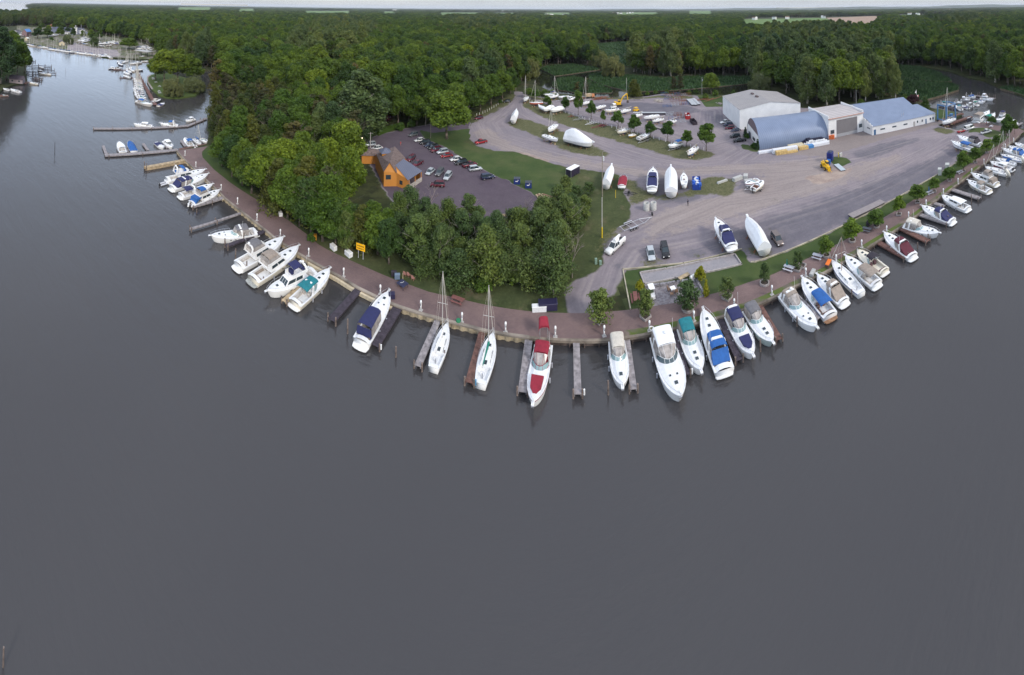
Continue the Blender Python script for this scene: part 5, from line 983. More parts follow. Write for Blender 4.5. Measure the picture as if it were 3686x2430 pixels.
# -- moored along the promenade, left to right
boat('big white motor yacht with tall swept arch, leftmost below the timber pier', (739,617), (601,645), 'fly', canvas='blue', encl=False, farch=1.9, top=(.33, .42), seatmat=BLUE, plat=.5)
boat('white sport cruiser with navy top squeezed second from the timber pier', (749,633), (619,674), 'express', canvas='navy', arch=.3, hatch=3, aft='navy')
boat('white cruiser with flat navy bimini over a beige cockpit', (765,668), (650,702), 'express', canvas='navy', top=(.1, .32), encl=False, arch=.36)
boat('white flybridge cruiser with royal blue canvas enclosure and blue foredeck pads', (790,688), (689,729), 'fly', canvas='blue', aft='blue', sunpad=True, plat=.6)
boat('express cruiser with grey canvas and long antenna, bow pointing out to the lake', (759,855), (921,830), 'express', canvas='grey', arch=.36, top=(.2, .45), encl=True, hatch=3)
boat('flybridge cruiser with dark grey canvas dome and radar ball', (1019,864), (858,953), 'fly', canvas='grey', farch=1.5, plat=1.1)
boat('older cream flybridge cruiser with taupe canvas and taupe cockpit carpet', (1074,896), (910,1003), 'fly', canvas='taupe', hull=CREAM, interior=TAUPE, plat=1.0, pm=M('grey_platform', (.35,.36,.34), .8, var=.2))
boat('largest white yacht of the left group with square navy bimini on its flybridge', (962,1056), (1128,970), 'fly', canvas='navy', encl=False, top=(.34, .52), farch=1.3, cab=(.3, .72), seatmat=NAVY, hatch=1)
boat('cream cruiser with bright teal canvas and white arch', (1186,975), (1060,1088), 'express', hull=CREAM, canvas='teal', arch=.36, ah=1.7, top=(.18, .52), encl=False)
boat('white cruiser whose whole cockpit is under a big navy canvas box', (1399,1058), (1300,1226), 'express', canvas='navy', top=(.1, .46), aft='navy', th=2.0, plat=1.0, hatch=3)
boat('white sloop with bare mast moored left of the red-brown pier', (1611,1160), (1560,1318), 'sail', canvas='white', mast=12.3, mx=.6, group=None)
boat('white sloop with long green sail cover on the boom', (1775,1195), (1729,1376), 'sail', canvas='green', mast=11.6, mx=.6)
boat('red and white cruiser with crimson canopy and crimson sun pad', (1919,1457), (1958,1236), 'express', canvas='red', stripe=M('red_stripe', (.3, .03, .05), .35), arch=.2, ah=1.6, top=(.13, .34), sunpad=True, hatch=0, ws=.46, cock=(.04, .4), interior=REDC, fm=REDC, plat=.5, sunz=1)
boat('white cruiser under a long beige canvas top', (2240,1391), (2219,1222), 'express', canvas='beige', top=(.04, .38), th=1.9, hatch=1, ws=.46)
boat('longest white yacht with white hardtop and double white bow hatches', (2450,1440), (2377,1206), 'express', canvas='white', arch=.2, ah=2.1, radar=True, top=(.06, .37), th=2.3, ws=.46, gm=M('smoke_glass', (.06,.09,.1), .1), hatch=3, hatchmat=M('smoked_hatch', (.4,.4,.42), .4), pulpit=False, plat=.5, B=4.1)
boat('white cruiser with teal-green top and two square deck hatches', (2523,1340), (2461,1163), 'express', canvas='teal', top=(.08, .36), hatch=2, hatchmat=M('smoked_hatch', (.4,.4,.42), .4), ws=.46)
boat('large white cruiser with two-part royal blue canvas, bow to the wall', (2532,1124), (2608,1332), 'express', canvas='blue', aft='blue', arch=.31, ah=1.9, top=(.2, .46), th=1.95, hatch=2, cock=(.08, .4), plat=.4)
boat('white cruiser with purple-navy top and navy patches on the foredeck', (2710,1283), (2632,1125), 'express', canvas='navy', sunpad=True, top=(.06, .36), ws=.46, hatch=0, arch=.06)
boat('grey-hulled cruiser with dark grey top and two black hatches', (2781,1235), (2693,1106), 'express', canvas='grey', hull=M('pale_grey_green_hull', (.42,.5,.48), .3), top=(.08, .36), ws=.44, hatch=2)
boat('broad white cruiser with tan radar arch top, bow out, beside the empty water', (2939,1184), (2822,1052), 'express', canvas='taupe', arch=.2, radar=True, top=(.12, .3), encl=True, hatch=3, ws=.46)
boat('white cruiser with blue striped hull, big blue tarp top and brown swim platform', (2889,1006), (2989,1132), 'express', canvas='blue', stripe=M('blue_stripe', (.03,.07,.3), .35), top=(.1, .48), encl=False, th=1.75, pm=TEAK, plat=.7, interior=M('cluttered_cockpit', (.2,.12,.1), .8, var=.5, scale=3))
boat('white sport cruiser with taupe canvas and rounded white arch', (2943,992), (3037,1080), 'express', canvas='taupe', aft='taupe', arch=.33, top=(.3, .5), plat=.9)
boat('white sailboat with blue hull line and brown wooden mast', (2991,936), (3101,1050), 'sail', canvas=None, stripe=M('blue_stripe'), mast=height(3035,985,843,0), mx=.62, mastmat=M('wood_mast', (.3,.2,.15), .6), B=2.9)
boat('white cruiser under a broad taupe bimini', (3044,927), (3156,1018), 'express', canvas='taupe', top=(.05, .44), encl=False, th=1.8)
boat('cream fishing boat with dark canopy and a white cooler in its cockpit', (3086,902), (3184,972), 'express', canvas='black', hull=CREAM, top=(.3, .52), encl=False, cock=(.05, .46), interior=M('dark_fishing_floor', (.12,.06,.07), .8), deck=CREAM, pulpit=False)
boat('white cruiser with maroon canvas and maroon aft curtain', (3183,842), (3285,918), 'express', canvas='maroon', aft='maroon', arch=.31, top=(.31, .5), plat=.8)
boat('white hardtop cruiser with bow towards the lake, right of the maroon one', (3380,842), (3257,806), 'express', canvas='beige', arch=.22, top=(.1, .42), th=1.9, hatch=3, ws=.48)
boat('white cruiser with navy top and navy curtain plus stern outboard', (3318,745), (3429,793), 'express', canvas='navy', aft='navy', arch=.3, top=(.3, .5), hatch=3)
boat('white cabin cruiser with white hardtop near the right-hand bench', (3391,706), (3484,748), 'hard', canvas='white', x0=.28, x1=.66, r0=.14)
boat('cream fishing cruiser with taupe bimini, first of the dense right group', (3485,651), (3561,685), 'express', hull=CREAM, canvas='taupe', top=(.24, .48), encl=False)
boat('cream flybridge yacht with tan canvas covers on bridge and stern', (3499,627), (3588,660), 'fly', hull=CREAM, canvas='taupe', aft='taupe')
boat('sailboat with dark red sail cover and white dinghy across its stern', (3545,599), (3624,622), 'sail', canvas='maroon', mast=height(3551,615,515,0), B=3.2)
boat('white motor yacht with purple aft enclosure and dark outboards', (3565,583), (3644,606), 'hard', canvas='white', x0=.3, x1=.6, outboard=2, aft='navy')
boat('sailboat with blue dodger and blue boom cover', (3581,567), (3656,588), 'sail', canvas='blue', dodger='blue', mast=height(3577,583,466,0))
boat('white sailboat with long royal blue hull stripe and tall mast', (3601,555), (3681,575), 'sail', canvas=None, stripe=BLUE, mast=height(3610,570,464,0))
boat('white cruiser with blue top cut by the right edge', (3609,537), (3690,557), 'express', canvas='blue', arch=.3, aft='blue')
boat('low white runabout tied near the right edge', (3631,526), (3688,540), 'open', canvas=None)
boat('white boat with grey outboard at the right edge', (3654,514), (3700,526), 'open', canvas=None, outboard=1)
# -- round the left floating docks
boat('fishing cruiser with white hardtop on the outer side of the far left dock', (481,446), (548,451), 'hard', canvas='white')
boat('white cruiser with blue top and swept arch on the far left dock', (576,444), (641,449), 'express', canvas='blue', arch=.25, top=(.3, .5))
boat('small hardtop boat where the far left dock meets the shore', (668,432), (700,425), 'hard', canvas='white')
boat('white centre console boat with hardtop, leftmost at the second dock', (429,512), (443,546), 'hard', canvas='white', x0=.35, x1=.55, hatch=0)
boat('boat wholly under a bright blue tarp with a bare frame', (465,510), (483,542), 'cover', canvas='blue', frame=True, span=(.02, .97), hump=1.6, hatch=0)
boat('small white runabout with dark navy cover', (589,531), (563,510), 'cover', canvas='navy', hatch=0)
boat('white cuddy boat with small white hardtop at the second dock', (620,530), (594,505), 'hard', canvas='white')
boat('white runabout with blue bimini at the second dock', (665,497), (690,523), 'open', canvas='blue', encl=False)
boat('small sailboat with blue sail cover at the foot of the second dock', (725,517), (697,497), 'sail', canvas='blue', mast=height(718,512,443,0))
boat('white open boat half hidden by the trees at the second dock', (745,508), (727,495), 'open', canvas=None)
# -- river basin on the right
for lab, b_, s_, kd, cv_, kw in [('tan-topped white trawler yacht tied by the ramp patio', (3560,407), (3511,443), 'fly', 'taupe', dict(B=4.6, cab=(.12, .6))), ('white cruiser with green canvas between trawler and navy yacht', (3580,412), (3548,436), 'express', 'green', {}), ('white flybridge yacht with navy canvas and navy windshield cover', (3586,437), (3620,417), 'fly', 'navy', dict(seatmat=NAVY)), ('small hardtop boat at the last river dock', (3662,448), (3645,436), 'hard', 'white', {}), ('white flybridge fishing yacht outermost in the river basin', (3576,359), (3528,354), 'fly', 'white', dict(farch=1.2)), ('teal-roofed pontoon boat nearest the reeds', (3420,375), (3392,371), 'hard', 'teal', dict(x0=.1, x1=.9, r0=.05)), ('grey open boat behind the teal pontoon boat', (3464,367), (3435,365), 'open', 'grey', {}), ('maroon and white runabout in the river basin', (3493,357), (3459,357), 'open', 'white', dict(stripe=MAROON)), ('boat with large blue cover in the river basin', (3510,352), (3492,343), 'cover', 'blue', dict(hump=1.6)), ('white cruiser with dark canvas beside the outer river yacht', (3541,370), (3507,362), 'express', 'black', dict(encl=False)), ('boat with blue cockpit cover beside the outer river yacht', (3546,364), (3527,359), 'cover', 'blue', {}), ('white boat with small green bimini in the basin', (3491,371), (3521,377), 'open', 'green', dict(encl=False)), ('runabout with purple-blue cover and outboard', (3465,380), (3485,388), 'cover', 'navy', dict(outboard=1)), ('white open boat with outboard next to the purple cover', (3478,374), (3500,381), 'open', 'white', dict(outboard=1)), ('pontoon boat with turquoise bimini nearest the land in the basin', (3440,381), (3460,393), 'open', 'teal', dict(outboard=1, encl=False)), ('small white outboard boat by the pontoon dock', (3421,374), (3434,379), 'open', None, dict(outboard=1))]:
    boat(lab, b_, s_, kd, canvas=cv_, z=.9, **kw)
boat('small sailboat at the back of the river basin', (3470,350), (3492,347), 'sail', canvas=None, mast=height(3475,350,327,0), simple=True)
boat('blue-canvassed sailboat at the back of the river basin', (3488,349), (3510,345), 'sail', canvas='blue', mast=height(3496,348,327,0), simple=True)
# -- standing ashore
boat('stored white yacht with black canopy beside the promenade trees', (3449,497), (3531,521), 'express', canvas='black', lift=1.6, z=1.6, aft='black', top=(.2, .44), th=2.0)
boat('stored light boat with blue bimini and dark blue hull line', (3427,517), (3502,541), 'express', canvas='blue', stripe=NAVY, lift=1.3, z=1.5, top=(.12, .5), encl=False, cock=(.05,.48))
LB = 1.4
boat('stored white cruiser with two navy covers beside the bocce court', (2577,800), (2634,890), 'express', canvas='navy', lift=1.2, z=1.6, aft='navy', arch=.3, top=(.3, .52), stripe=None)
boat('shrink-wrapped white cruiser beside the dark grey wagon', (2690,792), (2752,895), 'wrap', lift=1.2, z=1.9, peak=2.0)
boat('stored white cruiser with purple-navy covers in the centre of the yard', (2351,615), (2347,680), 'express', canvas='navy', lift=1.2, z=1.7, aft='navy', top=(.3, .54))
boat('shrink-wrapped boat seen end-on in the centre of the yard', (2415,609), (2416,689), 'wrap', lift=1.3, z=2.0, peak=1.3)
boat('small stored sailboat hull on a trailer beside the blue container', (2461,628), (2463,670), 'sail', canvas=None, masth=False, lift=1.0, z=1.4, wheel=False, hatchmat=M('brown_companionway', (.1,.03,.02), .7), nolife=1)
boat('white wrapped sailboat with pointed cover beside the tall pole', (2202,604), (2182,664), 'wrap', lift=1.3, z=1.8, B=2.8, peak=1.3, stern_peak=True)
boat('small boat under a faded red cover beside the pole', (2246,643), (2238,677), 'cover', canvas='red', span=(.02, .97), lift=.6, z=1.0, hatch=0, trailer=True)
boat('white wrapped sailboat alone at the left road fork', (1859,400), (1848,430), 'wrap', lift=1.5, z=2.2, B=3.1, peak=1.5, stern_peak=True)
boat('big lumpy shrink-wrapped motor yacht on the grass between the roads', (2135,518), (2037,494), 'wrap', lift=1.3, z=2.2, B=4.2, peak=3.4, stern_peak=False)
boat('mast-stepped sailboat stored on the grass between the roads', (1973,470), (2003,447), 'sail', canvas=None, lift=1.6, z=1.9, mast=12.5, nolife=1)
boat('smaller mastless sailboat in front of the mast-stepped one', (2009,506), (1955,487), 'sail', canvas=None, masth=False, lift=1.5, z=1.6, nolife=1)
boat('tall masted grey sailboat at the corner of the yard road', (1886,362), (1899,349), 'sail', canvas=None, lift=1.5, z=1.7, mast=14.5, simple=True)
boat('sailboat with orange-red hull and tall mast', (1905,371), (1954,369), 'sail', canvas=None, hull=M('orange_red_hull', (.5,.13,.08), .4), lift=1.5, z=1.7, mast=13.5, simple=True)
boat('light blue wrapped sailboat behind the white wrapped one', (1944,384), (1960,392), 'wrap', lift=1.3, z=1.7, B=2.6, peak=1.2, L=8)
boat('white wrapped boat leftmost of the row by the posts', (1957,396), (1990,384), 'wrap', lift=1.4, z=1.8, B=3, peak=1.5)
boat('biggest white wrapped sailboat of the row by the posts', (1982,398), (2026,388), 'wrap', lift=1.5, z=1.9, B=3.2, peak=1.7)
boat('motor yacht with navy top at the back of the yard', (1960,343), (2005,337), 'express', canvas='navy', lift=1.3, z=1.8, arch=.25)
boat('white sailboat with brown mast at the back of the yard', (2012,343), (1975,350), 'sail', canvas=None, lift=1.5, z=1.6, mast=13, simple=True)
boat('white open boat at the back of the yard by the creek', (2010,351), (2047,347), 'open', canvas=None, lift=1.0, z=1.5)
boat('white cabin boat at the back of the yard by the creek', (2070,353), (2043,358), 'hard', canvas='white', lift=1.0, z=1.5)
boat('tall masted sailboat beside the brown trailer', (2094,374), (2127,365), 'sail', canvas=None, lift=1.5, z=1.6, mast=15.5, simple=True)
boat('sailboat on a cradle with dark deck gear in mid yard', (2141,391), (2178,380), 'sail', canvas='black', masth=False, lift=1.3, z=1.6, simple=True)
boat('white flybridge cruiser with hardtop in mid yard', (2178,401), (2225,393), 'fly', canvas='white', lift=1.3, z=1.6, hull=CREAM)
boat('white sailboat with mast laid on deck behind the flybridge cruiser', (2228,404), (2268,394), 'sail', canvas=None, masth=False, laid=True, lift=1.3, z=1.6, simple=True)
boat('light sailboat half hidden behind the second small tree', (2278,421), (2310,411), 'sail', canvas=None, masth=False, laid=True, lift=1.3, z=1.5, simple=True)
boat('long cream sailboat with double hatch line in the second yard row', (2317,425), (2371,414), 'sail', canvas=None, masth=False, lift=1.4, z=1.7, simple=True)
boat('shorter sailboat with laid mast below the long cream one', (2348,437), (2388,428), 'sail', canvas=None, masth=False, laid=True, lift=1.3, z=1.5, simple=True)
boat('white sailboat with laid mast behind the fourth small tree', (2394,447), (2432,434), 'sail', canvas=None, masth=False, laid=True, lift=1.3, z=1.5, simple=True)
boat('cream sailboat with laid mast in front of the white posts', (2221,478), (2270,464), 'sail', canvas=None, masth=False, laid=True, lift=1.1, z=1.5, hull=CREAM)
boat('grey aluminium pontoon boat on a trailer near the posts', (2340,488), (2298,505), 'open', canvas=None, hull=M('pontoon_grey', (.45,.43,.4), .5), lift=.7, z=.9, trailer=True)
boat('white and dark blue cabin boat with bright blue top on a trailer', (2406,530), (2452,516), 'express', canvas='blue', stripe=None, hull=WHITE, bottom=NAVY, lift=.9, z=1.4, trailer=True, top=(.05, .4), th=1.4, pulpit=False, rail=False)
boat('white sailboat with blue waterline, green keel and laid mast at the island tip', (2474,556), (2510,530), 'sail', canvas=None, masth=False, laid=True, lift=1.4, z=1.5, stripe=None, bottom=BLUE, nolife=1, hatchmat=MAROON)
boat('open red and white speedboat with a bow rider seat', (2683,675), (2727,655), 'open', canvas=None, stripe=REDC, lift=.7, z=.8, trailer=True)
boat('open beige speedboat with outboard next to the red one', (2747,663), (2711,690), 'open', canvas=None, hull=CREAM, lift=.7, z=.8, trailer=True, outboard=1, interior=M('brown_seat', (.2,.1,.07), .8))
boat('small yellow jet boat on the grass', (2263,500), (2284,492), 'cover', canvas='beige', hull=M('yellow_hull', (.55,.35,.05), .4), lift=.4, z=.5, hatch=0, trailer=True)
trailer('boat_trailer', 'galvanised trailer under the blue-topped cabin boat', P(2447,531), P(2404,547), 2.2)
trailer('boat_trailer', 'trailer under the red and white speedboat', P(2727,672), P(2678,690), 2.0, 1)
trailer('boat_trailer', 'trailer under the beige outboard speedboat', P(2742,680), P(2706,696), 2.0, 1)
trailer('boat_trailer', 'trailer under the faded red cover', P(2238,684), P(2246,664), 1.8, 1)
trailer('boat_trailer', 'trailer under the aluminium pontoon boat', P(2336,502), P(2296,520), 2.2)
trailer('boat_trailer', 'empty galvanised triple axle trailer beside the utility truck', P(2238,832), P(2345,788), 2.9, 3)
trailer('boat_trailer', 'long maroon triple axle trailer on the yard grass', P(2186,452), P(2127,466), 2.3, 3, mat=M('maroon_steel', (.2,.02,.04), .5), hgt=.7)
trailer('boat_trailer', 'white cradle trailer with upright posts by the white fence posts', P(2146,443), P(2105,453), 2.3, 2, bunks=True, mat=M('white_steel', (.6,.6,.62), .5))
trailer('boat_trailer', 'grey flat trailer left of the white cradle trailer', P(2100,430), P(2062,436), 2.1, 1)
trailer('boat_trailer', 'rusty small trailer on the grass left of the grey one', P(2065,421), P(2042,424), 1.8, 1, mat=M('rust', (.2,.07,.04), .8))
trailer('boat_trailer', 'small dark utility trailer near the concrete rings', P(2248,700), P(2296,703), 1.5, 1, mat=DARK)
trailer('boat_trailer', 'galvanised trailer behind the tall masted sailboat row', P(2030,362), P(2000,367), 2.1, 1)
# ---------------------------------------------------------------- piers, posts, pedestals
def pier(label, a, b, w=1.1, mat=WOODG, z=.75, name='finger_pier', piles=(1.0,), group='finger piers off the promenade', fend=None, th=.28, ph=1.3):
    A, Bp = P(a[0], a[1], z), P(b[0], b[1], z); d = Bp-A; L_ = d.length; t = thing(name, label, 'pier', (A.x, A.y, 0), math.atan2(d.y, d.x), group)
    mb = MB(); n = max(2, int(L_/.45))
    for i in range(n): mb.box((L_*(i+.5)/n, 0, z), (L_/n-.03, w, .07))
    mb.build('deck', mat, t); mb = MB(); [mb.box((L_/2, s_*(w/2-.08), z-.03-th/2), (L_-.05, .1, th)) for s_ in (-1, 1)]; mb.build('beam', mat, t)
    mb = MB()
    for f in piles:
        for s_ in (-1, 1): mb.tube((L_*f-(.2 if f == 1 else 0), s_*(w/2+.12), -1.5), (L_*f-(.2 if f == 1 else 0), s_*(w/2+.12), ph), .16, .14, 8)
    mb.build('piling', PILE, t)
    if fend: mb = MB(); mb.tube((L_-.2, w/2+.4, .5), (L_-.2, w/2+.4, 1.25), .13, n=8); mb.build('fender', fend, t)
    return t
for lab, a, b, m, kw in [('pier right of the blue-enclosed flybridge cruiser', (826,703), (687,742), WOODG, dict(w=1.6, piles=(.02, .5, 1))), ('thin walkway pier with a pipe frame, bare of boats', (866,766), (684,823), WOODG, dict(w=.7, piles=(.5, 1))), ('pier beside the outward-facing grey-canvas cruiser', (962,826), (813,885), WOODD, dict(w=1.0)), ('pier between the navy bimini yacht and the teal cruiser', (1100,1010), (1021,1085), WOODT, dict(w=1.1)), ('empty dark pier left of the navy canvas cruiser', (1299,1031), (1192,1152), WOODD, dict(w=1.5, ph=1.5)), ('dark pier right of the navy canvas cruiser', (1440,1093), (1345,1243), WOODD, dict(w=1.8, fend=WHITE)), ('grey board pier left of the first sloop', (1580,1143), (1503,1318), WOODG, dict(w=1.1)), ('red-brown pier left of the green-covered sloop', (1738,1188), (1688,1378), WOODR, dict(w=1.2, fend=M('blue_fender', (.1,.25,.4), .5))), ('pale grey pier left of the red and white cruiser', (1905,1208), (1880,1412), WOODG, dict(w=1.3, fend=WHITE)), ('rough planked pier with red bumpers standing alone', (2074,1216), (2080,1420), WOODG, dict(w=1.1, fend=WHITE)), ('pier right of the beige-topped cruiser', (2253,1193), (2281,1402), WOODG, dict(w=1.0)), ('pier right of the longest white yacht', (2416,1170), (2472,1350), WOODD, dict(w=1.1, fend=WHITE)), ('pier between the blue cabin cruiser and the navy-top cruiser', (2590,1144), (2663,1296), WOODD, dict(w=1.1)), ('red-brown pier right of the grey-hulled cruiser', (2731,1094), (2806,1222), WOODR, dict(w=1.1)), ('pier right of the broad white cruiser', (2842,1040), (2950,1146), WOODG, dict(w=1.1)), ('brown pier left of the maroon cruiser', (3157,868), (3263,926), WOODR, dict(w=1.4)), ('pier under the hardtop cruiser', (3239,818), (3342,868), WOODR, dict(w=1.5)), ('grey pier left of the navy-top outboard cruiser', (3306,769), (3414,803), WOODG, dict(w=1.4)), ('short grey pier left of the white cabin cruiser', (3355,728), (3400,742), WOODG, dict(w=1.2)), ('long grey pier in front of the first cream fishing cruiser', (3424,680), (3528,713), WOODG, dict(w=1.5))]:
    pier(lab, a, b, mat=m, **kw)
FLT = 'floating docks at the left end'
pier('outermost left floating dock reaching far into the channel', (677,452), (335,462), 2.0, WOODG, .55, 'floating_dock', (.15,.4,.6,.8,1), FLT, ph=1.0)
pier('angled shore end of the outermost left dock', (746,424), (677,452), 1.6, WOODG, .55, 'floating_dock', (.3,.7), FLT, ph=1.6)
pier('second long left dock joined to the promenade corner', (640,538), (377,558), 2.0, WOODG, .6, 'floating_dock', (.5,.95), FLT, ph=1.0)
pier('red edged dock along the end of the promenade', (745,518), (645,537), 1.2, WOODR, .8, 'floating_dock', (), FLT)
for i, (a, b) in enumerate([((383,555),(371,524)), ((459,548),(448,526)), ((533,541),(515,516)), ((603,534),(590,508)), ((668,527),(652,505))]): pier(['end finger of the second left dock', 'finger beside the blue-tarped boat', 'empty finger of the second left dock', 'finger between the two small runabouts', 'finger beside the blue-bimini runabout'][i], a, b, 1.1, WOODG, .55, 'finger_dock', (), 'fingers of the second left dock')
pier('tan timber pier standing alone below the second dock', (668,574), (521,601), 1.5, WOODT, 1.0, 'timber_pier', (1,), None, th=1.1, ph=2.6)
def post(name, label, x, y, yt, r, mat, z=0, cat='post', group=None, r2=None):
    b = P(x, y, z); h = height(x, y, yt, z); mb = MB(); mb.tube((0, 0, -1.2 if z == 0 else 0), (0, 0, h), r, r2 or r*.8, 8); o = mb.build(name, mat, None, loc=b); return tag(o, label, cat, group)
for x, y, yt, lab in [(708,767,752,'lone piling in front of the blue-enclosed cruiser'),(877,870,838,'piling beside the swept-arch cruiser stern'),(809,890,858,'piling at the bow of the outward-facing cruiser'),(848,930,895,'white-topped piling beside the grey dome cruiser'),(888,975,940,'dark piling between the two flybridge cruisers'),(948,1020,996,'piling off the taupe-canvas cruiser side'),(1251,1200,1148,'white-topped piling left of the navy canvas cruiser'),(1425,1285,1248,'lone thin piling in open water between cruiser and sloop'),(1600,1290,1262,'piling beside the first sloop'),(2189,1420,1370,'leaning grey piling left of the beige-topped cruiser'),(2737,1265,1222,'red-brown piling between navy-top and grey-hulled cruisers'),(2869,1175,1140,'grey piling against the broad white cruiser'),(3066,1070,1042,'piling at the sailboat stern'),(3303,895,873,'white piling right of the maroon cruiser'),(3341,865,842,'dark piling beside the hardtop cruiser'),(3413,800,775,'dark piling by the navy-top cruiser stern'),(3473,758,735,'blue piling by the white cabin cruiser stern'),(3497,735,700,'tall piling right of the white cabin cruiser'),(3545,690,665,'brown piling by the first cream fishing cruiser'),(3592,648,625,'grey piling beside the tan-canvas yacht'),(3618,628,605,'piling at the red-covered sailboat')]:
    post('piling', lab, x, y, yt, .16, PILE, cat='piling', group='pilings off the promenade')
for i in range(34):
    q = i/33; x = 345+q*330; y = 462-q*9
    if i % 2 == 0: post('mooring_pile', 'thin steel pile along the outermost left dock', x, y+2, y-8, .07, PILE, cat='pile', group='thin piles of the outermost left dock')
post('channel_marker', 'dark channel marker post with green top in the left channel', 197, 553, 512, .12, DARK, cat='marker'); 
for x, y, yt in ((183,211,197),(236,262,245),(12,2400,2330)): post('marker_pole', 'bare pole standing in open water', x, y, yt, .09, PILE, cat='marker', group='bare poles in open water')
# power pedestals
def pedestal_mesh():
    t = thing('power_pedestal', '', 'pedestal'); mb = MB(); mb.tube((0, 0, .05), (0, 0, 1.35), .13, .13, 10); mb.tube((0, 0, 1.35), (0, 0, 1.72), .21, .17, 10); mb.ball((0, 0, 1.72), .17, 10, sq=.8); o = mb.build('column', WHITE, t, True)
    mb = MB(); mb.box((0, 0, .03), (.7, .6, .1)); p = mb.build('base', M('pale_concrete', (.42,.4,.38), .9), t)
    mb = MB(); mb.box((0, -.135, 1.1), (.16, .03, .3)); q = mb.build('socket_panel', M('socket_grey', (.25,.26,.28), .5), t); return keep(t, o, p, q)
PD = [(666,560),(705,601),(796,685),(855,734),(925,794),(1009,852),(1111,922),(1237,996),(1369,1059),(1515,1117),(1663,1162),(1820,1197),(1999,1213),(2175,1210),(2338,1192),(2498,1156),(2643,1111),(2779,1061),(2901,996),(3010,946),(3102,891),(3192,839),(3271,787),(3334,742),(3396,700),(3449,662),(3498,626),(3542,590),(3619,534),(3649,512)]
nb = ['the timber pier', 'the timber pier root', 'the blue-enclosed cruiser', 'the bare walkway pier', 'the outward-facing cruiser', 'the grey dome cruiser bow', 'the teal cruiser', 'the teal cruiser bow, with coiled hose', 'the navy canvas cruiser bow', 'the first dark pier and first sloop', 'the green hose coil', 'the green-covered sloop', 'the red and white cruiser', 'the beige-topped cruiser', 'the life ring', 'the teal-green-topped cruiser', 'the navy-top cruiser', 'the brick stripe on the right', 'the blue tarp cruiser bow', 'the wooden-masted sailboat', 'the dark-canopied fishing boat', 'the maroon cruiser bow', 'the hardtop cruiser', 'the navy-top outboard cruiser bow', 'the white cabin cruiser bow', 'the first cream fishing cruiser', 'the tan-canvas yacht bow', 'the red-covered sailboat bow', 'the blue-striped sailboat bow', 'the right end of the promenade']
p0 = pedestal_mesh()
for i, (x, y) in enumerate(PD):
    lab = 'white power pedestal on the promenade by '+nb[i]; b = P(x, y)
    if i == 0: p0.location = b; p0['label'] = lab; p0['group'] = 'power pedestals along the wall'
    else: dup(p0, b, random.uniform(-.3, .3), lab, 'power pedestals along the wall')
# white posts of the yard and roadside
POSTS = [(1778,388),(1786,383),(1793,378),(1801,372),(1808,367),(1770,392),(1762,397),(1754,402),(1746,406),(1738,410),(1726,414),(1716,417)]+[(1905,362),(1915,369),(2022,402),(2035,407),(2048,412),(2063,416),(2077,419),(2084,423),(2091,423),(2097,427),(2105,431),(2121,434),(2153,445),(2169,449),(2185,453),(2202,460),(2219,464),(2237,464),(2274,479),(2294,484),(2313,490),(2353,500),(2373,505),(2395,510),(2418,515),(2463,527),(2486,531),(2533,541)]
for i, (x, y) in enumerate(POSTS):
    mb = MB(); mb.tube((0, 0, 0), (0, 0, 1.3), .09, n=6); o = mb.build('marker_post', WHITE, None, loc=P(x, y)); tag(o, 'short white post lining the roadside trees' if i < 12 else 'short white post edging the tree island of the yard', 'post', 'white posts by the roadside trees' if i < 12 else 'white posts of the tree island')
# utility poles
def upole(label, x, y, yt, arm=True, can=1, wood=True, name='utility_pole', r=.15, yellow=False):
    b = P(x, y); h = height(x, y, yt); t = thing(name, label, 'utility pole', b, .5); mb = MB(); mb.tube((0, 0, 0), (0, 0, h), r, r*.65, 8); mb.build('pole', M('pole_wood', (.27,.23,.19), .9, var=.2) if wood else M('pole_pale', (.5,.48,.45), .7), t)
    if arm: mb = MB(); mb.box((0, 0, h-.4), (2.2, .12, .12)); mb.build('crossarm', WOODG, t)
    for i in range(can): mb = MB(); mb.tube((.4*(1 if i == 0 else -1), 0, h-2.6), (.4*(1 if i == 0 else -1), 0, h-1.3), .28, n=10); mb.build('transformer', M('transformer_grey', (.55,.58,.6), .5), t)
    if yellow: mb = MB(); mb.tube((0, -.02, .05), (0, -.02, 2.6), r+.04, n=8); mb.build('yellow_sleeve', M('safety_yellow', (.7,.5,.02), .6), t)
    return t
upole('tall wooden utility pole with grey transformer in the middle of the grass', 2168, 706, 548, False)
upole('pale pole with yellow sleeve at its foot on the grass', 2167, 856, 709, False, 0, False, r=.12, yellow=True, name='steel_pole')
upole('wooden pole with crossarm at the road bend left of the willow', 1857, 330, 260, True, 0)
upole('pale pole with transformer beside the bright green tree behind the yard', 2527, 340, 278, False, 1, False)
upole('pole with twin transformers behind the parking lot trees', 1532, 452, 378, False, 2)
upole('thin pole with transformer in front of the spreading parking tree', 1550, 497, 392, False, 1)
upole('pale lamp pole beside the tavern roof', 1333, 531, 476, True, 0, False)
upole('pale pole against the dark tree by the creek', 2255, 345, 280, False, 0, False)
upole('pole with small grey box in front of the wood behind the office', 3082, 372, 303, False, 1, False)
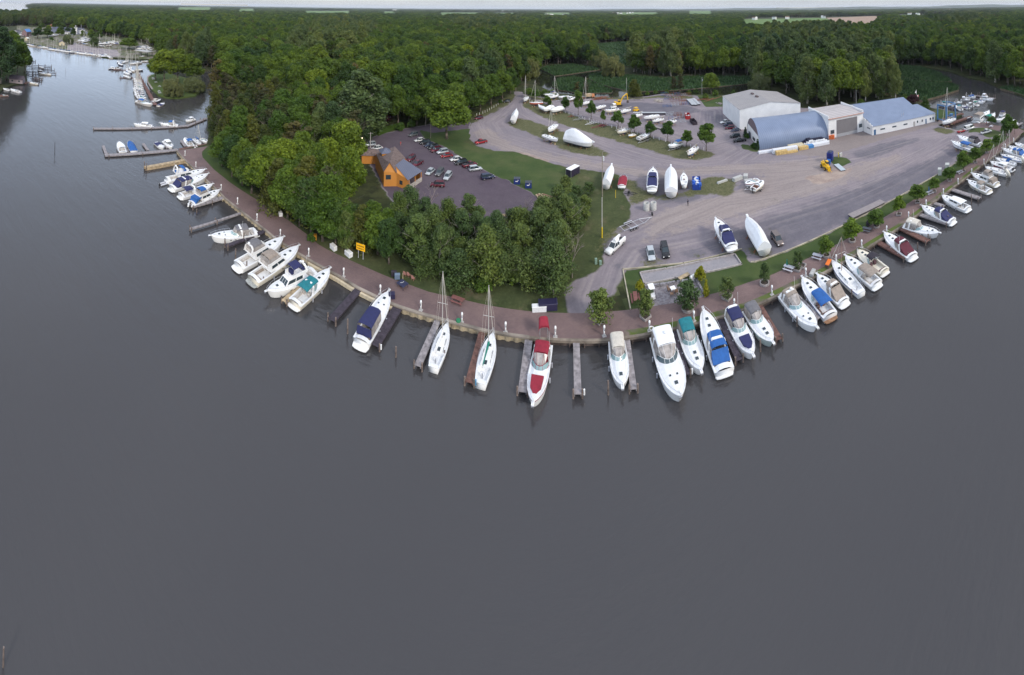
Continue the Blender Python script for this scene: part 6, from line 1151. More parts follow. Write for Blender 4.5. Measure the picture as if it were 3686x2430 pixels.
# ---------------------------------------------------------------- buildings
def X(x, y, h): return P(x, y, GZ+h)
def poly3(mb, pts, mi=0): mb.add([tuple(p) for p in pts], [tuple(range(len(pts)))], mi)
def zat(p, y):
    px = to_px([(p.x, p.y, p.z)])[0]; d = ray(px[0], y); return ZC+d.z*math.hypot(p.x, p.y)/math.hypot(d.x, d.y)
def onwall(mb, A, Bq, h0, h1, u0, u1, off=.03, mi=0, th=.03):
    """rectangle on the wall A->B between fractions u0,u1 and heights h0,h1"""
    d = (Bq-A); n = Vector((d.y, -d.x, 0)).normalized(); a = A+d*u0; b = A+d*u1; z = GZ
    q = [Vector((p.x, p.y, z+h))+n*off for p, h in ((a, h0), (b, h0), (b, h1), (a, h1))]; r_ = [p-n*(off+.02) for p in q]
    mb.add([tuple(p) for p in q+r_], [(0, 1, 2, 3), (0, 4, 5, 1), (1, 5, 6, 2), (2, 6, 7, 3), (3, 7, 4, 0)], mi)
SIDING = ribbed('white_metal_siding', (.84, .84, .83), .45, .5, depth=.5); GROOF = ribbed('grey_metal_roof', (.31, .29, .285), .6, .6, depth=.5); BROOF = ribbed('blue_metal_roof', (.2, .25, .355), .6, .4, .2, depth=.4); QROOF = ribbed('arched_blue_metal', (.2, .25, .355), .8, .4, .2, depth=.1); SROOF = ribbed('striped_grey_roof', (.46, .42, .41), 2.6, .6)
PAINT = M('white_painted_wall', (.76, .75, .73), .7, var=.06, scale=.4)
def winset(t, A, Bq, items, frame=WHITE, glass=GLASS, name='window'):
    for u0, u1, h0, h1 in items:
        mb = MB(); onwall(mb, A, Bq, h0, h1, u0, u1, .05); o = mb._b(name, frame, t); mb = MB(); du = (u1-u0)
        for i in range(3): onwall(mb, A, Bq, h0+.08, h1-.08, u0+du*(.05+.31*i), u0+du*(.05+.31*i+.27), .075)
        mb._b('pane', glass, o)
# warehouse
A = P(2663,467); Bk = P(2602,408); He = height(2663,467,395); Cc = X(2881,371,He); Cc.z = GZ; D = Bk+(Cc-A)
mid = (A+Cc)/2; Hp = zat(mid, 366)-GZ; midb = (Bk+D)/2; t = thing('warehouse', 'large white metal warehouse with grey gable roof', 'warehouse')
up = lambda p, h: Vector((p.x, p.y, GZ+h))
mb = MB(); poly3(mb, [A, Cc, up(Cc, He), up(mid, Hp), up(A, He)]); poly3(mb, [Bk, D, up(D, He), up(midb, Hp), up(Bk, He)]); poly3(mb, [A, Bk, up(Bk, He), up(A, He)]); poly3(mb, [Cc, D, up(D, He), up(Cc, He)]); mb.build('wall', SIDING, t)
ov = (A-Cc).normalized()*.3; ow = (A-Bk).normalized()*.3; mb = MB()
for p, q, s_ in ((A, Bk, 1), (Cc, D, -1)): poly3(mb, [up(p, He)+ov*s_+ow, up(q, He)+ov*s_-ow, up(midb, Hp+.08)-ow, up(mid, Hp+.08)+ow])
rf = mb.build('roof', GROOF, t)
for f in (.45, .68): mb = MB(); c = mid.lerp(midb, f)+(A-Cc).normalized()*2.2; mb.box((c.x, c.y, GZ+Hp-.15), (1.1, 2.4, .9), math.atan2(*(midb-mid).yx)+1.57); mb.build('roof_vent', M('vent_brown', (.1,.07,.07), .7), rf)
mb = MB(); poly3(mb, [up(A, He-.02)+ow*.2+ov*.1, up(mid, Hp-.02)+ow*.2, up(mid, Hp-.3)+ow*.2, up(A, He-.3)+ow*.2+ov*.1]); poly3(mb, [up(Cc, He-.02)+ow*.2, up(mid, Hp-.02)+ow*.2, up(mid, Hp-.3)+ow*.2, up(Cc, He-.3)+ow*.2]); mb.build('fascia', PAINT, t)
# arched shed
A = P(2733,540); C2 = P(2981,499); Bk = P(2689,479); wv = Bk-A; Lv = C2-A; c0 = (A+Bk)/2; Hp = zat(c0, 430)-GZ; t = thing('arched_shed', 'blue arched metal shed with white end wall', 'shed')
sec = lambda f: [(A+Lv*f+wv*(.5-.5*math.cos(math.pi*i/24))+Vector((0, 0, Hp*math.sin(math.pi*i/24)**.85))) for i in range(25)]
mb = MB(); mb.loft([sec(f/30) for f in range(31)]); mb.build('roof', QROOF, t, True)
s0 = sec(.006); cut = Hp*.52; mb = MB(); top = [p for p in s0 if p.z-GZ > cut]; low = [p for p in s0 if p.z-GZ <= cut]; n2 = len(low)//2; lo1 = [p for p in low if (p-A).length < (p-Bk).length]; lo2 = [p for p in low if p not in lo1]
a1 = lo1[-1]; a2 = lo2[0]; poly3(mb, lo1+[Vector((a1.x, a1.y, GZ+cut)), Vector((a2.x, a2.y, GZ+cut))]+lo2); mb.build('end_wall', PAINT, t)
mb = MB(); poly3(mb, [Vector((a1.x, a1.y, GZ+cut))]+top+[Vector((a2.x, a2.y, GZ+cut))]); mb.build('gable_panel', M('brown_gable', (.16,.12,.13), .8, var=.15), t)
s1 = sec(.997); mb = MB(); poly3(mb, s1); mb.build('back_wall', PAINT, t)
off = -Lv.normalized()*.25; Aw, Bw = A+off*.3, Bk+off*.3; mb = MB(); onwall(mb, Bw, Aw, 0, 2.3, .2, .32, .3); mb.build('door', M('dark_door', (.06,.08,.12), .5), t)
for u0, u1 in ((.55, .68),): mb = MB(); onwall(mb, Bw, Aw, 1.2, 2.3, u0, u1, .3); mb.build('window', GLASS, t)
# workshop block with big roller door
A = P(2983,500); C3 = P(3107,472); Ht = height(3107,472,402); bv = X(3031,372,Ht)-X(3110,402,Ht); bv.z = 0; t = thing('workshop', 'white workshop block with a huge grey roller door', 'workshop')
Bq, Dq = A+bv, C3+bv; mb = MB(); mb.prism([tuple(p)[:2] for p in (A, C3, Dq, Bq)], GZ, GZ+Ht-.3); mb.build('wall', PAINT, t)
n_ = (A-C3).normalized()*.25; m_ = -bv.normalized()*.35; mb = MB(); mh = .55; q = [A+n_+m_, C3-n_+m_, Dq-n_, Bq+n_]; z0 = GZ+Ht-.25; md, me_ = (q[0]+q[3])/2, (q[1]+q[2])/2
poly3(mb, [Vector((p.x, p.y, z)) for p, z in ((q[0], z0), (q[1], z0), (me_, z0+mh), (md, z0+mh))]); poly3(mb, [Vector((p.x, p.y, z)) for p, z in ((q[2], z0), (q[3], z0), (md, z0+mh), (me_, z0+mh))]); mb.build('roof', SROOF, t)
mb = MB(); c = (q[0]+q[1])/2; d = q[1]-q[0]; mb.box((c.x, c.y, GZ+Ht-.42), (d.length, .25, .35), math.atan2(d.y, d.x)); mb.build('fascia', M('pinkish_fascia', (.5,.3,.24), .7), t)
mb = MB(); [mb.box(((p+r_).x/2, (p+r_).y/2, GZ+Ht+.25), ((r_-p).length+.2, .3, 1.1), math.atan2((r_-p).y, (r_-p).x)) for p, r_ in ((C3, Dq), (A, Bq))]; mb.build('parapet', PAINT, t)
mb = MB(); onwall(mb, A, C3, 0, Ht*.83, .22, .82, .05); dr = mb.build('roller_door', ribbed('roller_shutter', (.2,.185,.19), .3, .6, axis=2, depth=1), t); mb = MB(); onwall(mb, A, C3, 0, 1.3, .225, .815, .09); mb.build('lower_panel', M('door_panel_grey', (.34,.34,.35), .5), dr)
winset(t, A, C3, [(.05, .16, 1.8, 3.5), (.87, .97, 1.9, 3.6)], frame=M('window_grey', (.4,.42,.45), .5))
# office
A = P(3142,487); C4 = P(3366,437); He = height(3142,487,455); t = thing('office_building', 'long white office with blue metal roof and a row of small windows', 'office building')
H2 = He+5.2; R1 = X(3073,379,H2); R2 = X(3249,347,H2); d = (C4-A).normalized(); nb_ = Vector((-d.y, d.x, 0)); dep = max(6, (R1-A).dot(nb_)*.5+(R2-A).dot(nb_)*.5); l1 = max(-14, (R1-A).dot(d)); l2 = (R2-A).dot(d); Lf = (C4-A).length
print('office', round(He, 1), 'depth', round(dep, 1), round(l1, 1), round(l2, 1), round(Lf, 1), 'workshop', round(Ht, 1), round(bv.length, 1))
dep = min(dep, 20); Q = lambda l, w, h: A+d*l+nb_*w+Vector((0, 0, h)); l2 = min(l2, Lf-6); dw = dep*2
mb = MB(); mb.prism([tuple(Q(l, w, 0))[:2] for l, w in ((0, 0), (Lf, 0), (Lf, dep*.95), (l2, dep), (l2, dw), (l1, dw), (l1, dep*.3), (0, dep*.3))], GZ, GZ+He-.08); poly3(mb, [Q(l2, 0.2, He-.1), Q(l2, dep, H2-.1), Q(l2, dw, He-.1)]); poly3(mb, [Q(l1, 0.2, He-.1), Q(l1, dep, H2-.1), Q(l1, dw, He-.1)]); mb.build('wall', PAINT, t)
mb = MB(); poly3(mb, [Q(0, -.3, He), Q(l2+.3, -.3, He), Q(l2+.3, dep, H2), Q(l1, dep, H2), Q(l1, dep*.3, He+(H2-He)*.3), Q(0, dep*.3, He+(H2-He)*.3)]); poly3(mb, [Q(l1, dw, He), Q(l2+.3, dw, He), Q(l2+.3, dep, H2), Q(l1, dep, H2)])
poly3(mb, [Q(l2+.3, -.3, He), Q(Lf+.3, -.3, He), Q(Lf-2, dep*.62, He+2.6), Q(l2+.3, dep*.62, He+2.6)]); poly3(mb, [Q(Lf+.3, -.3, He), Q(Lf+.3, dep*.97, He), Q(Lf-2, dep*.62, He+2.6)]); poly3(mb, [Q(l2+.3, dep*.97, He), Q(Lf+.3, dep*.97, He), Q(Lf-2, dep*.62, He+2.6), Q(l2+.3, dep*.62, He+2.6)]); mb.build('roof', BROOF, t)
mb = MB(); p = Q(Lf*.5, 3.2, 0); [mb.tube((p.x+i, p.y, GZ+He+.6), (p.x+i, p.y, GZ+He+2.2), .12, n=6) for i in (0, 1.5)]; mb.build('chimney', STEEL, t)
winset(t, A, C4, [(.11, .18, 1.6, 2.3), (.29, .355, 1.6, 2.3), (.465, .53, 1.6, 2.3), (.685, .705, 1.3, 2.4), (.765, .785, 1.3, 2.4), (.905, .93, 1.2, 2.4), (.95, .975, 1.2, 2.4)], frame=M('window_grey'))
for u0, u1, m in ((.015, .045, M('blue_door', (.05,.13,.25), .5)), (.625, .655, M('grey_door', (.4,.38,.36), .6)), (.83, .85, M('blue_door'))): mb = MB(); onwall(mb, A, C4, 0, 2.3, u0, u1, .05); mb.build('door', m, t)
mb = MB(); W0 = A; W1 = C3+(A-C3)*.05
for i in range(4): p = W0.lerp(W1, i/4); q = W0.lerp(W1, (i+1)/4); c = (p+q)/2; hh = He+.3+i*.55; mb.box((c.x, c.y, GZ+hh/2), ((q-p).length+.02, .3, hh), math.atan2((q-p).y, (q-p).x))
mb.build('stepped_wall', PAINT, t)
ww = W1-W0; mb = MB(); [onwall(mb, W1, W0, 2.2+.0*i, 2.75, .42+.07*i, .42+.07*i+.045, .2) for i in range(5)]; mb.build('sign_lettering', M('dark_lettering', (.05,.05,.06), .6), t)
# tavern
WOODO = ribbed('orange_board_siding', (.62, .26, .05), .35, .6, depth=.6); TINR = ribbed('blue_grey_tin_roof', (.11, .12, .17), .5, .45, depth=.4); SHING = M('brown_shingles', (.15, .11, .1), .95, var=.25, scale=1.5)
t = thing('tavern', 'orange board-sided tavern with brown gable and blue-grey porch roof', 'tavern')
g = {k: X(*v) for k, v in dict(e1=(1471,649,3.0), e2=(1518,618,3.0), r1=(1425,594,5.6), r2=(1453,572,5.6), pk=(1404,584,7.2), pb=(1421,530,7.2), el=(1382,618,4.6), er=(1428,622,4.2), elb=(1352,556,4.6), erb=(1459,571,4.2)).items()}
gd = lambda p: Vector((p.x, p.y, GZ)); mb = MB()
poly3(mb, [gd(g['e1']), gd(g['er']), g['er'], g['e1']]); poly3(mb, [gd(g['er']), gd(g['el']), g['el'], g['pk'], g['er']]); poly3(mb, [gd(g['el']), gd(g['elb']), g['elb'], g['el']]); poly3(mb, [gd(g['erb']), gd(g['elb']), g['elb'], g['pb'], g['erb']]); poly3(mb, [gd(g['erb']), gd(g['er']), g['er'], g['erb']]); poly3(mb, [g['er'], g['e1'], g['r1']])
dv = (g['e2']-g['e1']); i1 = g['e1']+dv*.0; i2 = g['e2'].lerp(g['erb'], .12); poly3(mb, [gd(g['e2'].lerp(g['e1'], .12)), gd(g['erb']), g['erb'], g['e2'].lerp(g['e1'], .12)]); mb.build('wall', WOODO, t)
lift_ = Vector((0, 0, .08)); mb = MB(); e = (g['e1']-g['e2']).normalized()*.4; poly3(mb, [g['e1']+e+lift_, g['e2']-e+lift_, g['r2']+lift_, g['r1']+e+lift_]); mb.build('porch_roof', TINR, t)
mb = MB(); f = (g['pk']-g['pb']).normalized()*.5; poly3(mb, [g['pk']+f+lift_, g['pb']-f+lift_, g['elb']-f+lift_, g['el']+f+lift_]); poly3(mb, [g['pk']+f+lift_, g['pb']-f+lift_, g['erb']-f+lift_, g['er']+f+lift_]); mb.build('roof', SHING, t)
mb = MB(); a, b = gd(g['e1']), gd(g['e2']); dd = b-a; c = (a+b)/2; mb.box((c.x, c.y, GZ+.65), (dd.length, .3, 1.3), math.atan2(dd.y, dd.x)); mb.build('porch_wall', M('pale_stone', (.42,.38,.34), .9, var=.3, scale=2), t)
mb = MB(); [mb.box((p.x, p.y, GZ+1.5), (.2, .2, 2.9)) for p in (a.lerp(b, .04), a.lerp(b, .5), a.lerp(b, .97))]; mb.build('porch_post', WOODO, t)
mb = MB(); onwall(mb, gd(g['el']), gd(g['er']), 2.2, 3.6, .15, .55, .06); onwall(mb, gd(g['er']), gd(g['e1']), 1.0, 2.2, .25, .5, .06); mb.build('window', GLASS, t)
c = X(1388,548,6.4); mb = MB(); mb.box((c.x, c.y, GZ+5.6), (3.2, 3.2, 2.2), .6); mb.build('cupola', WOODO, t); mb = MB(); mb.box((c.x, c.y, GZ+7.3), (4, 4, 1.3), .6, top=.05); mb.build('cupola_roof', TINR, t)
c = X(1338,545,3.6); mb = MB(); mb.box((c.x, c.y, GZ+1.5), (7, 4.5, 3), .35); mb.build('side_wing', WOODO, t); mb = MB(); mb.box((c.x, c.y, GZ+3.7), (7.8, 5.3, 1.4), .35, top=.25); mb.build('wing_roof', SHING, t)
for x, y in ((1279,500),(1303,507)): mb = MB(); q = P(x, y+28); mb.tube((q.x, q.y, GZ), (q.x, q.y, GZ+4), .06); o = tag(mb.build('lamp_post', STEEL), 'lit globe lamp on a post in the trees by the tavern', 'lamp', 'globe lamps by the tavern'); mb = MB(); mb.ball((q.x, q.y, GZ+4.15), .22, 8); mb.build('globe', M('lit_globe', (1, .85, .6), .5, var=0, emit=2.5), o)
def hut(name, label, c, sx, sy, h, rz, wall, roof, ph=1.6, cat='house', gable=True, win=2, z=GZ, group=None):
    t = thing(name, label, cat, (c.x, c.y, z), rz, group); mb = MB(); a, b = sx/2, sy/2
    mb.add([(-a, -b, 0), (a, -b, 0), (a, b, 0), (-a, b, 0), (-a, -b, h), (a, -b, h), (a, b, h), (-a, b, h), (-a, 0, h+ph), (a, 0, h+ph)], [(0, 1, 5, 4), (2, 3, 7, 6), (1, 2, 6, 9, 5), (3, 0, 4, 8, 7)]); mb.build('wall', wall, t)
    mb = MB(); o_ = .35; k = ph*o_/b
    for s_ in (-1, 1): mb.add([(-a-o_, s_*(b+o_), h-k+.06), (a+o_, s_*(b+o_), h-k+.06), (a+o_, 0, h+ph+.06), (-a-o_, 0, h+ph+.06), (-a-o_, s_*(b+o_), h-k-.06), (a+o_, s_*(b+o_), h-k-.06), (a+o_, 0, h+ph-.06), (-a-o_, 0, h+ph-.06)], [(0, 1, 2, 3), (4, 7, 6, 5), (0, 4, 5, 1), (1, 5, 6, 2), (3, 2, 6, 7), (0, 3, 7, 4)])
    mb.build('roof', roof, t)
    for i in range(win):
        for s_ in (-1, 1): mb = MB(); x = -a+sx*(i+.5)/win; mb.box((x, s_*(b+.02), h*.55), (min(1.3, sx/win*.5), .08, h*.35)); mb.build('window', GLASS, t)
    mb = MB(); mb.box((a+.02, 0, min(h*.42, 1.1)), (.08, 1.1, min(h*.84, 2.2))); mb.build('door', M('dark_door'), t); return t
A = P(32,297,.9); Cb = P(81,302,.9); dd = Cb-A; cc = (A+Cb)/2+Vector((-dd.y, dd.x, 0)).normalized()*2.8
hut('boathouse', 'weathered grey boathouse with dark roof over the water at the left edge', cc, dd.length, 5.6, 3.0, math.atan2(dd.y, dd.x), ribbed('grey_board_siding', (.3,.25,.26), .3, .8), M('dark_purple_roof', (.07,.055,.07), .9, var=.2), 2.0, 'boathouse', z=.8)
HW = M('house_white', (.7,.69,.66), .7); RD = M('roof_dark', (.09,.085,.1), .9, var=.2); RT = M('roof_teal', (.25,.5,.42), .7); RB = M('roof_brown', (.2,.12,.09), .9, var=.2)
for nm, lab, x, y, s1, s2, h, rz, wl, rf_, ph, cat in [('house', 'white two-storey house half hidden behind the cottonwoods', 1252, 262, 9, 7, 5.2, .5, HW, RD, 2, 'house'), ('house', 'small white garage in front of the hidden white house', 1233, 270, 6, 5, 2.6, .5, HW, RD, 1.5, 'garage'), ('pavilion', 'pale teal roofed pavilion among the trees', 1080, 312, 9, 7, 2.8, .4, HW, RT, 1.8, 'pavilion'), ('house', 'blue-roofed hut beside the teal pavilion', 1140, 318, 5, 4, 2.4, .4, HW, BROOF, 1.4, 'hut'), ('house', 'dark roofed house behind the big willow', 1940, 215, 10, 7, 3.2, .2, HW, RD, 2.4, 'house'),
    ('club_house', 'white clubhouse beside the harbour tower', 294, 120, 16, 9, 6, -.3, HW, RD, 2, 'clubhouse'), ('club_wing', 'long low white wing left of the harbour tower', 240, 121, 24, 6, 3.5, -.1, HW, RD, 1, 'clubhouse'), ('shed', 'cream arched-end shed behind the far quay', 222, 161, 17, 7, 3.6, -.35, M('cream_wall', (.6,.52,.36), .8), RD, 2.2, 'shed'), ('pavilion', 'blue-roofed brown pavilion at the harbour', 96, 131, 13, 9, 8, -.9, M('brown_cladding', (.2,.13,.14), .8), M('bright_blue_roof', (.05,.2,.5), .5), 4, 'pavilion'), ('house', 'grey house left of the blue harbour pavilion', 62, 122, 12, 8, 4.5, -.9, M('grey_cladding', (.4,.4,.45), .8), RD, 2.5, 'house'), ('house', 'cream cottage behind the harbour lot', 149, 94, 12, 8, 3.6, -.5, M('cream_wall'), RT if 0 else RB, 3, 'house'), ('house', 'small orange-brown cottage behind the harbour lot', 184, 96, 10, 7, 3, -.4, M('orange_wall', (.35,.16,.09), .8), RB, 3, 'house'), ('house', 'white hut at the far quay end', 97, 146, 5, 4, 3.4, -.9, M('cream_wall'), HW, 1.4, 'hut'),
    ('house', 'pale roofed long house in the wood right of the islet', 735, 155, 26, 8, 4, .3, M('cream_wall'), RB, 2.5, 'house'), ('house', 'light blue roofed house in the wood', 768, 152, 9, 7, 5, .3, HW, M('pale_blue_roof', (.4,.55,.65), .6), 2.5, 'house'), ('house', 'white house with pink chimney side in the far left wood', 450, 80, 12, 9, 7, .2, HW, RB, 3, 'house'), ('house', 'dark gabled house in the far left wood', 495, 76, 16, 10, 8, .2, M('grey_cladding'), RD, 5, 'house'), ('house', 'red-roofed house poking from the middle wood', 1316, 70, 16, 12, 14, .3, M('cream_wall'), M('red_roof', (.3,.07,.05), .8), 6, 'house')]:
    hut(nm, lab, P(x, y), s1, s2, h, rz, wl, rf_, ph, cat)
rr = random.Random(3)
for i, (x, y, s) in enumerate([(1420,39,60),(826,27,30),(845,30,25),(1810,44,60),(1968,56,30),(1976,62,40),(1985,58,25),(2032,57,30),(2210,50,40),(2222,51,30),(2235,50,25),(2258,49,30),(2268,49,25),(2278,47,25),(2714,72,18),(2722,71,14),(2787,70,20),(2834,69,20),(2960,66,14),(2967,66,14),(3212,61,16),(3230,60,18),(3240,60,14),(3274,54,25),(3300,55,20),(3308,54,20),(3415,38,60),(3512,43,40),(3530,42,40),(1500,50,14),(1728,64,14),(775,35,25)]):
    hut('farmhouse', 'tiny pale building in the far distance at the edge of fields', P(x, y), s, s*.5, 9+s*.12, rr.uniform(0, 3), HW, [HW, RD, RB][i % 3], 4, 'building', win=0, group='far pale buildings')
# harbour tower
c = P(272,122); t = thing('harbour_tower', 'square white lighthouse-like tower at the yacht harbour', 'tower', c, -.3); mb = MB(); mb.box((0, 0, 5.5), (5, 5, 11)); mb.build('wall', HW, t); mb = MB(); mb.box((0, 0, 11.2), (6, 6, .4)); mb.build('gallery', HW, t); mb = MB(); mb.tube((0, 0, 11.4), (0, 0, 13.4), 1.3, n=8); mb.build('lantern', GLASS, t); mb = MB(); mb.tube((0, 0, 13.4), (0, 0, 14.8), 1.6, .1, 8); mb.build('lantern_roof', HW, t)
mb = MB(); [mb.box((0, -2.52, z), (1, .1, 1.3)) for z in (3, 6, 9)]; mb.build('window', GLASS, t)
c = P(2516,46); t = thing('water_tower', 'pale water tower on the horizon', 'water tower', P(2510,33)); mb = MB(); mb.tube((0, 0, 0), (0, 0, 38), 3, n=8); mb.build('stem', HW, t); mb = MB(); mb.ball((0, 0, 44), 14, 12, sq=.7); mb.build('tank', HW, t)
# ---------------------------------------------------------------- vehicles
PAINTS = dict(white=(.72,.72,.7), silver=(.45,.48,.5), grey=(.12,.125,.13), black=(.02,.021,.025), navy=(.02,.03,.07), red=(.3,.02,.025), maroon=(.11,.012,.025), blue=(.03,.08,.25), bronze=(.16,.13,.12))
def car(label, front, rear, kind='sedan', col='white', z=GZ, group=None, L_=None):
    a, b = P(rear[0], rear[1], z+.5), P(front[0], front[1], z+.5); c = (a+b)/2; d = b-a; Ln = {'sedan': 4.6, 'suv': 4.6, 'pickup': 5.5, 'van': 5.3, 'convertible': 4.3}[kind]; k = L_ or Ln
    t = thing({'sedan': 'parked_car', 'suv': 'parked_suv', 'pickup': 'pickup_truck', 'van': 'white_van', 'convertible': 'convertible_car'}[kind], label, {'sedan': 'car', 'suv': 'car', 'pickup': 'pickup truck', 'van': 'van', 'convertible': 'car'}[kind], (c.x, c.y, z+.03), math.atan2(d.y, d.x), group)
    m = M('paint_'+col, PAINTS[col], .22, .25, var=0); w = .9 if kind != 'van' else 1.0; h = {'sedan': .78, 'suv': .95, 'pickup': 1.0, 'van': 1.1, 'convertible': .78}[kind]; x = lambda f: -k/2+k*f
    prof = {'sedan': [(0, .5, .68), (.03, .5, .95), (.18, .5, 1), (.7, .5, .98), (.93, .5, .8), (1, .5, .6)], 'suv': [(0, .5, .9), (.03, .5, 1), (.7, .5, 1), (.93, .5, .88), (1, .5, .65)], 'pickup': [(0, .5, .95), (.02, .5, 1), (.72, .5, 1), (.95, .5, .92), (1, .5, .7)], 'van': [(0, .5, 1), (.02, .5, 1), (.8, .5, 1), (.94, .5, .85), (1, .5, .6)], 'convertible': [(0, .5, .7), (.04, .5, .92), (.3, .5, 1), (.7, .5, .98), (.93, .5, .8), (1, .5, .6)]}[kind]
    secs = []
    for f, lo, hf in prof:
        nw = w*(1 if .04 < f < .9 else .88 if f in (0, 1) else .96); H = h*hf; secs.append([(x(f), nw*.95, .25), (x(f), nw, .5), (x(f), nw*.97, H-.1), (x(f), nw*.85, H), (x(f), 0, H+.03), (x(f), -nw*.85, H), (x(f), -nw*.97, H-.1), (x(f), -nw, .5), (x(f), -nw*.95, .25)])
    mb = MB(); mb.loft(secs, closed=True, caps=True); mb.build('body', m, t, True)
    g = {'sedan': ((.1, .24, .6, .76), .6), 'suv': ((.02, .08, .6, .76), .72), 'pickup': ((.38, .42, .62, .76), .68), 'van': ((.01, .03, .78, .9), .95), 'convertible': None}[kind]
    if g:
        (f0, f1, f2, f3), gh = g; ht = h+gh; v = []
        for f, zz, ww in ((f0, h-.02, .88), (f1, ht, .72), (f2, ht, .72), (f3, h-.02, .86)): v += [(x(f), w*ww, zz), (x(f), -w*ww, zz)]
        mb = MB(); mb.add(v, [(0, 2, 4, 6), (1, 7, 5, 3), (0, 1, 3, 2), (4, 5, 7, 6)]); mb.build('windows', GLASS, t); mb = MB(); mb.box(((x(f1)+x(f2))/2, 0, ht+.02), (x(f2)-x(f1)+.06, w*1.5, .07)); 
        for s_ in (-1, 1):
            for fa, fb in ((f0, f1), (f3, f2)): mb.tube((x(fa), s_*w*.88, h-.02), (x(fb), s_*w*.73, ht), .05, n=4)
            mb.tube((x((f1+f2)/2), s_*w*.89, h-.02), (x((f1+f2)/2), s_*w*.74, ht), .05, n=4)
        if kind == 'van': [mb.box((x(.25), s_*w*.8, h+.48), (k*.42, .1, .8)) for s_ in (-1, 1)]
        mb.build('roof', m, t)
    else: mb = MB(); mb.box((x(.45), 0, h+.02), (1.7, 1.3, .1)); mb.build('interior', M('tan_interior', (.35,.25,.2), .8), t); mb = MB(); mb.add([(x(.68), -.7, h), (x(.68), .7, h), (x(.6), .62, h+.4), (x(.6), -.62, h+.4)], [(0, 1, 2, 3)]); mb.build('windshield', GLASS, t)
    if kind == 'pickup': mb = MB(); mb.box((x(.19), 0, h+.035), (k*.33, 1.5, .04)); mb.build('bed', M('bed_liner', (.03,.03,.035), .8), t)
    for fx in (.18, .82):
        for s_ in (-1, 1): mb = MB(); mb.tube((x(fx), s_*(w-.12), .33), (x(fx), s_*(w+.03), .33), .35, n=12); o = mb.build('wheel', DARK, t); mb = MB(); mb.tube((x(fx), s_*(w+.0), .33), (x(fx), s_*(w+.045), .33), .2, n=10); mb.build('rim', STEEL, o)
    for s_ in (-1, 1): mb = MB(); mb.box((k/2-.03, s_*w*.68, h*.62), (.12, .3, .15)); mb.build('headlight', M('headlight', (.75,.75,.75), .15), t); mb = MB(); mb.box((-k/2+.02, s_*w*.72, h*.72), (.1, .25, .18)); mb.build('taillight', M('taillight', (.35,.01,.01), .3), t)
    return t
G1 = 'vehicles in the tavern parking lot'; G2 = 'vehicles in the boat yard'
for lab, f, r_, k, c in [('dark grey SUV nearest the hedge corner of the parking lot', (1471,489), (1504,481), 'suv', 'grey'), ('white sedan second from the top of the diagonal row', (1491,507), (1530,501), 'sedan', 'white'), ('black SUV behind the uppermost white sedan', (1510,516), (1549,510), 'suv', 'black'), ('navy car fourth in the diagonal row', (1528,526), (1565,518), 'sedan', 'navy'), ('black car fifth in the diagonal row', (1540,535), (1579,527), 'suv', 'black'), ('dark maroon SUV in the middle of the diagonal row', (1550,544), (1588,536), 'suv', 'maroon'), ('silver SUV beside the red sedan', (1571,551), (1613,543), 'suv', 'silver'), ('red sedan below the silver SUV', (1586,563), (1628,557), 'sedan', 'red'), ('white sedan below the sand heap', (1620,576), (1663,569), 'sedan', 'white'), ('black SUV between white sedan and dark red pickup', (1638,589), (1680,582), 'suv', 'black'), ('dark red pickup with open bed in the diagonal row', (1718,587), (1662,600), 'pickup', 'maroon'), ('silver SUV near the lawn edge of the parking lot', (1734,605), (1688,611), 'suv', 'silver'), ('dark navy SUV standing apart at the lower end of the row', (1778,634), (1733,641), 'suv', 'navy'), ('bright red pickup on the grass by the gravel road', (1709,516), (1753,507), 'pickup', 'red'), ('maroon SUV right behind the tavern', (1467,580), (1492,563), 'suv', 'maroon'), ('dark red pickup by the tavern porch', (1490,597), (1516,582), 'pickup', 'maroon'), ('silver sedan facing the tavern porch', (1534,630), (1563,606), 'sedan', 'silver'), ('dark SUV between two silver cars near the porch', (1571,634), (1594,610), 'suv', 'grey'), ('silver-grey SUV right of the dark one near the porch', (1601,649), (1622,623), 'suv', 'silver'), ('maroon minivan side-on in front of the birches', (1545,664), (1604,666), 'suv', 'maroon'), ('silver SUV beyond the tavern roof', (1318,522), (1347,519), 'suv', 'silver'), ('white car beyond the tavern cupola', (1343,535), (1371,530), 'sedan', 'white'), ('small maroon car under the roadside trees', (1711,427), (1734,424), 'suv', 'maroon'), ('black car in the shade near the end of the white posts', (1811,366), (1837,365), 'suv', 'black')]: car(lab, f, r_, k, c, group=G1)
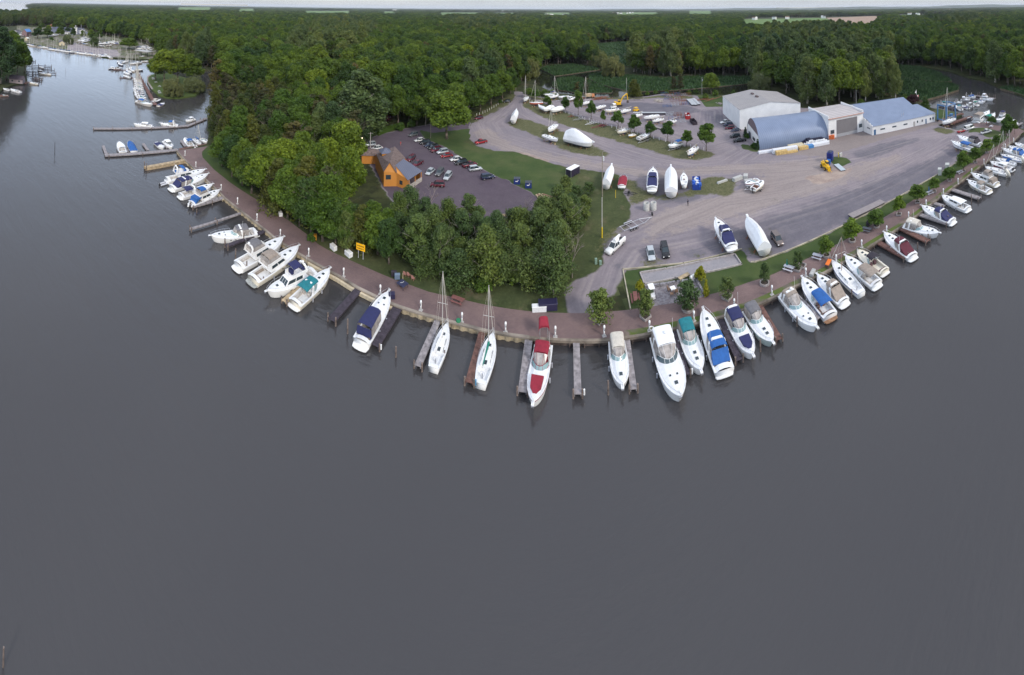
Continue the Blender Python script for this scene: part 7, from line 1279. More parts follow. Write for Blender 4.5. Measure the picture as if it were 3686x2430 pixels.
for lab, f, r_, k, c in [('white pickup against the big warehouse wall', (2589,443), (2634,437), 'pickup', 'white'), ('dark teal car tucked behind the white pickup', (2600,451), (2641,446), 'suv', 'navy'), ('dark red SUV beside the warehouse', (2606,462), (2647,459), 'suv', 'maroon'), ('small dark blue car at the warehouse corner', (2640,470), (2657,467), 'sedan', 'navy'), ('black SUV in front of the evergreen by the arched shed', (2629,492), (2662,489), 'suv', 'black'), ('black pickup nearest the arched shed door', (2638,508), (2686,503), 'pickup', 'black'), ('silver hatchback parked above the bocce court', (2346,929), (2338,893), 'sedan', 'silver'), ('black crew SUV right of the silver hatchback', (2399,927), (2388,881), 'suv', 'black'), ('bronze-grey wagon beside the shrink-wrapped cruiser', (2812,883), (2783,843), 'suv', 'bronze'), ('red convertible by the boat ramp', (3475,468), (3447,476), 'convertible', 'red'), ('white van by the boat ramp', (3504,458), (3474,467), 'van', 'white'), ('white pickup with black bed near the trees by the ramp', (3567,470), (3533,480), 'pickup', 'white'), ('dark car on the hidden driveway', (1210,258), (1216,264), 'suv', 'black'), ('red car on the hidden driveway', (1204,246), (1209,251), 'sedan', 'red')]: car(lab, f, r_, k, c, group=G2)
# white utility truck with side boxes and a tank
t = car('white utility truck with side boxes and a white tank on its bed', (2186,912), (2242,862), 'pickup', 'white', L_=6.4)
mb = MB(); [mb.box((-1.7, s_*.8, 1.25), (2.6, .4, .65)) for s_ in (-1, 1)]; mb._b('tool_box', WHITE, t); mb = MB(); mb.tube((-1.0, .0, 1.7), (.3, 0, 1.75), .42, n=12); mb.build('tank', WHITE, t)
# ---------------------------------------------------------------- machines, trailers, containers
YEL = M('machine_yellow', (.72,.42,.01), .45, var=.1); 
def excavator():
    b = P(2226,382); e = P(2252,380); d = e-b; t = thing('excavator', 'yellow excavator with raised arm at the back of the yard', 'excavator', b, math.atan2(d.y, d.x))
    for s_ in (-1, 1): mb = MB(); mb.box((0, s_*1.2, .5), (4.2, .6, 1.0), top=.85); mb.build('track', DARK, t)
    mb = MB(); mb.box((-.6, 0, 1.6), (3.6, 2.7, 1.1)); mb.box((-1.8, 0, 1.9), (1.2, 2.7, 1.5)); mb.build('body', YEL, t); mb = MB(); mb.box((.7, .8, 2.5), (1.5, 1.1, 1.7)); o = mb.build('cab', YEL, t); mb = MB(); mb.box((.75, .8, 2.6), (1.55, 1.15, .9)); mb.build('window', GLASS, o)
    mb = MB(); p = [(1, -.3, 2.0), (2.6, -.3, 5.3), (5.0, -.3, 7.0)]
    for a, b_ in zip(p, p[1:]): mb.tube(a, b_, .38, .3, 6)
    mb.build('boom', YEL, t); mb = MB(); mb.tube((4.9, -.3, 7.2), (5.6, -.3, 3.2), .32, .22, 6); mb.build('arm', YEL, t); mb = MB(); mb.box((5.5, -.3, 2.3), (1.2, 1.2, 1.2), top=.7); mb.build('bucket', M('dark_bucket', (.07,.05,.045), .8), t); mb = MB(); mb.tube((1.2, -.3, 3), (2.4, -.3, 4.9), .12); mb.build('hydraulic_cylinder', STEEL, t)
excavator()
def telehandler():
    b = P(2972,607); e = P(2985,618); d = e-b; t = thing('telehandler', 'yellow telehandler with lowered boom and forks', 'telehandler', b, math.atan2(d.y, d.x))
    for x in (-1.5, 1.4):
        for s_ in (-1, 1): mb = MB(); mb.tube((x, s_*.85, .55), (x, s_*1.2, .55), .55, n=12); o = mb.build('wheel', DARK, t); mb = MB(); mb.tube((x, s_*1.15, .55), (x, s_*1.23, .55), .26, n=8); mb.build('rim', YEL, o)
    mb = MB(); mb.box((0, 0, 1.0), (4.2, 1.5, .7)); mb.box((-1.2, -.5, 1.6), (1.8, .7, .8)); mb.build('body', YEL, t); mb = MB(); mb.box((-.2, .6, 1.9), (1.3, .8, 1.3)); o = mb.build('cab', YEL, t); mb = MB(); mb.box((-.2, .6, 2.0), (1.34, .84, .7)); mb.build('window', GLASS, o)
    mb = MB(); mb.tube((-1.9, -.1, 2.2), (2.6, -.1, 1.2), .24, .2, 6); mb.build('boom', YEL, t); mb = MB(); [mb.box((3.3, s_*.35, .3), (1.3, .12, .08)) for s_ in (-1, 1)]; mb.box((2.7, 0, .6), (.15, 1.1, .9)); mb.build('forks', YEL, t)
telehandler()
def box_thing(name, label, cat, x, y, dims, rz, mats, extra=None, z=GZ, group=None, shell=False):
    c = P(x, y, z); t = thing(name, label, cat, c, rz, group); L_, w, h = dims; mb = MB()
    if shell:
        for p, q in (((0, w/2), (L_, .1)), ((0, -w/2), (L_, .1)), ((L_/2, 0), (.1, w)), ((-L_/2, 0), (.1, w))): mb.box((p[0], p[1], h/2), (q[0], q[1], h))
        for i in range(int(L_/.6)): [mb.box((-L_/2+.3+i*.6, s_*(w/2+.07), h/2), (.1, .08, h*.95)) for s_ in (-1, 1)]
        mb.box((0, 0, .1), (L_, w, .1))
    else: mb.box((0, 0, h/2), dims)
    mb.build('body', mats, t)
    if extra: extra(t, L_, w, h)
    return t
def junk(cols, n, sz):
    def f(t, L_, w, h):
        for k, c in enumerate(cols):
            mb = MB()
            for i in range(n): mb.box((random.uniform(-.42, .42)*L_, random.uniform(-.36, .36)*w, h*random.uniform(.5, 1.0)), [random.uniform(.4, 1)*sz for _ in range(3)], random.random()*3)
            mb._b('rubbish', c, t)
    return f
ang = lambda p, q: math.atan2((P(*q)-P(*p)).y, (P(*q)-P(*p)).x)
box_thing('waste_container', 'open blue skip heaped with blue and white sacks in the yard centre', 'skip', 2507, 668, (6, 2.4, 1.6), ang((2507,688),(2505,640)), M('skip_blue', (.015,.05,.3), .5), junk([M('blue_sack', (.03,.12,.5), .6), M('pale_sack', (.6,.62,.66), .6)], 9, 1.2), shell=True)
box_thing('waste_container', 'open red skip holding white rubbish at the back of the yard', 'skip', 2475, 424, (6, 2.4, 1.8), ang((2475,430),(2468,405)), M('skip_red', (.35,.02,.02), .5), junk([M('pale_sack')], 5, .9), shell=True)
box_thing('waste_container', 'open black trailer behind an orange bumper in the yard', 'skip', 2496, 443, (6.5, 2.2, 1.4), ang((2502,452),(2486,433)), M('skip_black', (.03,.02,.03), .6), None, shell=True)
def dump(t, L_, w, h):
    mb = MB(); mb.box((0, 0, h+.06), (L_*1.04, w*1.04, .12)); mb.build('lid', M('black_lid', (.03,.035,.06), .5), t); mb = MB(); mb.box((-.1, -w/2-.02, h*.62), (.8, .03, .22)); mb.box((.35, -w/2-.02, h*.85), (.3, .03, .2)); mb._b('label', WHITE, t)
box_thing('dumpster', 'left-hand blue dumpster at the lawn edge of the parking lot', 'dumpster', 1861, 660, (2.0, 1.7, 1.6), -.05, M('dumpster_blue', (.012,.03,.16), .5), dump, group='blue dumpsters')
box_thing('dumpster', 'right-hand blue dumpster near the lumber pile', 'dumpster', 1902, 674, (2.0, 1.7, 1.6), -.05, M('dumpster_blue'), dump, group='blue dumpsters')
def cargo(t, L_, w, h): mb = MB(); mb.box((0, 0, h+.04), (L_+.05, w+.05, .1)); mb.build('roof', WHITE, t); mb = MB(); [mb.tube((x, s_*(w/2-.05), .33), (x, s_*(w/2+.12), .33), .34, n=10) for x in (-.5, .4) for s_ in (-1, 1)]; mb._b('wheel', DARK, t); mb = MB(); [mb.box((s_*L_/2, k*w/2, h/2), (.1, .1, h)) for s_ in (-1, 1) for k in (-1, 1)]; mb._b('corner_trim', STEEL, t); mb = MB(); mb.tube((L_/2, 0, .4), (L_/2+1.2, 0, .4), .06); mb.build('drawbar', STEEL, t)
box_thing('cargo_trailer', 'black enclosed cargo trailer with white roof on the grass', 'trailer', 2062, 628, (4.8, 2.2, 2.35), ang((2044,638),(2078,619)), M('trailer_black', (.025,.02,.045), .4), cargo)
for i, (x, y) in enumerate([(2327,756),(2352,754)]):
    mb = MB(); sec_ = [[(r_*math.cos(a), r_*math.sin(a), z_) for a in [j*math.pi/8 for j in range(16)]] for r_, z_ in ((.85, 0), (.85, 2.0), (.62, 2.0), (.62, .3))]; mb.loft(sec_, closed=True); o = mb.build('concrete_ring', M('precast_concrete', (.42,.42,.4), .85, var=.12), None, True, P(x, y)); tag(o, ['left', 'right'][i]+'-hand tall concrete well ring beside the triple axle trailer', 'concrete ring')
for x, y, L_, w, h, rz, lab in [(2655,648,3.6,1.3,1.1,.1,'long pale concrete block'),(2684,640,2.2,1.5,1.0,.9,'stacked grey concrete block'),(2694,657,2.6,1.6,.9,-.4,'broad grey concrete block nearest the speedboats'),(2600,656,4.0,.8,.5,.1,'single low concrete bar lying on weeds')]:
    c = P(x, y); mb = MB(); mb.box((0, 0, h/2), (L_, w, h), top=.95); o = mb.build('concrete_block', M('precast_concrete'), None, loc=c); o.rotation_euler = (0, 0, rz); tag(o, lab+' in the right half of the yard', 'concrete block')
# long grey dock sections lying ashore
def longbox(name, label, a, b, w, h, mat, cat='dock section', z=GZ, group=None, zz=0):
    A, Bp = P(a[0], a[1], z+h), P(b[0], b[1], z+h); d = Bp-A; c = (A+Bp)/2; t = thing(name, label, cat, (c.x, c.y, z), math.atan2(d.y, d.x), group); mb = MB(); mb.box((0, 0, h-.08), (d.length, w, .16)); mb.build('deck', mat, t); mb = MB(); mb.box((0, 0, (h-.16)/2), (d.length*.97, w*.85, h-.17)); mb.build('frame', M('dark_frame', (.05,.045,.06), .7), t); return t
longbox('dock_section', 'long grey dock section lying by the right lawn strip', (3061,777), (3177,722), 2.2, .8, M('deck_grey_brown', (.25,.22,.22), .8, var=.1))
for i, (x, y, x2, y2) in enumerate([(2495,376,2476,356),(2506,376,2486,355),(2517,374,2496,353)]): longbox('dock_section', ['left', 'middle', 'right'][i]+' of three grey dock sections beside the steel racks', (x, y), (x2, y2), 1.7, .9, M('section_grey', (.38,.4,.42), .6), group='three grey dock sections')
longbox('dock_section', 'very long pale dock section lying behind the stored sailboats', (2279,404), (2396,404), 1.8, 1.2, M('section_grey'))
longbox('dock_section', 'grey dock section in the shade of the third small tree', (2352,453), (2394,465), 1.6, .6, M('deck_grey_brown'))
longbox('sheet_metal', 'stack of pale grey metal sheets beside the telehandler', (3010,590), (3036,612), 1.8, .4, M('sheet_grey', (.4,.46,.5), .4), 'metal sheets')
c = P(2988,579); box_thing('storage_tank', 'dark blue fuel cabinet with rounded top beside the telehandler', 'cabinet', 2988, 577, (2.6, 2.0, 3.0), .5, M('cabinet_blue', (.01,.02,.16), .5), lambda t, L_, w, h: (lambda mb: (mb.box((.2, 0, h+.15), (2.2, 1.5, .3), top=.8), mb.build('cap', M('cap_navy', (.03,.04,.08), .6), t)))(MB()))
box_thing('storage_drum', 'light blue drum rack between telehandler and blue cabinet', 'drum', 2983, 590, (1.3, 1.2, 1.5), .5, M('drum_blue', (.02,.12,.4), .5))
post('bollard', 'yellow and white bollard on the small grass patch', 3018, 566, 549, .16, M('safety_yellow'), GZ, 'bollard'); box_thing('electric_box', 'pale box on the small grass patch beside the yellow bollard', 'box', 3026, 563, (1.6, .5, 1.2), .2, M('precast_concrete'))
# goods along the arched shed
TAR = M('tarp_white', (.68,.69,.72), .5); PAL = M('pallet_tan', (.55,.38,.15), .8, var=.2)
for lab, x, y, dm, m in [('flat white wrapped bundle at the near corner of the arched shed', 2761, 548, (7, 1.6, .7), TAR), ('long white wrapped bundle behind the tan lumber', 2826, 545, (10.5, 1.8, 1.5), TAR), ('tan lumber stack in front of the long white bundle', 2813, 554, (4.6, 1.6, 1.3), PAL), ('flat tan lumber stack right of the first one', 2843, 550, (6.5, 1.3, .7), PAL), ('pale board pile against the arched shed', 2866, 532, (6.5, 3.4, 1.2), M('pale_boards', (.55,.48,.33), .8, var=.2)), ('single tan crate-like lumber stack below the pipe pile', 2892, 537, (4.0, 1.5, 1.2), PAL), ('blue end-wrapped pallet before the pipe pile', 2915, 531, (2.8, 2.0, 1.1), M('wrap_blue', (.05,.2,.45), .5)), ('long white and blue wrapped stack before the pipe pile', 2945, 523, (9.5, 2.2, 1.0), TAR)]:
    c = P(x, y); mb = MB(); mb.box((0, 0, dm[2]/2), dm, top=.97); o = mb.build('wrapped_bundle' if m in (TAR,) else 'lumber_stack', m, None, loc=c); o.rotation_euler = (0, 0, ang((2733,540), (2981,499))); tag(o, lab, 'bundle' if m == TAR else 'lumber stack')
pa = ang((2733,540), (2981,499)); pm = MB(); pm.tube((0, 0, 0), (0, 7, 0), .26, n=10, mi=0); pm.tube((0, -.12, 0), (0, .35, 0), .29, n=10, mi=1); pme = pm.mesh('plastic_pipe', [M('pipe_black', (.015,.012,.03), .4), WHITE])
a0, b0 = P(2893,530), P(2990,512); dd = (b0-a0); cnt = 0
for row in range(6):
    for i in range(26-row*4):
        if cnt >= 70: break
        q = a0+dd*((i+row*2+.5)/26); q.z = GZ+.27+row*.47; q += Vector((0, 0, 0)); o = bpy.data.objects.new('plastic_pipe', pme); C.objects.link(o); o.location = q+Vector((-math.sin(pa), math.cos(pa), 0))*(1.2+random.uniform(-.4, .4)); o.rotation_euler = (0, 0, pa); tag(o, 'black pipe with white end cap in the heap against the arched shed', 'pipe', 'pipes heaped against the arched shed'); cnt += 1
for x, y, c_ in ((2990,500,(.7,.16,.04)),(2998,499,(.75,.15,.03))): box_thing('cement_mixer', 'orange machine beside the workshop door' if x < 2995 else 'round orange tank beside the workshop door', 'machine', x, y, (1.5, 1.3, 1.5), .6, M('machine_orange', c_, .5))
# steel racks
RUST = M('rust'); RBL = M('rack_blue', (.04,.1,.26), .6); RGY = M('rack_grey', (.35,.38,.42), .6)
rr = random.Random(11)
for i, (x, y) in enumerate([(2392,345),(2403,346),(2412,348),(2424,344),(2436,345),(2448,346),(2462,344),(2473,345),(2405,356),(2420,357),(2438,358),(2455,362),(2402,384),(2428,368),(2430,380),(2458,376),(2468,376),(2443,357),(2415,414),(2440,416),(2425,432),(2445,428),(2450,440)]):
    m = (RBL, RUST, RGY, RUST)[i % 4] if i != 12 else RBL; w, l, h = rr.uniform(1.8, 2.6), rr.uniform(3, 5), rr.uniform(1.2, 2.2); t = MB()
    for s_ in (-1, 1):
        for k in (-1, 0, 1): t.tube((k*l/2, s_*w/2, 0), (k*l/2, s_*w/2, h), .07, n=4)
        for z_ in (.3, h): t.tube((-l/2, s_*w/2, z_), (l/2, s_*w/2, z_), .06, n=4)
    for k in (-1, 0, 1): t.tube((k*l/2, -w/2, .3), (k*l/2, w/2, .3), .06, n=4)
    o = t.build('boat_cradle', m, None, loc=P(x, y)); o.rotation_euler = (0, 0, rr.uniform(-.3, .3)); tag(o, {RBL: 'blue', RUST: 'rust brown', RGY: 'grey'}[m]+' empty steel boat cradle at the back of the yard', 'boat cradle', {RBL: 'blue', RUST: 'rusty', RGY: 'grey'}[m]+' boat cradles')
for lab, x, y, n, L_, m in [('dark timber heap left of the excavator arm', 2160, 357, 16, 9, RUST), ('timber heap right of the excavator', 2284, 359, 6, 10, WOODG), ('pale scrap wood heap in mid yard', 2368, 364, 18, 4, PALEBARK), ('heap of rocks and scrap beside the warehouse', 2590, 375, 22, 1.6, WOODG), ('rusty beam bundle by the weeds', 2540, 360, 8, 12, RUST), ('brown driftwood heap behind the cream motor yacht', 2090, 357, 10, 6, RUST), ('brush and scrap lumber among the birches', 1835, 800, 14, 4, WOODT)]:
    c = P(x, y); mb = MB()
    for i in range(n): a = rr.gauss(.15, .5); p = Vector((rr.gauss(0, L_*.25), rr.gauss(0, 1.6), rr.uniform(.1, .7))); q = Vector((math.cos(a), math.sin(a), rr.uniform(-.03, .12)))*L_*.5*rr.uniform(.5, 1); mb.tube(p-q, p+q, .14, n=5)
    tag(mb._b('timber_pile', m, None, loc=c), lab, 'timber pile')
# lumber pile at the parking lot
a, b = P(1930,700), P(1968,722)
for i in range(7):
    q = P(1932+i*7, 706+i*1.3-3*(i>3)); e = P(1946+i*7, 724+i*-2); d = e-q; mb = MB(); mb.box((0, 0, .25), (max(4, d.length), .5, .3+.25*(i % 3))); o = mb.build('squared_timber', (WOODT, M('brown_timber', (.2,.11,.07), .85, var=.2))[i % 2], None, loc=(q+e)/2); o.rotation_euler = (0, 0, math.atan2(d.y, d.x)); tag(o, ('tan' if i % 2 == 0 else 'brown')+' squared timber in the pile beyond the right dumpster', 'timber', 'timbers beyond the dumpster')
# dump truck at the back
b = P(2122,353); t = thing('dump_truck', 'old tan dump truck at the creek side of the yard', 'truck', b, .2); mb = MB(); mb.box((-.8, 0, 2.0), (4, 2.4, 1.5)); mb.build('dump_bed', WOODT, t); mb = MB(); mb.box((2.2, 0, 1.5), (1.8, 2.2, 1.9), top=.85); mb.build('cab', M('faded_orange', (.5,.2,.08), .6), t)
for x in (-2, -.8, 2.3):
    for s_ in (-1, 1): mb = MB(); mb.tube((x, s_*1.0, .5), (x, s_*1.25, .5), .5, n=10); mb.build('wheel', DARK, t)
b = P(2289,402); t = thing('small_loader', 'small yellow loader cab behind the stored flybridge boat', 'loader', b, .3); mb = MB(); mb.box((0, 0, .9), (3, 1.8, .9)); mb.build('body', YEL, t); mb = MB(); mb.box((0, 0, 2.3), (1.9, 1.7, .2)); [mb.tube((x, y, 1.3), (x, y, 2.3), .08) for x in (-.8, .8) for y in (-.7, .7)]; mb._b('cab', YEL, t)
for x in (-1, 1):
    for s_ in (-1, 1): mb = MB(); mb.tube((x, s_*.8, .45), (x, s_*1.05, .45), .45, n=10); mb.build('wheel', DARK, t)
# travel lift
def lift():
    ps = [P(3375,437), P(3406,446), P(3440,433), P(3409,424)]; c = sum(ps, Vector())/4; t = thing('travel_lift', 'blue gantry boat lift straddling the slip', 'boat lift', (c.x, c.y, GZ)); BL = M('lift_blue', (.06,.16,.32), .45); h = 8.2
    for p in ps: q = p-c; mb = MB(); mb.tube((q.x, q.y, .8), (q.x*.96, q.y*.96, h), .38, .3, 6); mb.build('leg', BL, t); mb = MB(); mb.tube((q.x-.25, q.y, .5), (q.x+.25, q.y, .5), .5, n=12); mb.build('wheel', DARK, t)
    Q = [p-c for p in ps]; mb = MB(); [mb.tube((Q[i].x, Q[i].y, z_), (Q[j].x, Q[j].y, z_), .33, n=6) for i, j, z_ in ((0, 1, h), (2, 3, h), (1, 2, h), (0, 1, 1.3), (2, 3, 1.3))]; mb._b('beam', BL, t); mb = MB(); mb.box(((Q[2].x+Q[3].x)/2, (Q[2].y+Q[3].y)/2, 2), (2, 1.2, 1.4)); mb.build('engine_box', BL, t)
lift()
pier('heavy brown pier on the near side of the lift slip', (3395,452), (3496,418), 1.8, WOODR, 1.0, 'slip_pier', (), 'lift slip piers', th=.6); pier('brown pier on the far side of the lift slip', (3372,436), (3465,407), 1.8, WOODR, 1.0, 'slip_pier', (), 'lift slip piers', th=.6)
boat('white sailboat with tall mast hanging in the blue boat lift', (3392,446), (3436,428), 'sail', canvas=None, lift=1.6, z=1.5, mast=16.5)
pier('main dock of the river basin nearest the reeds', (3378,378), (3442,392), 1.8, WOODD, .7, 'basin_dock', (.3, .6, 1), 'river basin docks'); pier('outer dock of the river basin', (3508,343), (3582,354), 1.5, WOODG, .7, 'basin_dock', (.2, .45, .7, 1), 'river basin docks', ph=3); pier('low dock edge behind the lift', (3348,388), (3440,410), 1.2, WOODD, .6, 'basin_dock', (), 'river basin docks'); pier('short river dock at the promenade end', (3655,455), (3680,441), 1.2, WOODG, .8, 'basin_dock', (1,), 'river basin docks', ph=2.5); pier('dock between basin boats', (3450,385), (3530,365), 1.0, WOODG, .6, 'basin_dock', (.3, .6, 1), 'river basin docks', ph=2.5)
longbox('boat_cover_board', 'white signboard panel at the end of the slip pier', (3481,425), (3495,420), .2, 2.2, WHITE, 'panel')
# flagpole
b = P(3299,367); h = height(3299,367,322); t = thing('flagpole', 'flagpole with pennant and two flags behind the blue roof', 'flagpole', b); mb = MB(); mb.tube((0, 0, 0), (0, 0, h), .12, .07); mb.tube((-2.6, 0, h*.5), (2.6, 0, h*.5), .06); mb.build('pole', WHITE, t)
mb = MB(); mb.add([(0, 0, h-.2), (0, .05, h-2), (-1.7, .1, h-1.8)], [(0, 1, 2)]); mb.build('pennant', WHITE, t)
FR, FW, FB = M('flag_red', (.55,.02,.03), .8, var=0), M('flag_white', (.75,.75,.75), .8, var=0), M('flag_blue', (.03,.04,.2), .8, var=0)
mb = MB(); [mb.add([(-2.6, 0, h*.5-.12*i), (-.7, .1, h*.5-.12*i), (-.7, .1, h*.5-.12*i-.12), (-2.6, 0, h*.5-.12*i-.12)], [(0, 1, 2, 3)], i % 2) for i in range(9)]; mb.add([(-2.6, -.02, h*.5), (-1.8, -.02, h*.5), (-1.8, -.02, h*.5-.6), (-2.6, -.02, h*.5-.6)], [(0, 1, 2, 3)], 2); mb._b('striped_flag', [FR, FW, FB], t)
mb = MB(); [mb.add([(.7+u0, 0, h*.5), (.7+u1, 0, h*.5), (.7+u1, 0, h*.5-1.1), (.7+u0, 0, h*.5-1.1)], [(0, 1, 2, 3)], k) for u0, u1, k in ((0, .5, 0), (.5, 1.5, 1), (1.5, 2, 0))]; mb.add([(1.7, -.02, h*.5-.15), (2.0, -.02, h*.5-.55), (1.7, -.02, h*.5-.85), (1.4, -.02, h*.5-.55)], [(0, 1, 2, 3)], 0); mb._b('leaf_flag', [FR, FW], t)
# ---------------------------------------------------------------- promenade furniture
def picnic(label, x, y, rz, mat, L_=1.9):
    t = thing('picnic_table', label, 'picnic table', P(x, y), rz, 'picnic tables'); mb = MB(); mb.box((0, 0, .76), (L_, .8, .06)); mb.build('tabletop', mat, t)
    mb = MB(); [mb.box((0, s_*.72, .45), (L_, .28, .06)) for s_ in (-1, 1)]; mb.build('bench_seat', mat, t); mb = MB(); [mb.tube((k*L_*.36, s_*.75, 0), (k*L_*.36, s_*.3, .74), .05, n=4) for s_ in (-1, 1) for k in (-1, 1)]; mb.build('leg', mat, t)
tg = lambda x, y, e=8: ang((x-e, y+e*.45), (x+e, y-e*.45))
RDW = M('redwood_stain', (.2,.08,.07), .8, var=.15); LGW = M('pale_grey_boards', (.5,.5,.54), .8, var=.1)
picnic('red-brown picnic table beside the promenade left of the crimson cover', 1647, 1088, -.3, RDW, 2.4); picnic('dark red picnic table on the fenced grass corner', 2287, 1080, 1.35, RDW, 2.4); picnic('pale picnic table under the closed green umbrella', 2840, 972, tg(2840,972)-1.0, LGW, 2.3); picnic('pale picnic table beside the black barbecue', 2943, 930, tg(2943,930)-1.0, LGW, 2.3); picnic('dark grey picnic table beside the two black bins', 3121, 832, tg(3121,832)-1.0, M('dark_grey_boards', (.1,.11,.13), .8), 2.2); picnic('pale picnic table under the closed blue umbrella', 3346, 698, tg(3346,698), LGW, 2.2); picnic('grey picnic table by the cream fishing cruisers', 3454, 624, tg(3454,624), LGW, 2.2); picnic('white picnic table at the end of the promenade', 3568, 458, 0, LGW, 2.2)
for lab, x, y, yt, m in [('closed green umbrella by the picnic table', 2833, 966, 933, GREENC), ('closed blue umbrella by the picnic table', 3344, 696, 671, BLUE)]: b = P(x, y); h = height(x, y, yt); t = thing('umbrella', lab, 'umbrella', b); mb = MB(); mb.tube((0, 0, 0), (0, 0, h), .03); mb.build('pole', STEEL, t); mb = MB(); mb.tube((0, 0, h*.42), (0, 0, h), .2, .07, 8); mb.build('folded_canopy', m, t)
def bin_(name, label, cat, x, y, dims, mat, rz=0, lid=None, group=None): return box_thing(name, label, cat, x, y, dims, rz, mat, (lambda t, L_, w, h: (lambda mb: (mb.box((0, 0, h+.04), (L_*1.06, w*1.06, .09), top=.92), mb.build('lid', lid, t)))(MB())) if lid else None, group=group)
WB = M('box_white', (.72,.73,.74), .4)
bin_('dock_box', 'white dock box left of the second one near the yellow sign', 'dock box', 1200, 897, (1.7, .9, .9), WB, -.5, WHITE); bin_('dock_box', 'white dock box nearest the yellow sign', 'dock box', 1255, 920, (1.8, 1.0, .9), WB, -.5, WHITE); bin_('dock_box', 'white dock box at the edge of the left wood', 'dock box', 1009, 775, (1.4, .9, .8), WB, -.7, WHITE); bin_('dock_box', 'white dock box in front of a navy one at the lawn edge', 'dock box', 1941, 1118, (2.6, .9, .9), WB, 0, WHITE); bin_('dock_box', 'long dark navy dock box behind the white one', 'dock box', 1972, 1110, (3.4, 1.5, 1.2), M('box_navy', (.025,.022,.06), .4), 0, M('box_navy')); bin_('barrel', 'orange tub under the trees left of the dock boxes', 'barrel', 1133, 861, (.9, .9, 1.1), M('tub_orange', (.55,.25,.02), .5), .4)
bin_('dock_box', 'black dock box at the bow of the navy canvas cruiser', 'dock box', 1410, 1072, (1.2, .9, .9), M('box_navy'), .4); bin_('dock_box', 'grey step box at the root of the blue tarp cruiser', 'dock box', 2925, 987, (1.8, .8, .6), M('precast_concrete'), .4); bin_('sun_lounge', 'orange topped wicker table by the wooden-masted sailboat', 'table', 2982, 957, (1.9, .8, .8), M('wicker', (.1,.06,.05), .8), .4, M('orange_cloth', (.75,.17,.02), .7))
bin_('utility_box', 'upright grey utility box by the right lawn strip', 'utility box', 3383, 628, (1.6, 1.2, 2.0), M('utility_grey', (.47,.48,.45), .6), .4); bin_('utility_box', 'grey utility box half hidden by a promenade tree', 'utility box', 3410, 604, (1.8, 1.4, 1.4), M('utility_grey'), .4); bin_('utility_box', 'small green electric box by the grass track', 'utility box', 2145, 950, (.5, .4, 1.2), M('utility_green', (.2,.3,.24), .6)); bin_('utility_box', 'small green electric box beside the first one', 'utility box', 2161, 952, (.5, .5, .8), M('utility_green'))
def bbq(lab, x, y, rz=0, col=BLACKC):
    t = thing('barbecue', lab, 'barbecue', P(x, y), rz); mb = MB(); mb.box((0, 0, .55), (1.1, .6, .75), top=.95); mb.build('cabinet', col, t); mb = MB(); mb.tube((-.55, 0, 1.0), (.55, 0, 1.0), .32, n=12); mb.build('lid', col, t)
for lab, x, y, m in [('black covered barbecue between planter and picnic table', 2863, 958, BLACKC), ('black barbecue beside the yellow-green tree', 2961, 916, BLACKC), ('tall black barbecue next to the dark grey picnic table', 3124, 812, BLACKC), ('second dark bin beside the planter right of the black barbecue', 3151, 815, BLACKC), ('blue-grey covered barbecue behind the navy table', 1430, 1006, M('cover_bluegrey', (.12,.17,.24), .8)), ('black bin beside the blue-grey covered barbecue', 1418, 996, BLACKC)]: bbq(lab, x, y, .3, m)
def table4(name, lab, x, y, dims, rz, mat, cat='table'):
    t = thing(name, lab, cat, P(x, y), rz); L_, w, h = dims; mb = MB(); mb.box((0, 0, h), (L_, w, .06)); mb.build('tabletop', mat, t); mb = MB(); [mb.tube((s_*L_*.44, k*w*.42, 0), (s_*L_*.44, k*w*.42, h), .04, n=4) for s_ in (-1, 1) for k in (-1, 1)]; mb.build('leg', mat, t)
table4('garden_table', 'square navy table with a white emblem on the promenade', 1449, 1033, (1.9, 1.6, .75), -.5, M('table_navy', (.03,.035,.08), .6)); mb = MB(); c = P(1447,1031); [mb.box((c.x+dx, c.y+dy, GZ+.79), (.5, .08, .015), .5+k) for dx, dy, k in ((0, 0, 0), (.15, .15, .5), (-.1, -.1, -.2))]; tag(mb._b('table_mat', WHITE), 'small white emblem mat lying on the navy table', 'mat')
def chair(lab, x, y, rz, mat, group=None):
    t = thing('garden_chair', lab, 'chair', P(x, y), rz, group); mb = MB(); mb.box((0, 0, .42), (.6, .6, .06)); mb.build('seat', mat, t); mb = MB(); mb.box((-.3, 0, .75), (.06, .6, .65)); mb.build('backrest', mat, t); mb = MB(); [mb.tube((a_, b_, 0), (a_, b_, .42), .035, n=4) for a_ in (-.25, .25) for b_ in (-.25, .25)]; mb.build('leg', mat, t)
CH = M('faded_red_chair', (.42,.2,.16), .8, var=.15)
for lab, x, y in (('left faded red chair in the row of three on the grass', 1458, 993), ('middle faded red chair in the row of three', 1471, 996), ('right faded red chair in the row of three', 1487, 1008)): chair(lab, x, y, 1.2, CH)
post('timber_post', 'pale timber post beside the navy table', 1450, 1012, 982, .1, WOODT, GZ)
table4('garden_table', 'small white topped table on the patio', 2422, 1050, (1.0, 1.0, .75), 0, WHITE); table4('garden_table', 'wooden counter at the back of the patio', 2462, 1010, (2.6, .9, .95), .2, WOODT); bbq('white topped grill at the patio back corner', 2493, 1013, .2, WHITE)
for i, (lab, x, y) in enumerate((('brown chair left of the small white table', 2408, 1048), ('brown chair right of the small white table', 2434, 1056), ('brown chair below the small white table', 2418, 1064), ('pale round chair beside the wooden counter', 2459, 1030))): chair(lab, x, y, i*1.4, (M('brown_chair', (.3,.18,.11), .8), LGW)[i == 3])
for x, y in ((696,528),(708,530),(702,534)): chair('white plastic chair at the promenade corner of the second dock', x, y, x*.1, WHITE, 'white chairs at the dock corner')
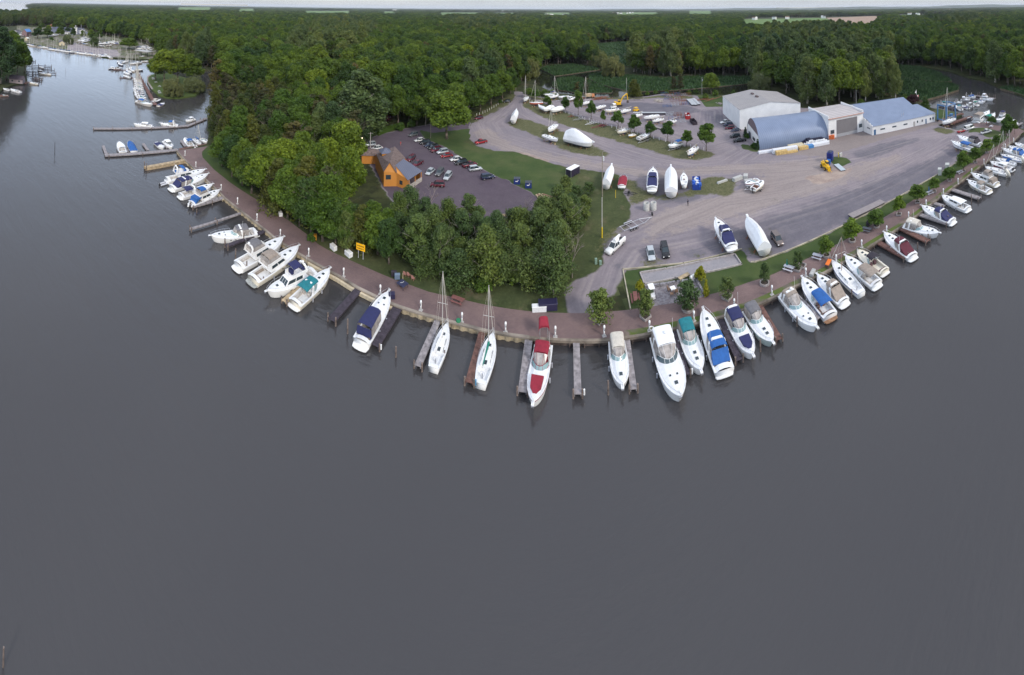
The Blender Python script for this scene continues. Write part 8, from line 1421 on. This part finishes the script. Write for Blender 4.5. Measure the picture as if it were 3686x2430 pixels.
# golf cart
t = thing('golf_cart', 'white golf cart parked on the patio', 'golf cart', P(2345,1068), ang((2340,1050),(2350,1078))); mb = MB(); mb.box((-.2, 0, .5), (1.9, 1.15, .4)); mb.box((.95, 0, .55), (.5, 1.1, .5), top=.8); mb.build('body', WHITE, t); mb = MB(); mb.box((-.2, 0, 1.85), (1.6, 1.2, .08), top=.95); mb.build('roof', WHITE, t); mb = MB(); [mb.tube((x_, y_, .7), (x_*.85, y_, 1.85), .03) for x_ in (-.9, .65) for y_ in (-.5, .5)]; mb._b('roof_post', STEEL, t); mb = MB(); mb.box((-.25, 0, .8), (.5, 1.0, .15)); mb.box((-.52, 0, 1.05), (.1, 1.0, .4)); mb._b('seat', M('green_seat', (.06,.09,.05), .8), t)
for x_ in (-.75, .75):
    for s_ in (-1, 1): mb = MB(); mb.tube((x_, s_*.5, .23), (x_, s_*.62, .23), .23, n=10); mb.build('wheel', DARK, t)
# planters
def planter(lab, x, y, ring, s_=1.0):
    t = thing('planter', lab, 'planter', P(x, y), .4); m = M('planter_stone', (.33,.3,.29), .9, var=.25); mb = MB()
    if ring: mb.loft([[(r_*math.cos(j*math.pi/8), r_*math.sin(j*math.pi/8), z_) for j in range(16)] for r_, z_ in ((s_, 0), (s_, .4), (s_*.78, .4), (s_*.78, .15))], closed=True)
    else: [mb.box((a_*s_, b_*s_, .2), (2*s_ if b_ else .16, 2*s_ if a_ else .16, .4)) for a_, b_ in ((0, 1), (0, -1), (1, 0), (-1, 0))]
    mb.build('kerb', m, t); mb = MB(); mb.tube((0, 0, 0), (0, 0, .2), s_*.85, n=10); mb.build('soil', M('soil', (.06,.045,.035), .95), t)
for lab, x, y, rg, s_ in [('small box planter at the end of the gravel path', 2159, 1158, 0, .6), ('square planter before the golf cart', 2323, 1142, 0, .75), ('big round stone planter on the patio', 2476, 1112, 1, 1.2), ('square stone planter right of the patio', 2617, 1072, 0, .8), ('round stone planter by the walkway', 2752, 1022, 1, 1.0), ('square planter beside the green umbrella', 2871, 970, 0, .75), ('square brick planter right of the thin tree', 2886, 960, 0, .75), ('dark round planter of the promenade tree by the white bench', 2975, 922, 1, .9), ('brick round planter near the dark mast', 3068, 868, 1, .9), ('brick planter beside the black barbecue', 3156, 817, 1, .8)]: planter(lab, x, y, rg, s_)
for i, (x, y) in enumerate([(3236,774),(3303,729),(3363,691),(3419,651),(3469,617),(3511,586),(3553,550)]): planter('low square tree box under a promenade tree, number '+('one', 'two', 'three', 'four', 'five', 'six', 'seven')[i]+' counted from the grey dock section', x, y, 0, .6)
# yellow sign with two rows of dark lettering
a, b = P(1290,928), P(1307,934); d = b-a; h0, h1 = height(1290,928,900)+.1, height(1290,928,876)+.1; t = thing('warning_sign', 'yellow two-post sign with two rows of dark lettering', 'sign', a, math.atan2(d.y, d.x)); Ln = d.length; mb = MB(); [mb.box((x_, 0, h1/2), (.1, .1, h1)) for x_ in (0, Ln)]; mb._b('post', LGW, t); mb = MB(); mb.box((Ln/2, -.08, (h0+h1)/2), (Ln+1.0, .06, h1-h0)); pn = mb.build('panel', M('sign_yellow', (.85,.45,.005), .5, var=0), t)
def text(body, size, loc, parent, mat, rx=math.pi/2):
    cu = bpy.data.curves.new('lettering', 'FONT'); cu.body = body; cu.size = size; cu.extrude = .01; cu.align_x = 'CENTER'; o = bpy.data.objects.new('lettering', cu); C.objects.link(o); cu.materials.append(mat); o.parent = parent; o.location = loc; o.rotation_euler = (rx, 0, 0)
    dg = bpy.context.evaluated_depsgraph_get(); me = bpy.data.meshes.new_from_object(o.evaluated_get(dg)); n = bpy.data.objects.new('lettering', me); C.objects.link(n); n.parent = parent; n.location = loc; n.rotation_euler = (rx, 0, 0); bpy.data.objects.remove(o); return n
for k in range(2):
    mb = MB(); zz = h0+(h1-h0)*(.66 if k == 0 else .28); x_ = Ln/2-(Ln+.6)/2; 
    while x_ < Ln/2+(Ln+.6)/2-.2: w_ = random.uniform(.1, .22); mb.box((x_+w_/2, -.12, zz), (w_, .01, (h1-h0)*.16)); x_ += w_+random.choice((.05, .05, .16))
    mb._b('lettering', M('sign_dark', (.2,.09,.01), .7), pn)
# crimson cover, hose, life ring, jet ski etc.
c = P(1957,1214); mb = MB(); canopy(mb, -.7, .7, .9, .8, 2.4, 2.9, .5, .2, .3); t = thing('grill_tent', 'crimson covered frame standing at the stern of the red and white cruiser', 'cover', c, 1.57); mb.build('cover', REDC, t); mb = MB(); [mb.tube((x_, y_, 0), (x_*.8, y_*.9, 2.2), .04) for x_ in (-.6, .6) for y_ in (-.7, .7)]; mb._b('frame', STEEL, t)
mb = MB(); mb.tube((0, 0, 0), (0, 0, .35), .45, .4, 12); tag(mb.build('hose_reel', M('hose_green', (.02,.2,.09), .6), None, loc=P(1650,1158)), 'coil of green hose beside a white pedestal', 'hose')
mb = MB(); [mb.tube((.42*math.cos(j*.524), .42*math.sin(j*.524), .06), (.42*math.cos(j*.524+.524), .42*math.sin(j*.524+.524), .06), .1, n=6) for j in range(12)]; tag(mb.build('life_ring', WHITE, None, loc=P(2345,1184)), 'white life ring lying on the wall cap', 'life ring')
def dinghy(lab, a, b, w=1.5, mat=M('inflatable_grey', (.55,.56,.6), .5), z=.0, mot=True):
    A, Bq = P(a[0], a[1], z+.4), P(b[0], b[1], z+.4); d = A-Bq; c = (A+Bq)/2; t = thing('inflatable_dinghy', lab, 'dinghy', (c.x, c.y, z), math.atan2(d.y, d.x)); L_ = d.length; mb = MB(); pts = [(-L_/2, -w*.38, .3)]+[(L_/2-.7+.7*math.sin(q*math.pi/6+0), -w*.38*math.cos(q*math.pi/6), .3+.12*math.sin(q*math.pi/6)) for q in range(7)]+[(-L_/2, w*.38, .3)]; mb.path(pts, .24, 8); mb.build('tube', mat, t); mb = MB(); mb.box((-.1, 0, .15), (L_-.6, w*.6, .08)); mb.build('floor', GREYC, t)
    if mot: mb = MB(); mb.box((-L_/2-.2, 0, .55), (.35, .3, .5)); mb.build('outboard_motor', DARK, t)
dinghy('grey inflatable dinghy trailing behind the swept-arch yacht', (607,654), (576,664)); dinghy('white dinghy hung on the stern of the blue-enclosed cruiser', (693,720), (684,742), 1.4, WHITE, .5); dinghy('inflatable dinghy stowed behind the navy-top cruiser', (3378,748), (3405,760), 1.6, z=.2)
mb = MB(); mb.add([(0, 0, 0)], []); 
for lab, x, y, s_ in [('white fibreglass hull cover lying against the red-covered sailboat stern', 3628, 622, 1.6), ('white dinghy hull hung at the blue-striped sailboat stern', 3683, 574, 1.6)]: mb = MB(); mb.ball((0, 0, 0), s_, 12, sq=.35); o = mb.build('hanging_dinghy', CREAM, None, True, P(x, y, 1.6)); o.rotation_euler = (1.1, 0, .6); o.scale = (.7, 1, 1); tag(o, lab, 'dinghy')
post('guy_guard', 'thin yellow guy-wire guard slanting in the grass', 2216, 712, 684, .07, M('safety_yellow'), GZ, 'guard'); mb = MB(); mb.tube((0, 0, .45), (.25, 0, .45), .45, n=14); tag(mb.build('spare_tyre', DARK, None, loc=P(2346,776)), 'single spare tyre at the tip of the triple axle trailer', 'tyre')
# ---------------------------------------------------------------- people
def person(label, x, y, h=1.75, shirt=(.03,.03,.05), trousers=(.03,.03,.04), rz=0, arms='fold', hair=(.03,.02,.02), z=GZ):
    me = bpy.data.meshes.new('body'); k = h/1.75
    ar = [(.2, .0, 1.42), (.25, -.06, 1.14), (.08, -.28, 1.12)] if arms == 'fold' else [(.2, 0, 1.42), (.27, .02, 1.13), (.27, -.08, .86)]
    V = [(0, 0, .95), (0, 0, 1.15), (0, 0, 1.4), (0, 0, 1.52), (0, -.01, 1.62), (0, -.01, 1.72)]; Rr = [.15, .135, .15, .06, .095, .07]; Ed = [(0, 1), (1, 2), (2, 3), (3, 4), (4, 5)]
    for s_ in (-1, 1):
        o = len(V); V += [(s_*.1, 0, .88), (s_*.12, -.02, .48), (s_*.13, 0, .08), (s_*.14, -.14, .04)]; Rr += [.1, .065, .045, .035]; Ed += [(0, o), (o, o+1), (o+1, o+2), (o+2, o+3)]
        o = len(V); V += [(s_*q[0], q[1], q[2]) for q in ar]; Rr += [.065, .045, .035]; Ed += [(2, o), (o, o+1), (o+1, o+2)]
        hx, hy, hz = V[-1]
        for j, (ln, off) in enumerate(((.08, -.025), (.09, -.008), (.085, .01), (.07, .026), (.05, .04))): o2 = len(V); V += [(hx+s_*off, hy-.02, hz-.05), (hx+s_*off*1.3, hy-.04, hz-.05-ln)]; Rr += [.012, .009]; Ed += [(o+2, o2), (o2, o2+1)]
    me.from_pydata([(a*k, b*k, c*k) for a, b, c in V], Ed, []); ob = bpy.data.objects.new('body', me); C.objects.link(ob); md = ob.modifiers.new('s', 'SKIN')
    for i, q in enumerate(me.skin_vertices[0].data): q.radius = (Rr[i]*k,)*2; q.use_root = (i == 0)
    ob.modifiers.new('u', 'SUBSURF').levels = 1; dg = bpy.context.evaluated_depsgraph_get(); m2 = bpy.data.meshes.new_from_object(ob.evaluated_get(dg)); bpy.data.objects.remove(ob)
    for m in (M('skin', (.45,.27,.2), .6, var=0), M('shirt_%d' % (shirt[0]*99), shirt, .8), M('trousers_%d' % (trousers[0]*99), trousers, .8)): m2.materials.append(m)
    for p in m2.polygons:
        c = p.center/k; p.material_index = 0 if c.z > 1.53 or (abs(c.x) > .2 and c.z < 1.0) or c.y < -.27 else (1 if c.z > .93 else 2); p.use_smooth = True
    o = bpy.data.objects.new('person', m2); C.objects.link(o); o.location = P(x, y, z); o.rotation_euler = (0, 0, rz); tag(o, label, 'person')
    mb = MB(); mb.ball((0, .015*k, 1.69*k), .108*k, 10, sq=.95); mb.build('hair', M('hair', hair, .8), o, True); mb = MB(); mb.box((0, -.1*k, 1.63*k), (.03, .04, .05)); [mb.box((s_*.035*k, -.095*k, 1.665*k), (.02, .01, .012)) for s_ in (-1, 1)]; mb._b('face_detail', M('face_dark', (.25,.12,.1), .6), o); return o
person('person in dark clothes standing in the yard holding a small controller', 2476, 741, 1.78, rz=-.15); person('person in red top and shorts crossing the parking lot', 1442, 524, 1.75, (.4,.06,.07), (.3,.1,.09), arms='down', rz=1); person('person in dark red beside the boat lift', 3434, 436, 1.75, (.1,.02,.03), (.05,.02,.03), arms='down', rz=2); person('person in white top seated side of the river patio, standing by the rail', 3533, 447, 1.7, (.6,.6,.6), (.1,.1,.15), arms='down')
person('person in red shirt on the river patio', 3551, 450, 1.72, (.45,.03,.04), (.1,.1,.2), arms='down', rz=1)
# ---------------------------------------------------------------- left harbour
rr = random.Random(5); HH = [M('aged_hull', (.5,.47,.44), .4), M('cream_hull', (.52,.46,.38), .4), M('grey_hull', (.42,.44,.47), .4), M('dark_hull', (.04,.045,.08), .4)]
def hb_boat(k, x, y, deg, lab, grp, L_=None, cv=None, mast=None, z=.9, lift=0):
    c = P(x, y, z); a = math.radians(deg); Ln = L_ or rr.uniform(7.5, 10.5); d = Vector((math.cos(a), math.sin(a), 0))*Ln/2; b_, s_ = to_px([tuple(c+d), tuple(c-d)]); 
    kw = dict(group=grp, z=z-lift if lift else z, lift=lift, hull=rr.choice(HH))
    if k == 'sail': return boat(lab, tuple(b_), tuple(s_), 'sail', canvas=cv, mast=mast or rr.uniform(11, 15), simple=True, wheel=False, L=Ln, **kw)
    return boat(lab, tuple(b_), tuple(s_), k, canvas=cv, anchor=False, hatch=1, portlight=False, **kw)
Qx = [(104,160),(119,165),(146,169),(160,171),(168,172),(182,176),(190,178),(200,179),(212,181),(222,182),(234,184),(241,185),(251,186),(262,188),(272,188),(282,190),(292,191),(302,193),(314,194),(322,195),(332,196),(342,198),(352,199),(362,201),(372,203)]
for i, (x, y) in enumerate(Qx): hb_boat('sail' if i % 5 != 3 else 'hard', x, y, 52+rr.uniform(-6, 6), 'sailboat moored in the long row against the far quay' if i % 5 != 3 else 'cabin boat moored in the long row against the far quay', 'sailboats along the far quay' if i % 5 != 3 else 'cabin boats along the far quay', cv=rr.choice(['blue', 'blue', 'navy', None, None]) if i % 5 != 3 else 'white', L_=rr.uniform(8, 11))
hb_boat('hard', 383, 200, 10, 'dark-hulled cabin boat at the end of the far quay', None, 11, 'white'); hb_boat('sail', 395, 206, 175, 'long cream sailboat lying side-on at the end of the far quay', None, 12, None, 13)
for lab, x, y, deg, cv, m in [('sailboat with blue dodger outermost at the middle harbour dock', 433,231,170,'blue',16), ('second sailboat at the middle harbour dock', 428,224,172,None,15), ('white sailboat seen stern-on at the inner dock', 485,228,80,None,16), ('sailboat behind the cream one at the cluster', 452,222,120,None,15), ('sailboat in mid cluster of masts', 459,250,160,None,15), ('grey covered sailboat in the cluster of masts', 463,257,165,'grey',16), ('blue covered sailboat in the cluster of masts', 455,263,170,'blue',15), ('tan-hulled big sailboat lowest in the mast cluster', 455,275,178,None,16), ('tall masted sailboat in the mast cluster', 470,246,150,None,17), ('short masted sailboat in the mast cluster', 476,253,165,'blue',13)]: hb_boat('sail', x, y, deg, lab, None, rr.uniform(9.5, 12), cv, m)
for lab, x, y, deg, k, cv in [('small boat with dark flag beside the lone dock', 407,246,75,'hard','white'), ('white-hooded boat near the lone dock', 425,246,100,'hard','grey'), ('stern-on motor cruiser with dark window in the inner dock', 499,226,82,'hard','white'), ('small outboard boat by the shore trees', 524,220,60,'open',None), ('cream covered boat right of the red dock', 501,252,85,'cover','beige'), ('sailing dinghy-like boat near the boat house bridge', 507,203,80,'open',None)]: hb_boat(k, x, y, deg, lab, None, 8, cv)
for i, (x, y, cv) in enumerate([(493,286,'maroon'),(494,292,'red'),(496,298,None),(497,305,'blue'),(498,312,None),(498,319,'teal'),(496,326,None),(497,333,'blue'),(500,340,'navy'),(503,347,'navy'),(507,355,'teal')]): hb_boat('sail' if i != 6 else 'hard', x, y, 182+rr.uniform(-3, 3), 'boat in the long finger dock row beside the islet, number %s from the far end' % ('one', 'two', 'three', 'four', 'five', 'six', 'seven', 'eight', 'nine', 'ten', 'eleven')[i], 'boats beside the islet', rr.uniform(9.5, 11), cv, rr.uniform(12, 15))
hb_boat('express', 520, 372, 8, 'big white cruiser with blue cover nearest in the islet row', None, 12.5, 'blue'); hb_boat('hard', 563, 362, 100, 'tan-roofed pontoon boat at the near end of the islet dock', None, 7, 'beige'); hb_boat('cover', 580, 375, 110, 'white boat with dark cover and twin engines at the islet dock end', None, 6, 'navy')
pier('long brown dock along the islet boats', (490,252), (560,378), 2.2, WOODR, .6, 'harbour_dock', (.1,.2,.3,.4,.5,.6,.7,.8,.9), 'harbour docks', ph=2.5); pier('lone brown harbour dock with boats on both sides', (408,250), (488,253), 1.6, WOODR, .6, 'harbour_dock', (.1, .4, .7), 'harbour docks', ph=2.5); pier('pale dock in front of the inner stern-on boats', (408,208), (498,208), 1.6, LGW, .8, 'harbour_dock', (), 'harbour docks'); pier('dock under the tan-hulled sailboat', (430,280), (478,278), 1.2, WOODR, .5, 'harbour_dock', (.1, .9), 'harbour docks', ph=2)
for i in range(11): y = 283+i*7.6; pier('finger dock in the row beside the islet', (500+i*2.2, y+1.5), (478+i*2.0, y+3), .8, WOODG, .5, 'finger_dock', (1,), 'fingers beside the islet', ph=1.8)
mb = MB(); c = P(517,200); t = thing('boat_canopy', 'green-edged flat canopy over the inlet mouth', 'canopy', c, .2); mb.box((0, 0, 5), (20, 8, .8)); mb.build('roof', M('canopy_grey', (.4,.4,.4), .7), t); mb = MB(); [mb.box((x_, s_*3.6, 2.3), (.5, .5, 4.8)) for x_ in (-9, 0, 9) for s_ in (-1, 1)]; mb._b('post', DARK, t)
k = 0
for (x0, x1, y0, y1, n) in ((285, 330, 130, 160, 17), (335, 430, 152, 168, 22), (498, 545, 168, 182, 14), (180, 210, 126, 132, 4), (66, 82, 120, 132, 4)):
    for i in range(n):
        cv = rr.choice(['white', 'navy', 'blue', 'white', None]); x = rr.uniform(x0, x1); y = rr.uniform(y0, y1); kk = rr.choice(['express', 'cover', 'hard', 'sail']) if k % 3 else 'cover'
        z0 = rr.choice([60, 75, 90, 240]); hb_boat(kk, x, y, z0+rr.uniform(-12, 12), 'stored white boat packed in the harbour dry yard', 'boats stored in the harbour yard', rr.uniform(7, 9), cv, rr.uniform(11, 14), z=2.2, lift=1.2); k += 1
# left shore docks with their boats
for i, (a, b) in enumerate([((92,233),(186,238)),((92,238),(186,245)),((92,250),(197,253)),((92,259),(202,265)),((92,266),(140,266)),((108,274),(154,283)),((112,280),(140,287)),((117,286),(150,289)),((84,300),(104,296)),((92,222),(128,221))]): pier('thin low dock reaching from the wooded left shore, number %s from the top' % ('two', 'three', 'four', 'five', 'six', 'seven', 'eight', 'nine', 'ten', 'one')[i], a, b, .9 if i not in (8,) else 3, WOODD if i != 8 else WOODR, .8, 'shore_dock', (.25, .5, .75, 1), 'docks of the left shore', ph=2.2)
hb_boat('cover', 151, 243, 5, 'boat under a beige cover between the left shore docks', None, 8, 'beige'); hb_boat('open', 145, 253, 2, 'low dark open boat between the left shore docks', None, 7, 'navy'); boat('cream runabout with brown bottom raised beside the left shore docks', (139,262), (184,266), 'open', canvas=None, hull=CREAM, z=1.2, group=None, bottom=BOTR); boat('cream fishing boat with outboard beside the boathouse', (104,296), (138,301), 'open', canvas=None, hull=CREAM, outboard=1, z=.9); boat('slim white boat lying below the boathouse', (38,322), (74,331), 'open', canvas=None, z=.8); boat('pale rowing boat at the left edge dock', (12,319), (34,324), 'open', canvas=None, z=.6); boat('brown low dock boat at the very left edge', (-10,346), (30,345), 'open', canvas=None, z=.5, hull=M('brown_hull', (.2,.13,.1), .7), deck=WOODR)
for i, (x, y) in enumerate([(551,283),(553,287),(561,298),(574,313),(573,331),(575,337)]): picnic('pale picnic table on the islet lawn', x, y, i*.7, LGW)
for i, (x, y, yt) in enumerate([(143,106,90),(184,118,102),(207,116,104),(341,130,115),(343,150,138),(292,118,88)]): post('harbour_mast', 'tall pale pole standing on the harbour shore', x, y, yt, .25, LGW, GZ, 'pole', 'poles on the harbour shore')
